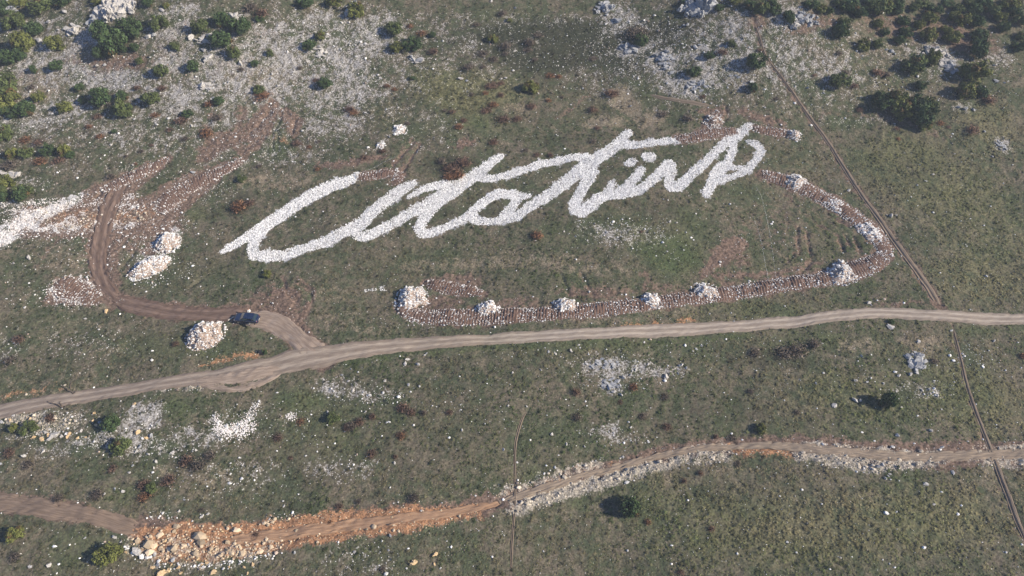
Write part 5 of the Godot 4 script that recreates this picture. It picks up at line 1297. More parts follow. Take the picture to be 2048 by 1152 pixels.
const LAYER_STONES_PATCHES := [
	[3,-88.9,-50.46,17.26,9.8],
	[2,-101.74,-41.38,12.66,10.31],
	[3,-65.29,-53.09,15.13,10.39],
	[3,-44.01,-52.56,15.25,13.76],
	[3.5,-36.17,-60.82,13.4,9.2],
	[1.6,-47.65,-32.76,14.38,6.13],
	[1.6,-69.93,-37,16.6,6.96],
	[4,35.58,-55.2,15.28,10.13],
	[3,25.46,-63.74,6.76,6.75],
	[2.5,50.51,-47.5,14.86,8.58],
	[3,64.67,-58.36,9.77,5.72],
	[1.6,78.61,-53.31,17.32,8.41],
	[1.5,94.58,-50.56,12.96,7.72],
	[1.5,10.74,-60.36,17.91,8.09],
	[1.4,19.15,-50.79,13.06,5.39],
	[3,19.35,-11.89,8.45,3.48],
	[1.5,24.77,-9.7,9.31,4.51],
	[5,13.79,-13.14,1.89,1.66],
	[3,-66.1,-2.56,3.65,2.21],
	[2,-62.15,-4.76,5.53,3.38],
	[2,-81.6,-8.59,7.47,5.41],
	[1.2,-87.19,-1.76,5.43,5.2],
	[0.8,-72.08,11.08,13.67,4.96],
	[1,-51.06,12.43,5.07,1.94],
	[2.5,-42.36,24.9,6.35,3.34],
	[2.5,-27.31,19.54,7.36,2.31],
	[1.5,-19.83,20.51,6.5,2.12],
	[1.5,-36.88,24.79,7.15,3.35],
	[3,17.87,16.37,9.1,3.51],
	[2.5,16.18,27.21,5.5,1.58],
	[0.6,-30.28,26.4,12.62,4.15],
	[1,-45.43,34.52,10.53,4.51],
	[5,-50.59,39.74,2.19,1.13],
	[3,-33.97,39.55,2.2,1.01],
	[2.5,-57.43,29.29,10.81,3.22],
	[3,-72.89,25.8,9.47,3.1],
	[1.6,68.83,15.26,5,4.69],
	[2.5,67.21,19.84,4.88,1.78],
	[2.2,77.81,14.08,5.04,3.8],
	[0.5,50.79,17.18,16.49,5.5],
	[3,54.4,32.35,4.56,1.23],
	[1,-24.64,32.86,6.84,2.33],
	[1,-21.43,45.82,5.64,2.66],
	[0.8,-56.86,44.66,6.36,3.32],
	[0.4,-1.91,23.44,12.76,4.17],
	[0.7,28.37,12.51,10.13,2.77],
	[0.8,6.38,12.98,11.74,1.29],
	[1,-17.77,6.45,5.23,2.01],
	[0.35,-2.43,-29.64,20.25,15.07],
	[0.3,48.61,-32.13,16.34,13.84],
	[0.25,85.01,-17.88,13.59,18.48],
	[0.25,35.06,38.75,22.1,8.63],
	[0.4,-16.05,43.1,14.33,4.1],
	[0.4,-31.32,-17.48,15.46,9.4],
	[1.2,31.91,-21.62,2.94,1.21],
	[1,24.66,-27.82,6.02,2.59],
	[0.5,27.38,6.88,17.33,2.92],
	[6,-63.2,-24.28,5.98,3.02],
	[6,-67.08,-16.06,4.83,4.54],
	[5,-74.43,-26.12,6,2.56],
	[5,-83.56,-14.64,11.47,3.82],
	[4,-74.24,-18.01,7.77,3.38],
	[7,-78.54,0.42,5.39,3.12],
	[6,-67.14,-9.25,4.7,4.48],
	[2.5,-52.74,-38.8,6.28,4.75],
	[4,-56.65,-12.65,3.81,1.4],
	[4,-87.56,-12.73,11.37,3.36],
	[9,-35.19,24.09,0.8,0.76],
	[2.5,-43.17,28.21,3.9,1.13],
	[4,-76.39,-15.61,4.81,6.72],
	[2,-74.89,-4.57,3.68,4.31]]
const LAYER_GRAVEL_STROKES := [
	[0.95,0.07,38.84,0.56,2.67,37.8,0.99,7.19,36.13,1.14,13.33,34.28,1.09,20.36,32.43,1.04,25.1,31.22,0.75],
	[0.6,25.17,30.68,1.24,32.96,30.01,1.42],
	[0.7,44.33,30.29,1.32,50.25,30.94,1.99,55.4,31.58,2.14,60.78,31.55,1.62,65.58,31.09,1.3],
	[0.6,71.83,31,1.66,79.85,30.39,2.06],
	[0.5,-57.45,19.17,0.97,-51.03,18.8,1.32],
	[0.5,-1.79,36.6,0.87,5.76,33.89,0.88,13.5,31.88,0.89],
	[0.38,-53.6,43.94,1.6,-47.73,44.86,2.42,-40.63,45.13,2.1,-34.48,44.11,1.73]]
const LAYER_GRAVEL_PATCHES := [
	[0.5,-73.07,25.37,6.33,2.25],
	[0.5,-78.98,24.81,3.97,1.55]]
const CAR_AT := Vector2(-45.95, 6.59)
const PERSON_AT := Vector2(-45.66, 5.57)
const PLANK_AT := Vector2(-48.92, 6.26)
const BRANCHES := [
	[-71.27,20.39,-73.7,18.88],
	[-71.27,20.39,-70.87,19.94],
	[-72.14,19.46,-72.2,18.26],
	[-71.83,22.88,-74.88,21.84],
	[-71.83,22.88,-70.8,22.19],
	[-72.27,22.6,-72.93,21.79]]
const CHALK := [
	[48.29,-23.12,48.93,-21.14,49.09,-17.86,49.03,-12.65,48.53,-7.53,48,-2.53],
	[46.39,-16.56,46.93,-13.71,46.91,-9.73,46.67,-5.8,46.51,-1.96],
	[-78.56,-7.01,-76.7,-8.87,-75.16,-10.73],
	[-70.64,2.34,-69.72,1.38,-68.61,3.09],
	[-30.56,-26.09,-27.53,-27.83,-24.18,-29.86]]

const X0 := -140.0
const Z0 := -100.0
const CELL := 0.3
const NX := 934
const NZ := 541
const TW := 2048
const TH := 1188

var rng := RandomNumberGenerator.new()
var heights := PackedFloat32Array()      # terrain, NX x NZ
var smooth_h := PackedFloat32Array()     # the same without fine relief and carving
var soil := PackedFloat32Array()
var orange := PackedFloat32Array()
var scree := PackedFloat32Array()
var white := PackedFloat32Array()
var green := PackedFloat32Array()
var straw := PackedFloat32Array()
var dark := PackedFloat32Array()
var olive := PackedFloat32Array()
var stones := PackedFloat32Array()
var gravel := PackedFloat32Array()
var carve := PackedFloat32Array()
var groove := PackedFloat32Array()
var signed := PackedFloat32Array()
var M := {}
var stone_meshes: Array = []
var boulder_meshes: Array = []
var used_names := {}

func _ready() -> void:
	rng.seed = 20241
	# ---- camera
	var cam := Camera3D.new()
	cam.name = "camera"
	add_child(cam)
	cam.position = Vector3(0, 89, 83)
	cam.rotation_degrees = Vector3(-47, 0, 0)
	cam.fov = 46.0
	cam.near = 0.5
	cam.far = 4000.0
	cam.current = true
	# ---- sky and exposure
	var env := Environment.new()
	env.background_mode = Environment.BG_SKY
	var sky_mat := ProceduralSkyMaterial.new()
	sky_mat.sky_top_color = Color(0.30, 0.44, 0.68)
	sky_mat.sky_horizon_color = Color(0.66, 0.75, 0.86)
	sky_mat.ground_horizon_color = Color(0.45, 0.45, 0.42)
	sky_mat.ground_bottom_color = Color(0.25, 0.24, 0.2)
	sky_mat.sky_energy_multiplier = 0.8
	var sky := Sky.new()
	sky.sky_material = sky_mat
	env.sky = sky
	env.tonemap_mode = Environment.TONE_MAPPER_LINEAR
	env.tonemap_exposure = 1.9
	env.sdfgi_enabled = true
	env.ssao_enabled = true
	env.ssil_enabled = true
	env.fog_enabled = true
	env.fog_density = 0.0004
	env.fog_light_color = Color(0.80, 0.85, 0.92)
	var we := WorldEnvironment.new()
	we.name = "world_environment"
	we.environment = env
	add_child(we)
	# ---- sun: low, from the right and a little from the viewer's side
	var sun := DirectionalLight3D.new()
	sun.name = "sun"
	add_child(sun)
	var elev := deg_to_rad(31.0)
	var azim := deg_to_rad(14.0)
	var to_sun := Vector3(cos(elev) * cos(azim), sin(elev), cos(elev) * sin(azim))
	sun.look_at_from_position(to_sun * 50.0, Vector3.ZERO, Vector3.UP)
	sun.light_color = Color(1.0, 0.95, 0.88)
	sun.light_energy = 1.5
	sun.light_angular_distance = 0.5
	sun.shadow_enabled = true
	# ---- the place
	make_materials()
	make_layers()
	make_heights()
	make_ground()
	make_roads()
	make_banks()
	make_stone_meshes()
	make_signature()
	make_small_writing()
	make_piles()
	make_stone_patches()
	make_outcrops()
	make_bushes()
	make_shrubs()
	make_rocks()
	make_car()
	make_person()
	make_small_things()
	make_loose_stones()
	make_grass()

# ------------------------------------------------------------------ helpers
func numbered(n: String) -> String:
	if not used_names.has(n):
		used_names[n] = 0
		return n
	used_names[n] += 1
	return "%s_%03d" % [n, used_names[n]]

func tag(o: Node, label: String, category: String, group := "", kind := "") -> void:
	if label: o.set_meta("label", label)
	if category: o.set_meta("category", category)
	if group: o.set_meta("group", group)
	if kind: o.set_meta("kind", kind)

func base(called: String, where: Vector3) -> Node3D:
	var o := Node3D.new()
	o.name = numbered(called)
	add_child(o)
	o.position = where
	return o

func part(called: String, mesh: Mesh, mat: Material, parent: Node, where := Vector3.ZERO) -> MeshInstance3D:
	var o := MeshInstance3D.new()
	o.name = called
	o.mesh = mesh
	if mat: o.material_override = mat
	o.position = where
	parent.add_child(o, true)
	return o

func lin(r: float, g: float, b: float) -> Color:
	return Color(r, g, b).linear_to_srgb()

func plain(r: float, g: float, b: float, rough := 0.9, metal := 0.0) -> StandardMaterial3D:
	var m := StandardMaterial3D.new()
	m.albedo_color = lin(r, g, b)
	m.roughness = rough
	m.metallic = metal
	return m

func noise(freq: float, octaves: int, s: int, kind := FastNoiseLite.TYPE_SIMPLEX_SMOOTH) -> FastNoiseLite:
	var n := FastNoiseLite.new()
	n.noise_type = kind
	n.frequency = freq
	n.seed = s
	n.fractal_type = FastNoiseLite.FRACTAL_FBM if octaves > 1 else FastNoiseLite.FRACTAL_NONE
	n.fractal_octaves = octaves
	return n

func macro(x: float, z: float) -> float:
	var t := -z
	var h := 0.0
	if t <= 0.0: h = 0.16 * t
	elif t < 80.0: h = 0.16 * t + 0.26 * t * t / 160.0
	else: h = 0.16 * 80.0 + 0.26 * 40.0 + 0.42 * (t - 80.0)
	h += 5.0 * exp(-pow((x - 58.0) / 26.0, 2.0)) * smoothstep(30.0, 66.0, t)
	h += 3.5 * exp(-pow((x + 78.0) / 24.0, 2.0)) * smoothstep(34.0, 70.0, t)
	h += 0.8 * sin(x * 0.045 + 1.0) * cos(z * 0.05 + 0.4) + 0.35 * sin(x * 0.11 + z * 0.07)
	return h

func at_grid(a: PackedFloat32Array, x: float, z: float) -> float:
	var i := clampi(int((x - X0) / CELL + 0.5), 0, NX - 1)
	var j := clampi(int((z - Z0) / CELL + 0.5), 0, NZ - 1)
	return a[j * NX + i]

func bilinear(a: PackedFloat32Array, x: float, z: float) -> float:
	var fx := clampf((x - X0) / CELL, 0.0, NX - 1.001)
	var fz := clampf((z - Z0) / CELL, 0.0, NZ - 1.001)
	var i := int(fx)
	var j := int(fz)
	fx -= i
	fz -= j
	var k := j * NX + i
	return lerpf(lerpf(a[k], a[k + 1], fx), lerpf(a[k + NX], a[k + NX + 1], fx), fz)

func hy(x: float, z: float) -> float:
	return bilinear(heights, x, z)

func in_view(x: float, z: float) -> bool:
	return absf(x) < 80.0 + (48.0 - z) * 0.41 and z < 54.0 and z > -82.0

# ------------------------------------------------------------------ ground layers
func stamp_stroke(a: PackedFloat32Array, p: Array, first: int, value: float, soft: float) -> PackedFloat32Array:
	var n := (p.size() - first) / 3
	for s in maxi(1, n - 1):
		var q := first + s * 3
		var ax: float = p[q]
		var az: float = p[q + 1]
		var ar: float = p[q + 2]
		var e := q + 3 if n > 1 else q
		var bx: float = p[e]
		var bz: float = p[e + 1]
		var br: float = p[e + 2]
		var mr := maxf(ar, br) + soft
		var i0 := clampi(int((minf(ax, bx) - mr - X0) / CELL), 0, NX - 1)
		var i1 := clampi(int((maxf(ax, bx) + mr - X0) / CELL) + 1, 0, NX - 1)
		var j0 := clampi(int((minf(az, bz) - mr - Z0) / CELL), 0, NZ - 1)
		var j1 := clampi(int((maxf(az, bz) + mr - Z0) / CELL) + 1, 0, NZ - 1)
		var dx := bx - ax
		var dz := bz - az
		var ll := maxf(dx * dx + dz * dz, 0.0001)
		for j in range(j0, j1 + 1):
			var z := Z0 + j * CELL
			for i in range(i0, i1 + 1):
				var x := X0 + i * CELL
				var t := clampf(((x - ax) * dx + (z - az) * dz) / ll, 0.0, 1.0)
				var ex := x - ax - dx * t
				var ez := z - az - dz * t
				var d := sqrt(ex * ex + ez * ez) - lerpf(ar, br, t)
				if d < soft:
					var v := value * (1.0 - smoothstep(-soft, soft, d))
					var k := j * NX + i
					if v > a[k]: a[k] = v
	return a

func stamp_patch(a: PackedFloat32Array, v: float, cx: float, cz: float, rx: float, rz: float) -> PackedFloat32Array:
	var i0 := clampi(int((cx - rx * 1.4 - X0) / CELL), 0, NX - 1)
	var i1 := clampi(int((cx + rx * 1.4 - X0) / CELL) + 1, 0, NX - 1)
	var j0 := clampi(int((cz - rz * 1.4 - Z0) / CELL), 0, NZ - 1)
	var j1 := clampi(int((cz + rz * 1.4 - Z0) / CELL) + 1, 0, NZ - 1)
	for j in range(j0, j1 + 1):
		var ez := (Z0 + j * CELL - cz) / rz
		for i in range(i0, i1 + 1):
			var ex := (X0 + i * CELL - cx) / rx
			var d := sqrt(ex * ex + ez * ez)
			if d < 1.4:
				var w := v * (1.0 - smoothstep(0.45, 1.4, d))
				var k := j * NX + i
				a[k] = a[k] + w - (a[k] * w if v <= 1.0 else 0.0)
	return a

func layer(strokes: Array, patches: Array, soft := 0.5) -> PackedFloat32Array:
	var a := PackedFloat32Array()
	a.resize(NX * NZ)
	for p in patches: a = stamp_patch(a, p[0], p[1], p[2], p[3], p[4])
	for p in strokes: a = stamp_stroke(a, p, 1, p[0], soft)
	return a

func make_layers() -> void:
	soil = layer(LAYER_SOIL_STROKES, LAYER_SOIL_PATCHES, 0.6)
	orange = layer(LAYER_ORANGE_STROKES, LAYER_ORANGE_PATCHES)
	scree = layer(LAYER_SCREE_STROKES, LAYER_SCREE_PATCHES)
	white = layer(LAYER_WHITE_STROKES, LAYER_WHITE_PATCHES, 0.8)
	green = layer(LAYER_GREEN_STROKES, LAYER_GREEN_PATCHES, 1.0)
	straw = layer(LAYER_STRAW_STROKES, LAYER_STRAW_PATCHES)
	dark = layer(LAYER_DARK_STROKES, LAYER_DARK_PATCHES)
	olive = layer(LAYER_OLIVE_STROKES, LAYER_OLIVE_PATCHES)
	stones = layer(LAYER_STONES_STROKES, LAYER_STONES_PATCHES)
	gravel = layer(LAYER_GRAVEL_STROKES, LAYER_GRAVEL_PATCHES)
	signed.resize(NX * NZ)
	for s in SIGNATURE: signed = stamp_stroke(signed, s, 0, 1.0, 0.25)
	groove.resize(NX * NZ)
	for s in GROOVES: groove = stamp_stroke(groove, s, 0, 1.0, 0.3)
	carve.resize(NX * NZ)
	for r in [ROAD, ACCESS, JUNCTION, LEFT_TRACK, LOWER_LEFT, LOWER_MIDDLE, LOWER_RIGHT]: carve = stamp_stroke(carve, r, 0, 1.0, 0.5)
	for r in FOOTPATHS: carve = stamp_stroke(carve, r, 0, 1.0, 0.3)

func make_heights() -> void:
	heights.resize(NX * NZ)
	smooth_h.resize(NX * NZ)
	var n1 := noise(0.09, 2, 3)
	var n2 := noise(0.45, 2, 5)
	var n3 := noise(1.1, 2, 7)
	for j in NZ:
		var z := Z0 + j * CELL
		for i in NX:
			var x := X0 + i * CELL
			var k := j * NX + i
			var b := macro(x, z) + 0.22 * n1.get_noise_2d(x, z)
			smooth_h[k] = b
			var rough := 1.0 + 1.4 * soil[k] + 1.2 * scree[k] + 2.2 * gravel[k] + 0.8 * olive[k]
			var c := carve[k]
			heights[k] = b + (0.09 * n2.get_noise_2d(x, z) + 0.06 * n3.get_noise_2d(x, z)) * rough * (1.0 - 0.6 * c) - 0.16 * c - 0.05 * signed[k] - 0.30 * groove[k]

# ------------------------------------------------------------------ ground
func make_ground() -> void:
	var xs := PackedFloat32Array()
	var zs := PackedFloat32Array()
	var grow := [260.0, 170.0, 110.0, 70.0, 42.0, 25.0, 14.0, 7.0, 3.0, 1.0]
	for g in grow: xs.append(X0 - g)
	for i in NX: xs.append(X0 + i * CELL)
	for k in grow.size(): xs.append(X0 + (NX - 1) * CELL + grow[grow.size() - 1 - k])
	for g in grow: zs.append(Z0 - g)
	for j in NZ: zs.append(Z0 + j * CELL)
	for k in grow.size(): zs.append(Z0 + (NZ - 1) * CELL + grow[grow.size() - 1 - k])
	var w := xs.size()
	var h := zs.size()
	var g0 := grow.size()
	var v := PackedVector3Array()
	var nn := PackedVector3Array()
	var uv := PackedVector2Array()
	v.resize(w * h)
	nn.resize(w * h)
	uv.resize(w * h)
	var sx := (NX - 1) * CELL
	var sz := (NZ - 1) * CELL
	for j in h:
		var z := zs[j]
		var jj := j - g0
		for i in w:
			var x := xs[i]
			var ii := i - g0
			var k := j * w + i
			if ii >= 0 and ii < NX and jj >= 0 and jj < NZ:
				v[k] = Vector3(x, heights[jj * NX + ii], z)
			else:
				v[k] = Vector3(x, macro(x, z), z)
			uv[k] = Vector2((x - X0) / sx, (z - Z0) / sz)
	for j in h:
		for i in w:
			var a := v[j * w + maxi(i - 1, 0)]
			var b := v[j * w + mini(i + 1, w - 1)]
			var c := v[maxi(j - 1, 0) * w + i]
			var d := v[mini(j + 1, h - 1) * w + i]
			nn[j * w + i] = (d - c).cross(b - a).normalized()
	var idx := PackedInt32Array()
	idx.resize((w - 1) * (h - 1) * 6)
	var q := 0
	for j in h - 1:
		for i in w - 1:
			var k := j * w + i
			idx[q] = k
			idx[q + 1] = k + 1
			idx[q + 2] = k + w
			idx[q + 3] = k + 1
			idx[q + 4] = k + w + 1
			idx[q + 5] = k + w
			q += 6
	var arrays := []
	arrays.resize(Mesh.ARRAY_MAX)
	arrays[Mesh.ARRAY_VERTEX] = v
	arrays[Mesh.ARRAY_NORMAL] = nn
	arrays[Mesh.ARRAY_TEX_UV] = uv
	arrays[Mesh.ARRAY_INDEX] = idx
	var mesh := ArrayMesh.new()
	mesh.add_surface_from_arrays(Mesh.PRIMITIVE_TRIANGLES, arrays)
	var m := StandardMaterial3D.new()
	m.albedo_texture = ground_texture()
	m.roughness = 1.0
	m.metallic_specular = 0.15
	var o := part(numbered("ground"), mesh, m, self)
	tag(o, "grassy stony hillside rising away from the viewer", "", "", "structure")

func ground_texture() -> ImageTexture:
	var na := noise(0.5, 2, 11).get_image(TW, TH, false, false, true).get_data()
	var nb := noise(0.075, 4, 12).get_image(TW, TH, false, false, true).get_data()
	var nc := noise(0.016, 3, 13).get_image(TW, TH, false, false, true).get_data()
	var nd := noise(0.035, 3, 14).get_image(TW, TH, false, false, true).get_data()
	var ne := noise(0.22, 2, 15).get_image(TW, TH, false, false, true).get_data()
	var lut := PackedByteArray()
	lut.resize(1025)
	for i in 1025: lut[i] = int(clampf(Color(i / 1024.0, 0, 0).linear_to_srgb().r * 255.0 + 0.5, 0.0, 255.0))
	var out := PackedByteArray()
	out.resize(TW * TH * 3)
	var sxr := float(NX - 1) / (TW - 1)
	var szr := float(NZ - 1) / (TH - 1)
	for j in TH:
		for i in TW:
			var p := j * TW + i
			var a := na[p] / 255.0
			var b := nb[p] / 255.0
			var c := nc[p] / 255.0
			var d := nd[p] / 255.0
			var e := ne[p] / 255.0
			var gi := clampi(int(i * sxr + (a - 0.5) * 2.0 + (b - 0.5) * 6.0 + 0.5), 0, NX - 1)
			var gj := clampi(int(j * szr + (e - 0.5) * 3.0 + (d - 0.5) * 6.0 + 0.5), 0, NZ - 1)
			var k := gj * NX + gi
			# winter grass: grey green and dull straw in patches
			var t := clampf((b - 0.5) * 1.6 + (c - 0.5) * 1.4 + 0.5, 0.0, 1.0)
			var r := lerpf(0.074, 0.150, t)
			var g := lerpf(0.086, 0.128, t)
			var bl := lerpf(0.050, 0.092, t)
			var edge := (b - 0.5) * 0.9 + (a - 0.5) * 0.7
			var m := olive[k]
			if m > 0.02:
				m = smoothstep(0.15, 1.0, m + edge * 0.9) * 0.75
				r = lerpf(r, 0.150, m); g = lerpf(g, 0.146, m); bl = lerpf(bl, 0.074, m)
			m = green[k]
			if m > 0.02:
				m = smoothstep(0.15, 1.0, m + edge * 1.0) * 0.7
				r = lerpf(r, 0.066, m); g = lerpf(g, 0.098, m); bl = lerpf(bl, 0.036, m)
			m = straw[k]
			if m > 0.02:
				m = smoothstep(0.25, 0.75, m + edge * 0.7) * 0.75
				r = lerpf(r, 0.27, m); g = lerpf(g, 0.222, m); bl = lerpf(bl, 0.160, m)
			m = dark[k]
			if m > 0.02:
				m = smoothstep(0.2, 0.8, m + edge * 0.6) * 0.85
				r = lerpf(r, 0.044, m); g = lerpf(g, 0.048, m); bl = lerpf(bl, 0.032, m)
			m = scree[k]
			if m > 0.02:
				m = smoothstep(0.15, 0.95, m * 0.85 + edge * 0.8 + (c - 0.5) * 0.7 + (d - 0.5) * 0.6)
				r = lerpf(r, 0.150, m * 0.6); g = lerpf(g, 0.130, m * 0.6); bl = lerpf(bl, 0.100, m * 0.6)
				if a * 0.65 + e * 0.35 + (b - 0.5) * 0.35 > 0.80 - 0.42 * m:
					var s := 0.24 + 0.22 * a
					r = lerpf(r, s, 0.8); g = lerpf(g, s * 0.97, 0.8); bl = lerpf(bl, s * 0.93, 0.8)
			m = soil[k]
			if m > 0.02:
				m = smoothstep(0.25, 0.6, m + edge * 0.55)
				var s2 := 0.75 + 0.5 * e
				r = lerpf(r, 0.158 * s2, m); g = lerpf(g, 0.112 * s2, m); bl = lerpf(bl, 0.086 * s2, m)
			m = orange[k]
			if m > 0.02:
				m = smoothstep(0.25, 0.7, m + edge * 0.8) * 0.9
				var s3 := 0.7 + 0.6 * a
				r = lerpf(r, 0.34 * s3, m); g = lerpf(g, 0.185 * s3, m); bl = lerpf(bl, 0.10 * s3, m)
			m = gravel[k]
			if m > 0.02:
				m = smoothstep(0.3, 0.7, m + edge * 0.9) * 0.9
				var s4 := 0.17 + 0.30 * a
				r = lerpf(r, s4 * 1.08, m); g = lerpf(g, s4 * 0.98, m); bl = lerpf(bl, s4 * 0.82, m)
			m = white[k]
			if m > 0.02:
				m = smoothstep(0.45, 0.8, m + edge * 1.1 + (d - 0.5) * 0.9)
				var s5 := 0.36 + 0.4 * a
				r = lerpf(r, s5, m); g = lerpf(g, s5 * 0.97, m); bl = lerpf(bl, s5 * 0.93, m)
			m = signed[k]
			if m > 0.5:
				r = 0.36 + 0.2 * a; g = r; bl = r
			# leaf litter, moss and pebbles: fine grain
			var f := 0.30 + 1.0 * a + 0.7 * (e - 0.5) + 0.25 * (d - 0.5)
			if a > 0.78 and b > 0.35: f *= 1.35
			r *= f
			g *= f
			bl *= f
			var o := p * 3
			out[o] = lut[int(clampf(r, 0.0, 1.0) * 1024.0)]
			out[o + 1] = lut[int(clampf(g, 0.0, 1.0) * 1024.0)]
			out[o + 2] = lut[int(clampf(bl, 0.0, 1.0) * 1024.0)]
	var img := Image.create_from_data(TW, TH, false, Image.FORMAT_RGB8, out)
	return ImageTexture.create_from_image(img)

# ------------------------------------------------------------------ materials
func noise_tex(freq: float, a: Color, b: Color, s: int, size := 256) -> ImageTexture:
	var n := noise(freq, 4, s)
	var img := n.get_seamless_image(size, size)
	var out := Image.create_empty(size, size, false, Image.FORMAT_RGB8)
	for y in size:
		for x in size:
			out.set_pixel(x, y, a.lerp(b, clampf((img.get_pixel(x, y).r - 0.5) * 1.5 + 0.5, 0.0, 1.0)))
	return ImageTexture.create_from_image(out)

func rocky(a: Color, b: Color, s: int, scale := 0.5) -> StandardMaterial3D:
	var m := StandardMaterial3D.new()
	m.albedo_texture = noise_tex(0.03, a, b, s)
	m.uv1_triplanar = true
	m.uv1_world_triplanar = true
	m.uv1_scale = Vector3.ONE * scale
	m.roughness = 0.95
	m.metallic_specular = 0.2
	return m

func vcol(rough := 0.95, spec := 0.2) -> StandardMaterial3D:
	var m := StandardMaterial3D.new()
	m.vertex_color_use_as_albedo = true
	m.roughness = rough
	m.metallic_specular = spec
	return m

func make_materials() -> void:
	M.stone = vcol()
	M.leaf = vcol(0.7, 0.3)
	M.leaf.backlight_enabled = true
	M.leaf.backlight = Color(0.10, 0.12, 0.05)
	M.blade = vcol(0.9, 0.15)
	M.rock = [rocky(lin(0.22, 0.21, 0.20), lin(0.58, 0.56, 0.52), 21), rocky(lin(0.17, 0.18, 0.19), lin(0.42, 0.42, 0.42), 22), rocky(lin(0.36, 0.25, 0.13), lin(0.66, 0.51, 0.32), 23)]
	M.bark = plain(0.10, 0.075, 0.055)
	M.soil = rocky(lin(0.075, 0.047, 0.036), lin(0.19, 0.128, 0.098), 24, 0.6)
	M.rubble = rocky(lin(0.17, 0.11, 0.085), lin(0.46, 0.40, 0.34), 25, 0.8)
	M.road = track_material(lin(0.20, 0.165, 0.135), lin(0.37, 0.32, 0.265), 31, true)
	M.junction = track_material(lin(0.17, 0.13, 0.10), lin(0.30, 0.245, 0.20), 38, false)
	M.track = track_material(lin(0.11, 0.075, 0.059), lin(0.20, 0.142, 0.112), 32, true)
	M.lower = track_material(lin(0.18, 0.11, 0.07), lin(0.36, 0.235, 0.15), 33, false)
	M.lower_brown = track_material(lin(0.12, 0.088, 0.066), lin(0.22, 0.165, 0.125), 35, false)
	M.lower_grey = track_material(lin(0.14, 0.112, 0.088), lin(0.30, 0.24, 0.18), 36, false)
	M.path = track_material(lin(0.12, 0.092, 0.068), lin(0.235, 0.19, 0.145), 34, false)

# a dirt surface across (u) and along (v): two worn wheel lines, a grassier middle, streaks and stones
func track_material(a: Color, b: Color, s: int, ruts: bool) -> StandardMaterial3D:
	var w := 96
	var h := 1024
	var n1 := noise(0.06, 3, s)
	var n2 := noise(0.5, 2, s + 50)
	var img := Image.create_empty(w, h, false, Image.FORMAT_RGB8)
	for y in h:
		for x in w:
			var u := float(x) / w
			var wear := 0.5
			if ruts:
				wear = maxf(exp(-pow((u - 0.31) / 0.10, 2.0)), exp(-pow((u - 0.69) / 0.10, 2.0))) * 1.3 - 0.25
			var ang := TAU * y / h
			var t := n1.get_noise_3d(x * 2.5, cos(ang) * 40.0, sin(ang) * 40.0) * 0.8 + n2.get_noise_2d(x, y) * 0.6 + wear * 0.6 + 0.2
			img.set_pixel(x, y, a.lerp(b, clampf(t, 0.0, 1.0)))
	var m := StandardMaterial3D.new()
	m.albedo_texture = ImageTexture.create_from_image(img)
	m.vertex_color_use_as_albedo = true
	m.roughness = 1.0
	m.metallic_specular = 0.15
	return m

# ------------------------------------------------------------------ roads, tracks, paths, banks
func spline(p: Array, step: float) -> Array:
	var out := []
	var n := p.size() / 3
	for s in n - 1:
		var q := []
		for o in [-1, 0, 1, 2]:
			var i := clampi(s + o, 0, n - 1) * 3
			q.append(Vector3(p[i], p[i + 1], p[i + 2]))
		var m := maxi(1, int(Vector2(q[2].x - q[1].x, q[2].y - q[1].y).length() / step))
		for k in m: out.append(q[1].cubic_interpolate(q[2], q[0], q[3], float(k) / m))
	out.append(Vector3(p[n * 3 - 3], p[n * 3 - 2], p[n * 3 - 1]))
	return out

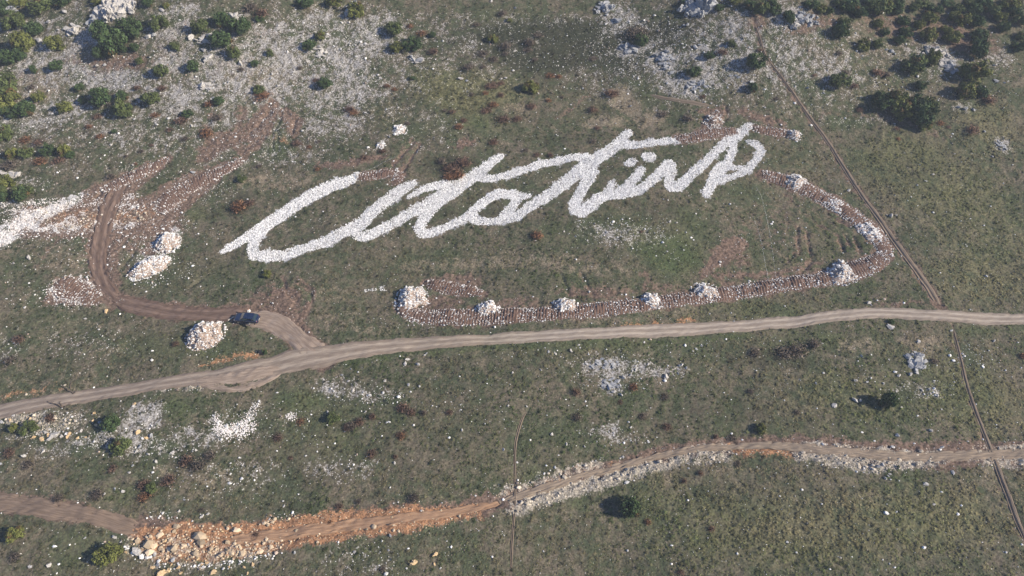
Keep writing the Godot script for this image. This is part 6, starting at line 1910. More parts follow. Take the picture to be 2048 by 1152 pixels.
func ribbon(called: String, pts: Array, mat: Material, style: int, label: String, lift := 0.0, bank := 0.0, fade := 1.0, left_tint := Color.WHITE, right_tint := Color.WHITE, rough := 0.0) -> MeshInstance3D:
	var step := 0.5 if style < 2 else 0.14
	var line := spline(pts, step)
	var across := 13
	var nz := noise(0.5, 2, 41 + int(absf(pts[0]) * 7.0))
	var v := PackedVector3Array()
	var uv := PackedVector2Array()
	var tint := PackedColorArray()
	var idx := PackedInt32Array()
	var along := 0.0
	for s in line.size():
		var c: Vector3 = line[s]
		var a: Vector3 = line[maxi(s - 1, 0)]
		var b: Vector3 = line[mini(s + 1, line.size() - 1)]
		var d := Vector2(b.x - a.x, b.y - a.y).normalized()
		var nrm := Vector2(-d.y, d.x)
		if s > 0: along += Vector2(c.x - a.x, c.y - a.y).length()
		var ends := minf(1.0, minf(s, line.size() - 1 - s) * step / 1.5)
		var taper := lerpf(1.0, smoothstep(-0.6, 1.0, minf(s, line.size() - 1 - s) * step / 4.0), fade if style < 2 else 0.0)
		var wl := c.z * (1.0 + 0.2 * nz.get_noise_2d(along * 0.3, 3.0)) * taper
		var wr := c.z * (1.0 + 0.2 * nz.get_noise_2d(along * 0.3, 90.0)) * taper
		for k in across:
			var u := float(k) / (across - 1) * 2.0 - 1.0
			var off := u * (wr if u > 0.0 else wl) * (1.12 if style < 2 else 1.0)
			var x := c.x + nrm.x * off
			var z := c.y + nrm.y * off
			var y := bilinear(smooth_h, x, z)
			if style < 2:
				y += 0.03 + lift + 0.05 * nz.get_noise_2d(x * 2.0, z * 2.0) + rough * (nz.get_noise_2d(x * 1.3 + 9.0, z * 1.3) + nz.get_noise_2d(x * 4.0, z * 4.0 + 30.0)) * (0.35 + absf(u))
				if style == 0: y -= 0.07 * maxf(exp(-pow((absf(u) - 0.42) / 0.13, 2.0)), 0.0)
				else: y -= 0.20 * exp(-pow((u - 0.25) / 0.22, 2.0))
				if absf(u) > 0.82: y -= 0.26 * (absf(u) - 0.82) / 0.18
				y -= (1.0 - smoothstep(0.0, 1.0, minf(s, line.size() - 1 - s) * step / 3.0)) * 0.3 * fade
				if absf(u) > 0.5: y += 0.16 * nz.get_noise_2d(x * 4.0 + 50.0, z * 4.0) * (absf(u) - 0.5) * 2.0
			else:
				var prof := 1.0 - u * u
				y += bank * prof * ends * (0.8 + 0.5 * nz.get_noise_2d(along * 0.5, 7.0))
				y += (0.10 * sin(TAU * (along / 0.52 + 0.35 * u)) * smoothstep(-0.2, 0.4, absf(u)) + 0.16 * nz.get_noise_2d(x * 1.6, z * 1.6)) * ends * (1.0 - u * u * 0.6)
				if absf(u) > 0.9: y -= 0.22
				y += 0.02
			v.append(Vector3(x, y, z))
			uv.append(Vector2((u + 1.0) * 0.5, along / 45.0))
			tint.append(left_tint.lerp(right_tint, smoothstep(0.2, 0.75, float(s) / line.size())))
	for s in line.size() - 1:
		for k in across - 1:
			var q := s * across + k
			idx.append_array(PackedInt32Array([q, q + 1, q + across, q + 1, q + across + 1, q + across]))
	var nn := PackedVector3Array()
	nn.resize(v.size())
	for i in range(0, idx.size(), 3):
		var f := (v[idx[i + 1]] - v[idx[i]]).cross(v[idx[i + 2]] - v[idx[i]])
		if f.y < 0.0: f = -f
		nn[idx[i]] += f
		nn[idx[i + 1]] += f
		nn[idx[i + 2]] += f
	for i in nn.size(): nn[i] = nn[i].normalized()
	if (v[idx[1]] - v[0]).cross(v[idx[2]] - v[0]).y > 0.0:
		for i in range(0, idx.size(), 3):
			var t := idx[i + 1]
			idx[i + 1] = idx[i + 2]
			idx[i + 2] = t
	var arrays := []
	arrays.resize(Mesh.ARRAY_MAX)
	arrays[Mesh.ARRAY_VERTEX] = v
	arrays[Mesh.ARRAY_NORMAL] = nn
	arrays[Mesh.ARRAY_TEX_UV] = uv
	arrays[Mesh.ARRAY_COLOR] = tint
	arrays[Mesh.ARRAY_INDEX] = idx
	var mesh := ArrayMesh.new()
	mesh.add_surface_from_arrays(Mesh.PRIMITIVE_TRIANGLES, arrays)
	var o := part(numbered(called), mesh, mat, self)
	tag(o, label, "", "", "structure")
	return o

func make_roads() -> void:
	ribbon("dirt_track", LOWER_LEFT, M.lower_brown, 0, "dull brown track at the bottom left", 0.0, 0.0, 1.0, Color.WHITE, Color.WHITE, 0.2)
	ribbon("dirt_track", LOWER_MIDDLE, M.lower, 0, "rough orange brown track along the bottom left of centre", 0.0, 0.0, 1.0, Color.WHITE, Color.WHITE, 0.22)
	ribbon("dirt_track", LOWER_RIGHT, M.lower_grey, 0, "greyish stony track across the lower right slope", 0.0, 0.0, 1.0, Color.WHITE, Color.WHITE, 0.22)
	ribbon("dirt_track", LEFT_TRACK, M.track, 0, "brown churned track climbing left of the signature", -0.02, 0.0, 1.0, Color(0.92, 0.92, 0.92), Color(0.92, 0.92, 0.92), 0.3)
	ribbon("dirt_track", ACCESS, M.track, 0, "brown earth track from the road past the car", 0.0, 0.0, 1.0, Color(0.92, 0.92, 0.92), Color(0.92, 0.92, 0.92), 0.2)
	ribbon("dirt_track", JUNCTION, M.junction, 0, "pale worn turning area between the car and the road", 0.03, 0.0, 0.6, Color(0.95, 0.94, 0.94), Color(0.95, 0.94, 0.94), 0.2)
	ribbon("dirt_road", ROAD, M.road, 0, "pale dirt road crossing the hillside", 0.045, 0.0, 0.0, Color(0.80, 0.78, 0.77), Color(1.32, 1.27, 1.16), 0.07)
	ribbon("gravel_apron", APRON, M.junction, 1, "pale gravel spill below the road at left", 0.17, 0.0, 1.0, Color(1.1, 1.08, 1.08), Color(1.1, 1.08, 1.08), 0.14)
	var names := ["straight brown footpath running down the right slope", "footpath continuing below the road at far right", "thin footpath at the bottom centre", "faint footpath above the last stone letters"]
	for i in FOOTPATHS.size(): ribbon("footpath", FOOTPATHS[i], M.path, 1, names[i])

func make_banks() -> void:
	var names := ["long bulldozed earth bank above the road", "earth bank beside the straight footpath", "short earth bank behind the first heap", "earth bank beside the last letters", "scraped earth knob above the last letters", "short earth strip right of the last letters", "earth strip at the top of the first letter", "scraped earth patch above the second letter", "upper earth strip left of the signature", "lower earth strip left of the signature", "fan of earth and stones at the left"]
	for i in BANKS.size():
		var o := ribbon("earth_bank", BANKS[i], M.soil, 2, names[i], 0.0, 0.45 if i < 3 else 0.28)
		var line := spline(BANKS[i], 0.25)
		var xf: Array = []
		var cols: Array = []
		var along := 0.0
		for s in line.size():
			var c: Vector3 = line[s]
			var a: Vector3 = line[maxi(s - 1, 0)]
			var b: Vector3 = line[mini(s + 1, line.size() - 1)]
			var d := Vector2(b.x - a.x, b.y - a.y).normalized()
			along += 0.25
			for k in int(c.z * 2.0 * 0.25 * 34.0 + rng.randf()):
				var u := rng.randf_range(-1.05, 1.05)
				if absf(u) < 0.5 and rng.randf() < 0.45: continue
				if fposmod(along / 0.52 + 0.35 * u + rng.randf() * 0.3, 1.0) > 0.62: continue
				var off := u * c.z
				var x := c.x - d.y * off + rng.randf_range(-0.1, 0.1)
				var z := c.y + d.x * off + rng.randf_range(-0.1, 0.1)
				var y := bilinear(smooth_h, x, z) + (0.45 if i < 3 else 0.28) * maxf(0.0, 1.0 - u * u) * 0.85
				xf.append(stone_at(Vector3(x, y, z), rng.randf_range(0.05, 0.10) if rng.randf() < 0.85 else rng.randf_range(0.1, 0.17)))
				cols.append(stone_color(0.7))
		scatter("stones", xf, cols, o)

# ------------------------------------------------------------------ stones
func flat_mesh(tris: PackedVector3Array) -> ArrayMesh:
	var nn := PackedVector3Array()
	nn.resize(tris.size())
	for i in range(0, tris.size(), 3):
		var f := (tris[i + 1] - tris[i]).cross(tris[i + 2] - tris[i])
		var mid := tris[i] + tris[i + 1] + tris[i + 2]
		if f.dot(mid) > 0.0:
			var t := tris[i + 1]
			tris[i + 1] = tris[i + 2]
			tris[i + 2] = t
		else: f = -f
		f = f.normalized()
		nn[i] = f
		nn[i + 1] = f
		nn[i + 2] = f
	var arrays := []
	arrays.resize(Mesh.ARRAY_MAX)
	arrays[Mesh.ARRAY_VERTEX] = tris
	arrays[Mesh.ARRAY_NORMAL] = nn
	var mesh := ArrayMesh.new()
	mesh.add_surface_from_arrays(Mesh.PRIMITIVE_TRIANGLES, arrays)
	return mesh

func icosphere(times: int) -> PackedVector3Array:
	var g := (1.0 + sqrt(5.0)) / 2.0
	var p := [Vector3(-1, g, 0), Vector3(1, g, 0), Vector3(-1, -g, 0), Vector3(1, -g, 0), Vector3(0, -1, g), Vector3(0, 1, g), Vector3(0, -1, -g), Vector3(0, 1, -g), Vector3(g, 0, -1), Vector3(g, 0, 1), Vector3(-g, 0, -1), Vector3(-g, 0, 1)]
	var f := [0, 11, 5, 0, 5, 1, 0, 1, 7, 0, 7, 10, 0, 10, 11, 1, 5, 9, 5, 11, 4, 11, 10, 2, 10, 7, 6, 7, 1, 8, 3, 9, 4, 3, 4, 2, 3, 2, 6, 3, 6, 8, 3, 8, 9, 4, 9, 5, 2, 4, 11, 6, 2, 10, 8, 6, 7, 9, 8, 1]
	var t := PackedVector3Array()
	for i in f: t.append((p[i] as Vector3).normalized())
	for k in times:
		var u := PackedVector3Array()
		for i in range(0, t.size(), 3):
			var a := t[i]
			var b := t[i + 1]
			var c := t[i + 2]
			var ab := ((a + b) * 0.5).normalized()
			var bc := ((b + c) * 0.5).normalized()
			var ca := ((c + a) * 0.5).normalized()
			u.append_array(PackedVector3Array([a, ab, ca, ab, b, bc, ca, bc, c, ab, bc, ca]))
		t = u
	return t

# a broken stone: a ball chopped by a few random planes and roughened
func chopped(times: int, s: int, cuts: int, rough: float) -> ArrayMesh:
	var r := RandomNumberGenerator.new()
	r.seed = s
	var n := noise(0.9, 3, s)
	var planes := []
	for k in cuts:
		var d := Vector3(r.randfn(), r.randfn(), r.randfn()).normalized()
		planes.append([d, r.randf_range(0.42, 0.85)])
	var t := icosphere(times)
	for i in t.size():
		var p := t[i]
		p *= 1.0 + rough * n.get_noise_3d(p.x * 1.7, p.y * 1.7, p.z * 1.7)
		for q in planes:
			var o: float = p.dot(q[0]) - q[1]
			if o > 0.0: p -= q[0] * o * 0.92
		t[i] = p
	return flat_mesh(t)

func make_stone_meshes() -> void:
	for i in 5: stone_meshes.append(chopped(0, 100 + i, 3, 0.5))
	for i in 8: boulder_meshes.append(chopped(3 if i < 4 else 2, 200 + i, 8, 0.8))

func stone_at(p: Vector3, r: float) -> Transform3D:
	var b := Basis(Vector3(rng.randfn(), rng.randfn(), rng.randfn() + 0.01).normalized(), rng.randf() * TAU)
	return Transform3D(b.scaled(Vector3(rng.randf_range(0.8, 1.35), rng.randf_range(0.6, 0.95), rng.randf_range(0.75, 1.15)) * r), p)

func stone_color(whiteness: float) -> Color:
	if rng.randf() < whiteness:
		var w := rng.randf_range(0.42, 0.80)
		return Color(w, w * 0.985, w * 0.95)
	var w2 := rng.randf_range(0.18, 0.42)
	return Color(w2, w2 * 0.80, w2 * 0.66)

func scatter(called: String, xf: Array, cols: Array, parent: Node, mesh: Mesh = null, mat: Material = null) -> MultiMeshInstance3D:
	var mm := MultiMesh.new()
	mm.transform_format = MultiMesh.TRANSFORM_3D
	mm.use_colors = true
	mm.mesh = mesh if mesh else stone_meshes_get()
	mm.instance_count = xf.size()
	var buf := PackedFloat32Array()
	buf.resize(xf.size() * 16)
	var q := 0
	for i in xf.size():
		var t: Transform3D = xf[i]
		var b := t.basis
		var o := t.origin
		var c: Color = cols[i]
		buf[q] = b.x.x; buf[q + 1] = b.y.x; buf[q + 2] = b.z.x; buf[q + 3] = o.x
		buf[q + 4] = b.x.y; buf[q + 5] = b.y.y; buf[q + 6] = b.z.y; buf[q + 7] = o.y
		buf[q + 8] = b.x.z; buf[q + 9] = b.y.z; buf[q + 10] = b.z.z; buf[q + 11] = o.z
		buf[q + 12] = c.r; buf[q + 13] = c.g; buf[q + 14] = c.b; buf[q + 15] = 1.0
		q += 16
	mm.buffer = buf
	var o2 := MultiMeshInstance3D.new()
	o2.name = called
	o2.multimesh = mm
	o2.material_override = mat if mat else M.stone
	parent.add_child(o2, true)
	o2.set_meta("kind", "stuff")
	return o2

var next_stone := 0
func stone_meshes_get() -> Mesh:
	if stone_meshes.is_empty():
		make_stone_meshes()
	next_stone += 1
	return stone_meshes[next_stone % stone_meshes.size()]

# ------------------------------------------------------------------ the handwriting in stones
func make_signature() -> void:
	var root := base("stone_signature", Vector3.ZERO)
	tag(root, "huge handwritten signature laid out in white stones on the grass", "lettering")
	var taken := {}
	for s in SIGNATURE.size():
		var p: Array = SIGNATURE[s]
		var xf: Array = []
		var cols: Array = []
		var n := p.size() / 3
		for e in n - 1:
			var ax: float = p[e * 3]
			var az: float = p[e * 3 + 1]
			var ar: float = p[e * 3 + 2]
			var bx: float = p[e * 3 + 3]
			var bz: float = p[e * 3 + 4]
			var br: float = p[e * 3 + 5]
			var mr := maxf(ar, br)
			var dx := bx - ax
			var dz := bz - az
			var ll := maxf(dx * dx + dz * dz, 0.001)
			for j in range(int((minf(az, bz) - mr) / 0.19) - 1, int((maxf(az, bz) + mr) / 0.19) + 2):
				for i in range(int((minf(ax, bx) - mr) / 0.19) - 1, int((maxf(ax, bx) + mr) / 0.19) + 2):
					var key := Vector2i(i, j)
					if taken.has(key): continue
					var x := i * 0.19 + rng.randf_range(-0.09, 0.09)
					var z := j * 0.19 + rng.randf_range(-0.09, 0.09)
					var t := clampf(((x - ax) * dx + (z - az) * dz) / ll, 0.0, 1.0)
					var d := Vector2(x - ax - dx * t, z - az - dz * t).length() - lerpf(ar, br, t)
					if d > rng.randf_range(-0.12, 0.16): continue
					taken[key] = true
					if rng.randf() < 0.05: continue
					var r := rng.randf_range(0.085, 0.15)
					xf.append(stone_at(Vector3(x, hy(x, z) + 0.04 + rng.randf() * 0.05, z), r))
					var w := rng.randf_range(0.58, 0.88) if rng.randf() < 0.88 else rng.randf_range(0.25, 0.5)
					cols.append(Color(w, w * 0.995, w * 0.975))
		var o := scatter("letter_dot" if s >= SIGNATURE.size() - 2 else "letter_stroke", xf, cols, root)

func writing_zone(x: float, z: float) -> bool:
	var a: Array = SMALL_WRITING[0]
	var b: Array = SMALL_WRITING[SMALL_WRITING.size() - 1]
	return x > a[1] - 0.3 and x < b[5] + 0.3 and absf(z - (a[2] + b[2]) * 0.5) < 0.7

func make_small_writing() -> void:
	var root := base("small_stone_writing", Vector3.ZERO)
	tag(root, "small name written in white stones left of the first heap", "lettering")
	var letters := {}
	for s in SMALL_WRITING:
		var l: int = s[0]
		if not letters.has(l): letters[l] = [[], []]
		var n: int = (s.size() - 1) / 2
		for e in n - 1:
			var a := Vector2(s[1 + e * 2], s[2 + e * 2])
			var b := Vector2(s[3 + e * 2], s[4 + e * 2])
			var m := maxi(2, int((b - a).length() / 0.055))
			for k in m + 1:
				var p := a.lerp(b, float(k) / m)
				letters[l][0].append(stone_at(Vector3(p.x + rng.randf_range(-0.02, 0.02), hy(p.x, p.y) + 0.06, p.y + rng.randf_range(-0.02, 0.02)), rng.randf_range(0.042, 0.055)))
				letters[l][1].append(Color(0.82, 0.82, 0.80))
	for l in letters: scatter("letter", letters[l][0], letters[l][1], root)

# ------------------------------------------------------------------ heaps of stones
func make_piles() -> void:
	for pi in PILES.size():
		var p: Array = PILES[pi]
		var cx: float = p[0]
		var cz: float = p[1]
		var rx: float = p[2]
		var rz: float = p[3]
		var top: float = p[4] * 0.9
		var n := noise(0.55, 3, 300 + pi)
		var y0 := hy(cx, cz)
		var root := base("stone_heap", Vector3(cx, y0, cz))
		tag(root, p[6], "stone heap", "heaps of collected stones")
		var turn: float = p[7]
		var shape := func(a: float, r: float) -> Vector3:
			var wob := 1.0 + 0.55 * n.get_noise_2d(cos(a) * 2.0, sin(a) * 2.0)
			var flat := Vector2(cos(a) * r * rx * wob, sin(a) * r * rz * wob).rotated(turn)
			var x := flat.x
			var z := flat.y
			var h := top * pow(maxf(0.0, 1.0 - pow(r, 1.5)), 0.95) * (1.0 + 0.55 * n.get_noise_2d(x * 0.9 + 40.0, z * 0.9)) * (1.0 - 0.3 * x / rx)
			return Vector3(x, hy(cx + x, cz + z) - y0 + h - (0.25 if r > 0.98 else 0.0), z)
		var v := PackedVector3Array()
		var rings := 9
		var segs := 30
		for r in rings + 1:
			for s in segs: v.append(shape.call(TAU * s / segs, float(r) / rings))
		var st := SurfaceTool.new()
		st.begin(Mesh.PRIMITIVE_TRIANGLES)
		st.set_smooth_group(0)
		for r in rings:
			for s in segs:
				var a := r * segs + s
				var b := r * segs + (s + 1) % segs
				for q in [a, b, a + segs, b, b + segs, a + segs]: st.add_vertex(v[q])
		st.generate_normals()
		part("mound", st.commit(), M.rubble if p[5] > 0.5 else M.soil, root)
		var xf: Array = []
		var cols: Array = []
		var count := int(PI * rx * rz * 34.0)
		for k in count:
			var a := rng.randf() * TAU
			var r := sqrt(rng.randf()) * 1.12
			if r > 0.9 and rng.randf() < 0.55: continue
			var q: Vector3 = shape.call(a, minf(r, 0.97))
			if r > 0.97:
				var out := Vector2(cos(a) * r * rx, sin(a) * r * rz).rotated(turn)
				q = Vector3(out.x, 0, out.y)
				q.y = hy(cx + q.x, cz + q.z) - y0 + 0.02
			var big := rng.randf_range(0.08, 0.17) if rng.randf() < 0.93 else rng.randf_range(0.17, 0.3)
			xf.append(stone_at(q + Vector3(0, big * 0.25, 0), big))
			cols.append(stone_color(p[5]))
		scatter("stones", xf, cols, root)

func make_stone_patches() -> void:
	for i in STONE_PATCHES.size():
		var row: Array = STONE_PATCHES[i]
		var xf: Array = []
		var cols: Array = []
		for s in row[1]:
			for e in s.size() / 3 - 1:
				var a := Vector3(s[e * 3], s[e * 3 + 1], s[e * 3 + 2])
				var b := Vector3(s[e * 3 + 3], s[e * 3 + 4], s[e * 3 + 5])
				var d := Vector2(b.x - a.x, b.y - a.y)
				for k in int(d.length() * (a.z + b.z) * row[2]):
					var c := a.lerp(b, rng.randf())
					var off := rng.randfn() * c.z * 0.62
					var x := c.x - d.normalized().y * off + rng.randfn() * 0.15
					var z := c.y + d.normalized().x * off + rng.randfn() * 0.15
					xf.append(stone_at(Vector3(x, hy(x, z) + 0.03, z), rng.randf_range(0.06, 0.13)))
					var w := rng.randf_range(0.5, 0.82)
					cols.append(Color(w, w * 0.95, w * 0.91))
		var o := scatter(numbered("stone_scatter"), xf, cols, self)
		tag(o, row[0], "stones", "", "stuff")

# ------------------------------------------------------------------ rocks
func make_outcrops() -> void:
	for oi in OUTCROPS.size():
		var p: Array = OUTCROPS[oi]
		var root := base("rock_outcrop", Vector3(p[0], hy(p[0], p[1]), p[1]))
		tag(root, p[8], "rock outcrop", "limestone outcrops on the slope")
		var count: int = p[4]
		for k in count:
			var a := k * 2.39996 + rng.randf() * 0.6
			var r := sqrt((k + 0.4) / count)
			var x: float = cos(a) * r * p[2] * 0.9
			var z: float = sin(a) * r * p[3] * 0.9
			var sz: float = p[5] * rng.randf_range(0.65, 1.25) * (1.15 - 0.4 * r)
			var tall: float = sz * p[7] * rng.randf_range(0.6, 1.15) * (1.2 - 0.5 * r)
			var o := part("rock", boulder_meshes[rng.randi() % 8], M.rock[p[6]], root)
			o.position = Vector3(x, hy(p[0] + x, p[1] + z) - root.position.y + tall * 0.25, z)
			o.basis = Basis.from_euler(Vector3(rng.randf_range(-0.35, 0.35), rng.randf() * TAU, rng.randf_range(-0.35, 0.35))).scaled_local(Vector3(sz, tall, sz * rng.randf_range(0.6, 0.95)))

func make_rocks() -> void:
	var order := range(ROCKS.size())
	order.sort_custom(func(a, b): return ROCKS[a][2] > ROCKS[b][2])
	for q in mini(300, order.size()):
		var p: Array = ROCKS[order[q]]
		var r: float = p[2]
		var o := part(numbered("rock"), boulder_meshes[rng.randi() % 8], M.rock[p[3]], self)
		o.position = Vector3(p[0], hy(p[0], p[1]) + r * 0.35, p[1])
		o.basis = Basis.from_euler(Vector3(rng.randf_range(-0.4, 0.4), rng.randf() * TAU, rng.randf_range(-0.4, 0.4))).scaled_local(Vector3(r * 1.1, r * rng.randf_range(0.6, 0.9), r * rng.randf_range(0.7, 1.0)))
		tag(o, p[4], "rock", "loose rocks lying on the hillside")

func make_loose_stones() -> void:
	var sets := [[[], []], [[], []], [[], []]]
	var order := range(ROCKS.size())
	order.sort_custom(func(a, b): return ROCKS[a][2] > ROCKS[b][2])
	for q in range(300, order.size()):
		var p: Array = ROCKS[order[q]]
		sets[0][0].append(stone_at(Vector3(p[0], hy(p[0], p[1]) + p[2] * 0.3, p[1]), p[2]))
		sets[0][1].append(Color(0.66, 0.65, 0.62))
	var clump := noise(0.16, 3, 77)
	for k in 330000:
		var z := rng.randf_range(-84.0, 52.0)
		var x := rng.randf_range(-1.0, 1.0) * (80.0 + (48.0 - z) * 0.41)
		var i := clampi(int((x - X0) / CELL + 0.5), 0, NX - 1)
		var j := clampi(int((z - Z0) / CELL + 0.5), 0, NZ - 1)
		var g := j * NX + i
		if carve[g] > 0.6 and rng.randf() < (0.93 if gravel[g] + orange[g] < 0.2 else 0.45): continue
		if signed[g] > 0.3 or writing_zone(x, z): continue
		var c := clump.get_noise_2d(x, z)
		var dens := stones[g] * (0.55 + 1.6 * maxf(0.0, c + 0.15)) + scree[g] * (1.0 + 6.5 * maxf(0.0, c + 0.1)) + white[g] * 5.0 + gravel[g] * 9.0 + orange[g] * 2.5 + soil[g] * 0.9 + 0.22
		if rng.randf() * 13.0 > dens: continue
		var r := 0.035 + 0.05 * rng.randf()
		if rng.randf() < 0.10: r = rng.randf_range(0.09, 0.2)
		if rng.randf() < 0.008: r = rng.randf_range(0.2, 0.34)
		if gravel[g] > 0.3 or orange[g] > 0.4: r *= 1.35
		if x < -30.0 and x > -62.0 and z > 36.0 and (gravel[g] > 0.2 or orange[g] > 0.2): r *= rng.randf_range(1.0, 2.2)
		var col := stone_color(0.85)
		if scree[g] > 0.3: col = col * 0.82
		if orange[g] > 0.3 or gravel[g] > 0.45:
			var w := rng.randf_range(0.25, 0.62)
			col = Color(w, w * 0.80, w * 0.56) if z > 33.0 and x < 0.0 else Color(w, w * 0.88, w * 0.70)
		var s: Array = sets[k % 3]
		s[0].append(stone_at(Vector3(x, hy(x, z) + r * 0.25, z), r))
		s[1].append(col)
	var names := ["white stones strewn over the grass and scree", "pale stone chips strewn between the rocks", "grey and tan stone chips strewn on the soil"]
	for s in 3:
		var o := scatter(numbered("loose_stones"), sets[s][0], sets[s][1], self)
		tag(o, names[s], "stones", "", "stuff")
	# thin chalk-white lines of chips marked out on the ground
	for p in CHALK:
		var xf: Array = []
		var cols: Array = []
		for e in p.size() / 2 - 1:
			var a := Vector2(p[e * 2], p[e * 2 + 1])
			var b := Vector2(p[e * 2 + 2], p[e * 2 + 3])
			var m := int((b - a).length() / 0.09)
			for k in m:
				if rng.randf() < 0.35: continue
				var q := a.lerp(b, float(k) / m) + Vector2(rng.randf_range(-0.05, 0.05), rng.randf_range(-0.05, 0.05))
				xf.append(stone_at(Vector3(q.x, hy(q.x, q.y) + 0.03, q.y), rng.randf_range(0.03, 0.05)))
				cols.append(Color(0.62, 0.62, 0.6))
		chalk_lines.append([xf, cols])
	var marks := ["longer thin white marking line below the last letter", "second thin white marking line below the last letter", "thin white marking line across the left track", "short bent white marking line by the left track", "thin white marking line above the first letter"]
	for i in chalk_lines.size():
		var o := scatter(numbered("marking_line"), chalk_lines[i][0], chalk_lines[i][1], self)
		tag(o, marks[i], "marking line", "", "stuff")
var chalk_lines: Array = []

# ------------------------------------------------------------------ bushes
func leaf_mesh(v: PackedVector3Array, n: PackedVector3Array, c: PackedColorArray) -> ArrayMesh:
	var arrays := []
	arrays.resize(Mesh.ARRAY_MAX)
	arrays[Mesh.ARRAY_VERTEX] = v
	arrays[Mesh.ARRAY_NORMAL] = n
	arrays[Mesh.ARRAY_COLOR] = c
	var mesh := ArrayMesh.new()
	mesh.add_surface_from_arrays(Mesh.PRIMITIVE_TRIANGLES, arrays)
	return mesh

func crown_mesh(s: int, tone: int) -> ArrayMesh:
	var r := RandomNumberGenerator.new()
	r.seed = s
	var v := PackedVector3Array()
	var n := PackedVector3Array()
	var c := PackedColorArray()
	var tones := [Color(0.046, 0.074, 0.028), Color(0.076, 0.098, 0.034), Color(0.110, 0.122, 0.034)]
	for k in 30:
		var a := r.randf() * TAU
		var rad := sqrt(r.randf()) * 0.74
		var y := r.randf_range(0.12, 0.88) * sqrt(maxf(0.08, 1.0 - rad * rad * 1.15))
		var mid := Vector3(cos(a) * rad, y, sin(a) * rad)
		var cr := r.randf_range(0.2, 0.36)
		var shade := r.randf_range(0.75, 1.3)
		var brown := r.randf() < 0.06
		for l in 75:
			var d := Vector3(r.randfn(), r.randfn() * 0.85 + 0.15, r.randfn()).normalized()
			var p := mid + d * cr * r.randf_range(0.55, 1.08) * Vector3(1, 0.8, 1)
			if p.y < 0.03: p.y = 0.03 + r.randf() * 0.1
			var nd := (d + Vector3(r.randfn(), r.randfn(), r.randfn()) * 0.55).normalized()
			var t1 := nd.cross(Vector3(r.randfn(), r.randfn(), r.randfn()).normalized()).normalized()
			var t2 := nd.cross(t1)
			var sz := r.randf_range(0.035, 0.07)
			t1 *= sz * 1.4
			t2 *= sz * 0.8
			var col: Color = tones[tone] * shade * r.randf_range(0.7, 1.4)
			if brown: col = Color(0.10, 0.07, 0.03) * shade
			v.append_array(PackedVector3Array([p - t1, p + t2, p + t1, p - t1, p + t1, p - t2]))
			for q in 6:
				n.append(nd)
				c.append(col)
	return leaf_mesh(v, n, c)

func tube(st: SurfaceTool, a: Vector3, b: Vector3, ra: float, rb: float) -> void:
	var d := (b - a).normalized()
	var u := d.cross(Vector3(0.31, 0.2, 0.93)).normalized()
	var w := d.cross(u)
	for k in 5:
		var c0 := u * cos(TAU * k / 5.0) + w * sin(TAU * k / 5.0)
		var c1 := u * cos(TAU * (k + 1) / 5.0) + w * sin(TAU * (k + 1) / 5.0)
		for q in [[a + c0 * ra, c0], [b + c0 * rb, c0], [a + c1 * ra, c1], [a + c1 * ra, c1], [b + c0 * rb, c0], [b + c1 * rb, c1]]:
			st.set_normal(q[1])
			st.add_vertex(q[0])

func limbs_mesh(s: int, n: int, thick: float) -> ArrayMesh:
	var r := RandomNumberGenerator.new()
	r.seed = s
	var st := SurfaceTool.new()
	st.begin(Mesh.PRIMITIVE_TRIANGLES)
	tube(st, Vector3(0, -0.12, 0), Vector3(0.02, 0.25, 0.01), thick, thick * 0.8)
	for k in n:
		var a := TAU * k / n + r.randf()
		var m := Vector3(cos(a) * 0.28, r.randf_range(0.3, 0.5), sin(a) * 0.28)
		var e := Vector3(cos(a) * 0.6, r.randf_range(0.45, 0.85), sin(a) * 0.6)
		tube(st, Vector3(0, 0.15, 0), m, thick * 0.6, thick * 0.4)
		tube(st, m, e, thick * 0.4, thick * 0.12)
	return st.commit()

func make_bushes() -> void:
	var crowns := []
	var trunks := []
	for t in 3:
		var row := []
		for k in 4: row.append(crown_mesh(500 + t * 10 + k, t))
		crowns.append(row)
	for k in 3: trunks.append(limbs_mesh(560 + k, 6, 0.06))
	for i in BUSHES.size():
		var p: Array = BUSHES[i]
		var o := base("evergreen_bush", Vector3(p[0], hy(p[0], p[1]) - 0.03, p[1]))
		part("trunk", trunks[i % 3], M.bark, o)
		part("crown", crowns[p[4]][rng.randi() % 4], M.leaf, o)
		o.basis = Basis(Vector3.UP, rng.randf() * TAU).scaled_local(Vector3(p[2], p[3], p[2] * rng.randf_range(0.85, 1.1)))
		tag(o, p[5], "bush", "evergreen bushes on the hillside")

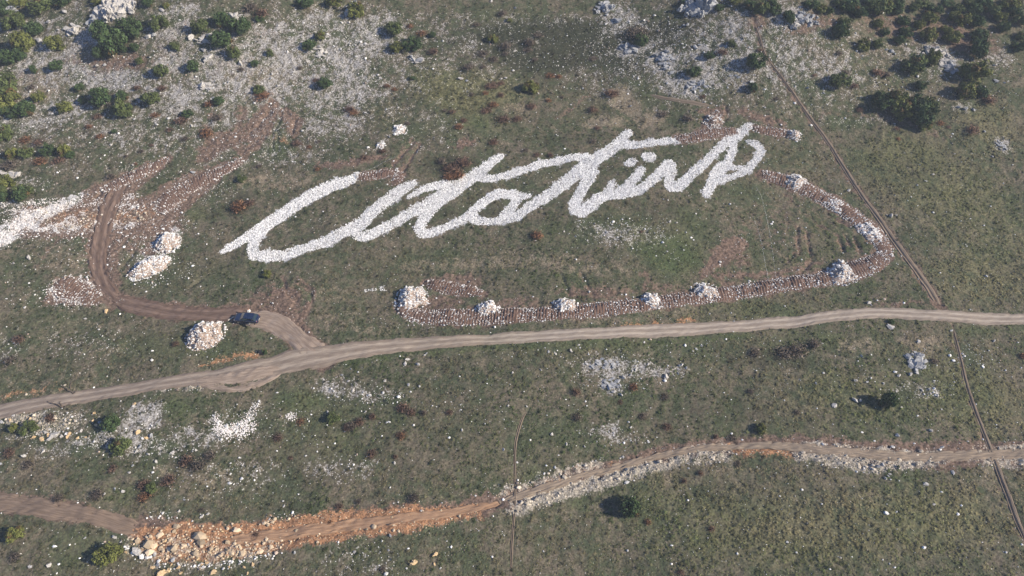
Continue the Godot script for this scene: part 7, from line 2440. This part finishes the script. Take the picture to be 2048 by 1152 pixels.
func twig_mesh(s: int, tone: int) -> ArrayMesh:
	var r := RandomNumberGenerator.new()
	r.seed = s
	var v := PackedVector3Array()
	var n := PackedVector3Array()
	var c := PackedColorArray()
	var tones := [Color(0.235, 0.155, 0.118), Color(0.20, 0.168, 0.140), Color(0.30, 0.168, 0.10)]
	for k in 340:
		var a := r.randf() * TAU
		var tilt := r.randf_range(0.05, 1.35)
		var d := Vector3(cos(a) * sin(tilt), cos(tilt), sin(a) * sin(tilt))
		var root := Vector3(r.randfn() * 0.28, 0.0, r.randfn() * 0.28)
		var l0 := r.randf_range(0.0, 0.45)
		var l1 := l0 + r.randf_range(0.25, 0.55)
		var p0 := root + d * l0
		var p1 := root + (d + Vector3(r.randfn(), r.randfn(), r.randfn()) * 0.15) * l1
		p1.y = maxf(p1.y, 0.02)
		p1 = p1.limit_length(1.0)
		var side := d.cross(Vector3(r.randfn(), r.randfn(), r.randfn()).normalized()).normalized() * r.randf_range(0.02, 0.05)
		var nd := (d * 0.4 + Vector3(r.randfn(), r.randfn() + 0.6, r.randfn())).normalized()
		var col: Color = tones[tone] * r.randf_range(0.6, 1.6)
		v.append_array(PackedVector3Array([p0 - side, p0 + side, p1, p1 - side * 1.6, p1 + d * 0.07, p1 + side * 1.6]))
		for q in 6:
			n.append(nd)
			c.append(col)
	return leaf_mesh(v, n, c)

func make_shrubs() -> void:
	var twigs := []
	for t in 3:
		var row := []
		for k in 3: row.append(twig_mesh(700 + t * 10 + k, t))
		twigs.append(row)
	var stem := limbs_mesh(790, 5, 0.035)
	for i in SHRUBS.size():
		var p: Array = SHRUBS[i]
		var o := base("leafless_shrub", Vector3(p[0], hy(p[0], p[1]) - 0.03, p[1]))
		part("stem", stem, M.bark, o)
		part("twigs", twigs[p[4]][rng.randi() % 3], M.blade, o)
		o.basis = Basis(Vector3.UP, rng.randf() * TAU).scaled_local(Vector3(p[2], p[3] * 0.85, p[2] * rng.randf_range(0.8, 1.1)) * 0.9)
		tag(o, p[5], "shrub", "leafless brown shrubs on the hillside")

# ------------------------------------------------------------------ grass
func make_grass() -> void:
	var r := RandomNumberGenerator.new()
	r.seed = 900
	var v := PackedVector3Array()
	var n := PackedVector3Array()
	var c := PackedColorArray()
	for k in 9:
		var a := TAU * k / 9.0 + r.randf() * 0.5
		var lean := r.randf_range(0.35, 1.0)
		var d := Vector3(cos(a), 0, sin(a))
		var side := Vector3(-d.z, 0, d.x) * r.randf_range(0.13, 0.2)
		var tip := d * lean + Vector3(0, r.randf_range(0.55, 1.0), 0)
		v.append_array(PackedVector3Array([d * 0.05 - side, tip, d * 0.05 + side]))
		for q in 3:
			n.append((Vector3.UP + d * 0.5).normalized())
			c.append(Color(1, 1, 1) * r.randf_range(0.8, 1.15))
	var mesh := leaf_mesh(v, n, c)
	var patch := noise(0.25, 3, 91)
	var wide := noise(0.04, 2, 92)
	var xf: Array = []
	var cols: Array = []
	for k in 420000:
		var z := rng.randf_range(-84.0, 52.0)
		var x := rng.randf_range(-1.0, 1.0) * (80.0 + (48.0 - z) * 0.41)
		var i := clampi(int((x - X0) / CELL + 0.5), 0, NX - 1)
		var j := clampi(int((z - Z0) / CELL + 0.5), 0, NZ - 1)
		var g := j * NX + i
		var bare := maxf(maxf(maxf(soil[g], carve[g]), maxf(white[g], gravel[g])), maxf(orange[g], scree[g] * 0.8))
		if signed[g] > 0.02 or writing_zone(x, z) or rng.randf() < bare * 1.25: continue
		var q := patch.get_noise_2d(x, z)
		if rng.randf() > 0.55 + q * 0.9: continue
		var t := clampf(0.5 + wide.get_noise_2d(x, z) * 0.9 + rng.randf_range(-0.4, 0.4), 0.0, 1.0)
		var col := Color(0.060, 0.082, 0.032).lerp(Color(0.140, 0.122, 0.072), t)
		col = col.lerp(Color(0.145, 0.140, 0.066), olive[g] * 0.6)
		col = col.lerp(Color(0.056, 0.096, 0.030), green[g] * 0.6)
		col = col.lerp(Color(0.24, 0.19, 0.125), straw[g] * 0.75)
		col = col.lerp(Color(0.040, 0.045, 0.028), dark[g] * 0.75)
		col = col * (rng.randf_range(0.5, 1.4) if rng.randf() < 0.85 else rng.randf_range(1.4, 2.1))
		var sz := rng.randf_range(0.07, 0.2) * (1.0 + 0.5 * olive[g])
		if rng.randf() < 0.07 + 0.09 * olive[g]:
			sz = rng.randf_range(0.22, 0.42)
			col = col * 0.75
		var b := Basis(Vector3.UP, rng.randf() * TAU).scaled(Vector3(sz * 1.3, sz * rng.randf_range(0.5, 1.0), sz * 1.3))
		xf.append(Transform3D(b, Vector3(x, hy(x, z) - 0.015, z)))
		cols.append(col)
	var o := scatter(numbered("grass"), xf, cols, self, mesh, M.blade)
	tag(o, "short dull green and straw winter grass over the hillside", "grass", "", "stuff")

# ------------------------------------------------------------------ the parked car (front towards -x, near side towards +z)
func quad_mesh(pts: Array, thick := 0.0) -> ArrayMesh:
	var st := SurfaceTool.new()
	st.begin(Mesh.PRIMITIVE_TRIANGLES)
	st.set_smooth_group(-1)
	var n: Vector3 = (pts[1] - pts[0]).cross(pts[2] - pts[0]).normalized() * thick
	var faces := [[pts[0], pts[1], pts[2], pts[3]]]
	if thick > 0.0:
		faces.append([pts[3] - n, pts[2] - n, pts[1] - n, pts[0] - n])
		for k in 4: faces.append([pts[(k + 1) % 4], pts[k], pts[k] - n, pts[(k + 1) % 4] - n])
	for q in faces:
		for i in [0, 2, 1, 0, 3, 2]: st.add_vertex(q[i])
	st.generate_normals()
	return st.commit()

func round_box(size: Vector3, bevel: float) -> ArrayMesh:
	var t := PackedVector3Array()
	var src := icosphere(2)
	for p in src:
		var q := Vector3(signf(p.x) * (size.x * 0.5 - bevel), signf(p.y) * (size.y * 0.5 - bevel), signf(p.z) * (size.z * 0.5 - bevel))
		if absf(p.x) < 0.12: q.x = 0.0
		if absf(p.y) < 0.12: q.y = 0.0
		if absf(p.z) < 0.12: q.z = 0.0
		t.append(q + p * bevel)
	return flat_mesh(t)

func make_car() -> void:
	var cx := CAR_AT.x
	var cz := CAR_AT.y
	var dx := (bilinear(smooth_h, cx + 1.3, cz) - bilinear(smooth_h, cx - 1.3, cz)) / 2.6
	var dz := (bilinear(smooth_h, cx, cz + 0.8) - bilinear(smooth_h, cx, cz - 0.8)) / 1.6
	var root := base("parked_car", Vector3(cx, bilinear(smooth_h, cx, cz) + 0.035, cz))
	var up := Vector3(-dx, 1, -dz).normalized()
	var fwd := Vector3(1, 0, 0.09)
	fwd = (fwd - up * fwd.dot(up)).normalized()
	root.basis = Basis(fwd, up, fwd.cross(up).normalized())
	tag(root, "dark blue car with its near side rear door open beside the stone heap", "car")
	var paint := plain(0.006, 0.012, 0.036, 0.25)
	paint.clearcoat_enabled = true
	paint.clearcoat = 1.0
	paint.clearcoat_roughness = 0.08
	var glass := plain(0.018, 0.030, 0.034, 0.06)
	glass.metallic_specular = 0.8
	var black := plain(0.012, 0.012, 0.013, 0.7)
	var silver := plain(0.5, 0.5, 0.52, 0.3, 0.8)
	var lamp := plain(0.6, 0.62, 0.65, 0.15)
	var red := plain(0.35, 0.02, 0.02, 0.2)
	var pale := plain(0.5, 0.5, 0.48, 0.6)
	# body shell
	var sec := [[-2.10, 0.60, 0.34, 0.56], [-2.03, 0.74, 0.26, 0.64], [-1.80, 0.82, 0.21, 0.74], [-1.35, 0.85, 0.2, 0.82], [-0.90, 0.86, 0.2, 0.91], [-0.3, 0.865, 0.2, 0.92], [0.4, 0.87, 0.2, 0.93], [1.1, 0.865, 0.2, 0.95], [1.65, 0.85, 0.21, 0.97], [1.93, 0.80, 0.25, 0.93], [2.05, 0.72, 0.30, 0.84], [2.10, 0.6, 0.36, 0.72]]
	var st := SurfaceTool.new()
	st.begin(Mesh.PRIMITIVE_TRIANGLES)
	st.set_smooth_group(0)
	var rings := []
	for s in sec:
		var w: float = s[1]
		var b: float = s[2]
		var t: float = s[3]
		var ring := []
		for q in [[0.0, b], [0.86, b], [0.98, b + 0.08], [1.0, b + (t - b) * 0.5], [0.985, b + (t - b) * 0.8], [0.93, t - 0.02], [0.8, t + 0.02], [0.4, t + 0.045], [0.0, t + 0.055]]: ring.append(Vector3(s[0], q[1], q[0] * w))
		for k in range(7, 0, -1): ring.append(ring[k] * Vector3(1, 1, -1))
		rings.append(ring)
	for i in rings.size() - 1:
		for k in 16:
			var a: Vector3 = rings[i][k]
			var b: Vector3 = rings[i][(k + 1) % 16]
			var c: Vector3 = rings[i + 1][k]
			var d: Vector3 = rings[i + 1][(k + 1) % 16]
			for q in [a, b, c, b, d, c]: st.add_vertex(q)
	for e in [0, rings.size() - 1]:
		var mid := Vector3(sec[e][0] + (-0.02 if e == 0 else 0.02), 0.5, 0)
		for k in 16:
			var tri := [rings[e][k], mid, rings[e][(k + 1) % 16]]
			if e > 0: tri.reverse()
			for q in tri: st.add_vertex(q)
	st.generate_normals()
	part("body", st.commit(), paint, root)
	# roof and pillars
	var roof := [Vector3(-0.28, 1.40, 0.60), Vector3(1.32, 1.38, 0.60), Vector3(1.32, 1.38, -0.60), Vector3(-0.28, 1.40, -0.60)]
	var low := [Vector3(-0.98, 0.93, 0.76), Vector3(1.80, 0.96, 0.75), Vector3(1.80, 0.96, -0.75), Vector3(-0.98, 0.93, -0.76)]
	st = SurfaceTool.new()
	st.begin(Mesh.PRIMITIVE_TRIANGLES)
	st.set_smooth_group(0)
	var nx := 9
	var nz := 7
	for i in nx:
		for k in nz:
			var q := []
			for o in [[0, 0], [1, 0], [1, 1], [0, 1]]:
				var u := float(i + o[0]) / nx
				var w := float(k + o[1]) / nz * 2.0 - 1.0
				q.append(Vector3(lerpf(-0.33, 1.40, u), 1.37 + 0.075 * (1.0 - pow(absf(u - 0.45) * 1.9, 2.0)) * (1.0 - w * w * 0.7), w * 0.635))
			for j in [0, 1, 3, 1, 2, 3]: st.add_vertex(q[j])
	st.generate_normals()
	part("roof", st.commit(), paint, root)
	st = SurfaceTool.new()
	st.begin(Mesh.PRIMITIVE_TRIANGLES)
	for k in 4: tube(st, low[k], roof[k], 0.05, 0.045)
	for z: float in [1.0, -1.0]:
		tube(st, Vector3(0.36, 0.94, 0.77 * z), Vector3(0.46, 1.39, 0.61 * z), 0.04, 0.035)
		tube(st, Vector3(1.22, 0.95, 0.76 * z), Vector3(1.12, 1.385, 0.61 * z), 0.05, 0.04)
	part("pillars", st.commit(), paint, root)
	part("windscreen", quad_mesh([low[3], low[0], roof[0], roof[3]]), glass, root)
	part("rear_window", quad_mesh([low[1], low[2], roof[2], roof[1]]), glass, root)
	for z: float in [1.0, -1.0]:
		var l0 := Vector3(-0.98, 0.93, 0.765 * z)
		var l1 := Vector3(0.36, 0.94, 0.765 * z)
		var l2 := Vector3(1.22, 0.95, 0.76 * z)
		var l3 := Vector3(1.8, 0.96, 0.75 * z)
		var r0 := Vector3(-0.28, 1.39, 0.605 * z)
		var r1 := Vector3(0.46, 1.39, 0.605 * z)
		var r2 := Vector3(1.12, 1.385, 0.605 * z)
		var r3 := Vector3(1.32, 1.38, 0.6 * z)
		part("side_window", quad_mesh([l0, l1, r1, r0]), glass, root)
		if z < 0.0: part("side_window", quad_mesh([l1, l2, r2, r1]), glass, root)
		part("side_window", quad_mesh([l2, l3, r3, r2]), glass, root)
		var d1 := part("door", quad_mesh([Vector3(-0.82, 0.30, 0.872 * z), Vector3(0.34, 0.30, 0.876 * z), Vector3(0.36, 0.86, 0.866 * z), Vector3(-0.86, 0.84, 0.862 * z)]), paint, root)
		var hd := part("handle", round_box(Vector3(0.16, 0.03, 0.03), 0.012), silver, d1)
		hd.position = Vector3(0.2, 0.76, 0.885 * z)
		if z < 0.0:
			var d2 := part("door", quad_mesh([Vector3(0.38, 0.30, 0.876 * z), Vector3(1.02, 0.32, 0.875 * z), Vector3(1.2, 0.86, 0.866 * z), Vector3(0.38, 0.86, 0.868 * z)]), paint, root)
			var h2 := part("handle", round_box(Vector3(0.16, 0.03, 0.03), 0.012), silver, d2)
			h2.position = Vector3(1.05, 0.76, 0.885 * z)
		var mirror := part("mirror", round_box(Vector3(0.12, 0.12, 0.2), 0.045), paint, root)
		mirror.position = Vector3(-0.72, 0.98, 0.92 * z)
		part("headlight", round_box(Vector3(0.16, 0.13, 0.3), 0.06), lamp, root).position = Vector3(-1.98, 0.60, 0.58 * z)
		part("tail_light", round_box(Vector3(0.1, 0.26, 0.2), 0.045), red, root).position = Vector3(1.99, 0.76, 0.64 * z)
		for x: float in [-1.32, 1.30]:
			var tyre := CylinderMesh.new()
			tyre.top_radius = 0.31
			tyre.bottom_radius = 0.31
			tyre.height = 0.2
			tyre.radial_segments = 24
			var wheel := part("wheel", tyre, black, root)
			wheel.position = Vector3(x, 0.31, 0.785 * z)
			wheel.rotation.x = PI / 2
			var rim := CylinderMesh.new()
			rim.top_radius = 0.2
			rim.bottom_radius = 0.2
			rim.height = 0.215
			part("rim", rim, silver, wheel)
	# the doorway and the open rear door on the near side
	part("doorway", quad_mesh([Vector3(0.40, 0.30, 0.874), Vector3(1.04, 0.32, 0.873), Vector3(1.18, 0.93, 0.79), Vector3(0.40, 0.93, 0.79)]), black, root)
	part("sill", round_box(Vector3(0.7, 0.06, 0.08), 0.02), pale, root).position = Vector3(0.72, 0.27, 0.87)
	var door := part("open_door", quad_mesh([Vector3(0, 0.30, 0), Vector3(0.68, 0.32, 0), Vector3(0.84, 0.90, -0.03), Vector3(0, 0.90, -0.03)], 0.07), paint, root)
	door.set_meta("label", "rear door swung open on the near side")
	door.position = Vector3(0.40, 0, 0.90)
	door.rotation.y = deg_to_rad(-52)
	part("door_window", quad_mesh([Vector3(0.03, 0.91, -0.05), Vector3(0.83, 0.91, -0.05), Vector3(0.72, 1.34, -0.18), Vector3(0.08, 1.36, -0.18)]), glass, door)
	part("lining", round_box(Vector3(0.56, 0.10, 0.05), 0.02), pale, door).position = Vector3(0.42, 0.72, -0.11)
	part("bumper", round_box(Vector3(0.16, 0.16, 1.5), 0.06), paint, root).position = Vector3(2.06, 0.46, 0)
	part("bumper", round_box(Vector3(0.16, 0.16, 1.4), 0.06), paint, root).position = Vector3(-2.04, 0.40, 0)
	part("number_plate", round_box(Vector3(0.02, 0.11, 0.5), 0.006), pale, root).position = Vector3(2.145, 0.56, 0)

# ------------------------------------------------------------------ a person: tapered bones joined smoothly, meshed as surface nets
func field(p: Vector3, bones: Array, k: float) -> float:
	var d := 9.0
	for b in bones:
		var a: Vector3 = b[0]
		var ab: Vector3 = b[1] - a
		var t := clampf((p - a).dot(ab) / maxf(ab.length_squared(), 1e-6), 0.0, 1.0)
		var e: float = (p - a - ab * t).length() - lerpf(b[2], b[3], t)
		var h := maxf(k - absf(d - e), 0.0) / k
		d = minf(d, e) - h * h * k * 0.25
	return d

func surface_net(st: SurfaceTool, bones: Array, lo: Vector3, hi: Vector3, cell: float, k: float, paint: Callable) -> void:
	var n := Vector3i(((hi - lo) / cell).ceil()) + Vector3i.ONE
	var f := PackedFloat32Array()
	f.resize(n.x * n.y * n.z)
	for z in n.z:
		for y in n.y:
			for x in n.x: f[(z * n.y + y) * n.x + x] = field(lo + Vector3(x, y, z) * cell, bones, k)
	var verts := {}
	var corner := [Vector3i(0, 0, 0), Vector3i(1, 0, 0), Vector3i(0, 1, 0), Vector3i(1, 1, 0), Vector3i(0, 0, 1), Vector3i(1, 0, 1), Vector3i(0, 1, 1), Vector3i(1, 1, 1)]
	var edges := [[0, 1], [2, 3], [4, 5], [6, 7], [0, 2], [1, 3], [4, 6], [5, 7], [0, 4], [1, 5], [2, 6], [3, 7]]
	for z in n.z - 1:
		for y in n.y - 1:
			for x in n.x - 1:
				var s := 0
				var vals := []
				for c in corner:
					var v := f[((z + c.z) * n.y + y + c.y) * n.x + x + c.x]
					vals.append(v)
					if v < 0.0: s += 1
				if s == 0 or s == 8: continue
				var sum := Vector3.ZERO
				var m := 0
				for e in edges:
					var a: float = vals[e[0]]
					var b: float = vals[e[1]]
					if (a < 0.0) != (b < 0.0):
						sum += Vector3(corner[e[0]]).lerp(Vector3(corner[e[1]]), a / (a - b))
						m += 1
				verts[Vector3i(x, y, z)] = lo + (Vector3(x, y, z) + sum / m) * cell
	var axes := [Vector3i(1, 0, 0), Vector3i(0, 1, 0), Vector3i(0, 0, 1)]
	for z in range(1, n.z - 1):
		for y in range(1, n.y - 1):
			for x in range(1, n.x - 1):
				var g := Vector3i(x, y, z)
				var a := f[(z * n.y + y) * n.x + x]
				for q in 3:
					var o: Vector3i = g + axes[q]
					var b := f[(o.z * n.y + o.y) * n.x + o.x]
					if (a < 0.0) == (b < 0.0): continue
					var u: Vector3i = axes[(q + 1) % 3]
					var w: Vector3i = axes[(q + 2) % 3]
					var quad := [g - u - w, g - w, g, g - u]
					if a < 0.0: quad.reverse()
					for t in [0, 1, 2, 0, 2, 3]:
						var p: Vector3 = verts[quad[t]]
						var e := 0.004
						var d0 := field(p, bones, k)
						st.set_normal(Vector3(field(p + Vector3(e, 0, 0), bones, k) - d0, field(p + Vector3(0, e, 0), bones, k) - d0, field(p + Vector3(0, 0, e), bones, k) - d0).normalized())
						st.set_color(paint.call(p))
						st.add_vertex(p)

func make_person() -> void:
	var root := base("person", Vector3(PERSON_AT.x, bilinear(smooth_h, PERSON_AT.x, PERSON_AT.y) + 0.03, PERSON_AT.y))
	root.rotation.y = 0.35
	tag(root, "person in white top and dark trousers standing behind the car", "person")
	var bones := []
	for s: float in [-1.0, 1.0]:
		bones.append([Vector3(0.10 * s, 0.90, 0), Vector3(0.11 * s, 0.50, 0.015), 0.088, 0.062])
		bones.append([Vector3(0.11 * s, 0.50, 0.015), Vector3(0.115 * s, 0.10, -0.01), 0.060, 0.042])
		bones.append([Vector3(0.115 * s, 0.045, -0.03), Vector3(0.135 * s, 0.035, 0.16), 0.045, 0.036])
		bones.append([Vector3(0.18 * s, 1.41, 0), Vector3(0.24 * s, 1.13, 0.03), 0.056, 0.045])
		bones.append([Vector3(0.24 * s, 1.13, 0.03), Vector3(0.20 * s, 0.93, 0.17), 0.042, 0.03])
	bones.append([Vector3(0, 0.93, 0), Vector3(0, 1.18, 0.01), 0.135, 0.125])
	bones.append([Vector3(0, 1.18, 0.01), Vector3(0, 1.36, 0.0), 0.13, 0.125])
	bones.append([Vector3(-0.12, 1.39, 0), Vector3(0.12, 1.39, 0), 0.075, 0.075])
	bones.append([Vector3(0, 1.42, 0), Vector3(0, 1.54, 0.015), 0.055, 0.05])
	var skin := Color(0.42, 0.25, 0.17)
	var dress := func(p: Vector3) -> Color:
		if p.y < 0.085: return Color(0.05, 0.04, 0.035)
		if p.y < 0.96 and absf(p.x) < 0.19 and p.z < 0.12: return Color(0.035, 0.04, 0.055)
		if p.y > 1.46 or (absf(p.x) > 0.17 and p.y < 0.965): return skin
		return Color(0.72, 0.73, 0.72)
	var st := SurfaceTool.new()
	st.begin(Mesh.PRIMITIVE_TRIANGLES)
	surface_net(st, bones, Vector3(-0.36, -0.03, -0.22), Vector3(0.36, 1.6, 0.26), 0.026, 0.07, dress)
	# head with brow, nose, chin and ears
	var head := [[Vector3(0, 1.66, 0.0), Vector3(0, 1.69, 0.01), 0.092, 0.094], [Vector3(0, 1.575, 0.045), Vector3(0, 1.62, 0.03), 0.045, 0.07], [Vector3(0, 1.65, 0.10), Vector3(0, 1.62, 0.122), 0.010, 0.014], [Vector3(-0.03, 1.672, 0.088), Vector3(0.03, 1.672, 0.088), 0.016, 0.016], [Vector3(-0.018, 1.588, 0.085), Vector3(0.018, 1.588, 0.085), 0.010, 0.010], [Vector3(-0.094, 1.665, -0.005), Vector3(-0.096, 1.625, 0.0), 0.016, 0.011], [Vector3(0.094, 1.665, -0.005), Vector3(0.096, 1.625, 0.0), 0.016, 0.011], [Vector3(0, 1.50, 0.012), Vector3(0, 1.58, 0.012), 0.05, 0.05]]
	surface_net(st, head, Vector3(-0.13, 1.5, -0.13), Vector3(0.13, 1.81, 0.16), 0.012, 0.03, func(p: Vector3) -> Color:
		if absf(p.y - 1.655) < 0.009 and absf(absf(p.x) - 0.035) < 0.016 and p.z > 0.07: return Color(0.05, 0.04, 0.035)
		if absf(p.y - 1.588) < 0.006 and absf(p.x) < 0.025 and p.z > 0.07: return Color(0.30, 0.12, 0.10)
		return skin)
	for s: float in [-1.0, 1.0]:
		var wrist := Vector3(0.20 * s, 0.93, 0.17)
		var d := Vector3(-0.12 * s, -0.55, 0.6).normalized()
		var side := Vector3(1, 0, 0)
		var hand := [[wrist, wrist + d * 0.045, 0.026, 0.03]]
		for q in 4:
			var r0 := wrist + d * 0.05 + side * ((q - 1.5) * 0.018)
			var l: float = [0.066, 0.078, 0.074, 0.056][q]
			var k1 := r0 + d * l * 0.55
			hand.append([r0, k1, 0.0095, 0.0088])
			hand.append([k1, k1 + (d + Vector3(0, -0.6, -0.2)).normalized() * l * 0.5, 0.0088, 0.0075])
		var tb := wrist + d * 0.025 - side * 0.024 * s
		hand.append([tb, tb + (d - side * 0.9 * s).normalized() * 0.035, 0.011, 0.010])
		hand.append([tb + (d - side * 0.9 * s).normalized() * 0.035, tb + (d - side * 0.7 * s).normalized() * 0.062, 0.010, 0.008])
		surface_net(st, hand, wrist - Vector3(0.09, 0.15, 0.07), wrist + Vector3(0.09, 0.06, 0.16), 0.005, 0.008, func(_p: Vector3) -> Color: return skin)
	var m := vcol(0.85, 0.25)
	part("body", st.commit(), m, root)
	var hair := SurfaceTool.new()
	hair.begin(Mesh.PRIMITIVE_TRIANGLES)
	surface_net(hair, [[Vector3(0, 1.705, -0.012), Vector3(0, 1.70, -0.02), 0.096, 0.096], [Vector3(0, 1.67, -0.04), Vector3(0, 1.61, -0.05), 0.075, 0.06]], Vector3(-0.13, 1.53, -0.15), Vector3(0.13, 1.83, 0.11), 0.014, 0.03, func(_p: Vector3) -> Color: return Color(0.03, 0.022, 0.018))
	part("hair", hair.commit(), m, root)

# ------------------------------------------------------------------ small things
func make_small_things() -> void:
	var y := hy(PLANK_AT.x, PLANK_AT.y)
	var root := base("plank", Vector3(PLANK_AT.x, bilinear(smooth_h, PLANK_AT.x, PLANK_AT.y) + 0.09, PLANK_AT.y))
	tag(root, "pale wooden plank on the earth track left of the car", "plank")
	var wood := rocky(lin(0.42, 0.37, 0.30), lin(0.62, 0.57, 0.49), 61, 2.0)
	var board := part("board", round_box(Vector3(1.25, 0.045, 0.16), 0.012), wood, root)
	board.rotation = Vector3(0.1, 0.75, 0.02)
	var batten := part("batten", round_box(Vector3(0.08, 0.05, 0.26), 0.012), wood, root)
	batten.position = Vector3(0.3, 0.045, -0.28)
	batten.rotation = Vector3(0.1, 0.75, 0)
	var labels := ["dead forked branch at the upper edge of the road, far left", "dead forked branch lying at the lower road edge, far left"]
	for g in 2:
		var first: Array = BRANCHES[g * 3]
		var o := base("dead_branch", Vector3(first[0], hy(first[0], first[1]), first[1]))
		tag(o, labels[g], "branch", "dead branches by the road")
		for k in 3:
			var b: Array = BRANCHES[g * 3 + k]
			var st := SurfaceTool.new()
			st.begin(Mesh.PRIMITIVE_TRIANGLES)
			var prev := Vector3.ZERO
			var rad := 0.11 if k == 0 else 0.07
			for s in 7:
				var t := s / 6.0
				var x := lerpf(b[0], b[2], t) + rng.randf_range(-0.08, 0.08)
				var z := lerpf(b[1], b[3], t) + rng.randf_range(-0.08, 0.08)
				var p := Vector3(x, maxf(hy(x, z), bilinear(smooth_h, x, z)) + 0.10 + 0.35 * sin(t * 2.6) * (0.6 if k == 0 else 0.3), z) - o.position
				if s > 0:
					tube(st, prev, p, rad * (1.05 - (t - 0.16) * 0.8), rad * (1.05 - t * 0.8))
					if s % 2 == 0: tube(st, p, p + Vector3(rng.randf_range(-0.4, 0.4), 0.2, rng.randf_range(-0.4, 0.4)), rad * 0.4, rad * 0.15)
				prev = p
			part("limb" if k == 0 else "fork", st.commit(), M.bark, o)
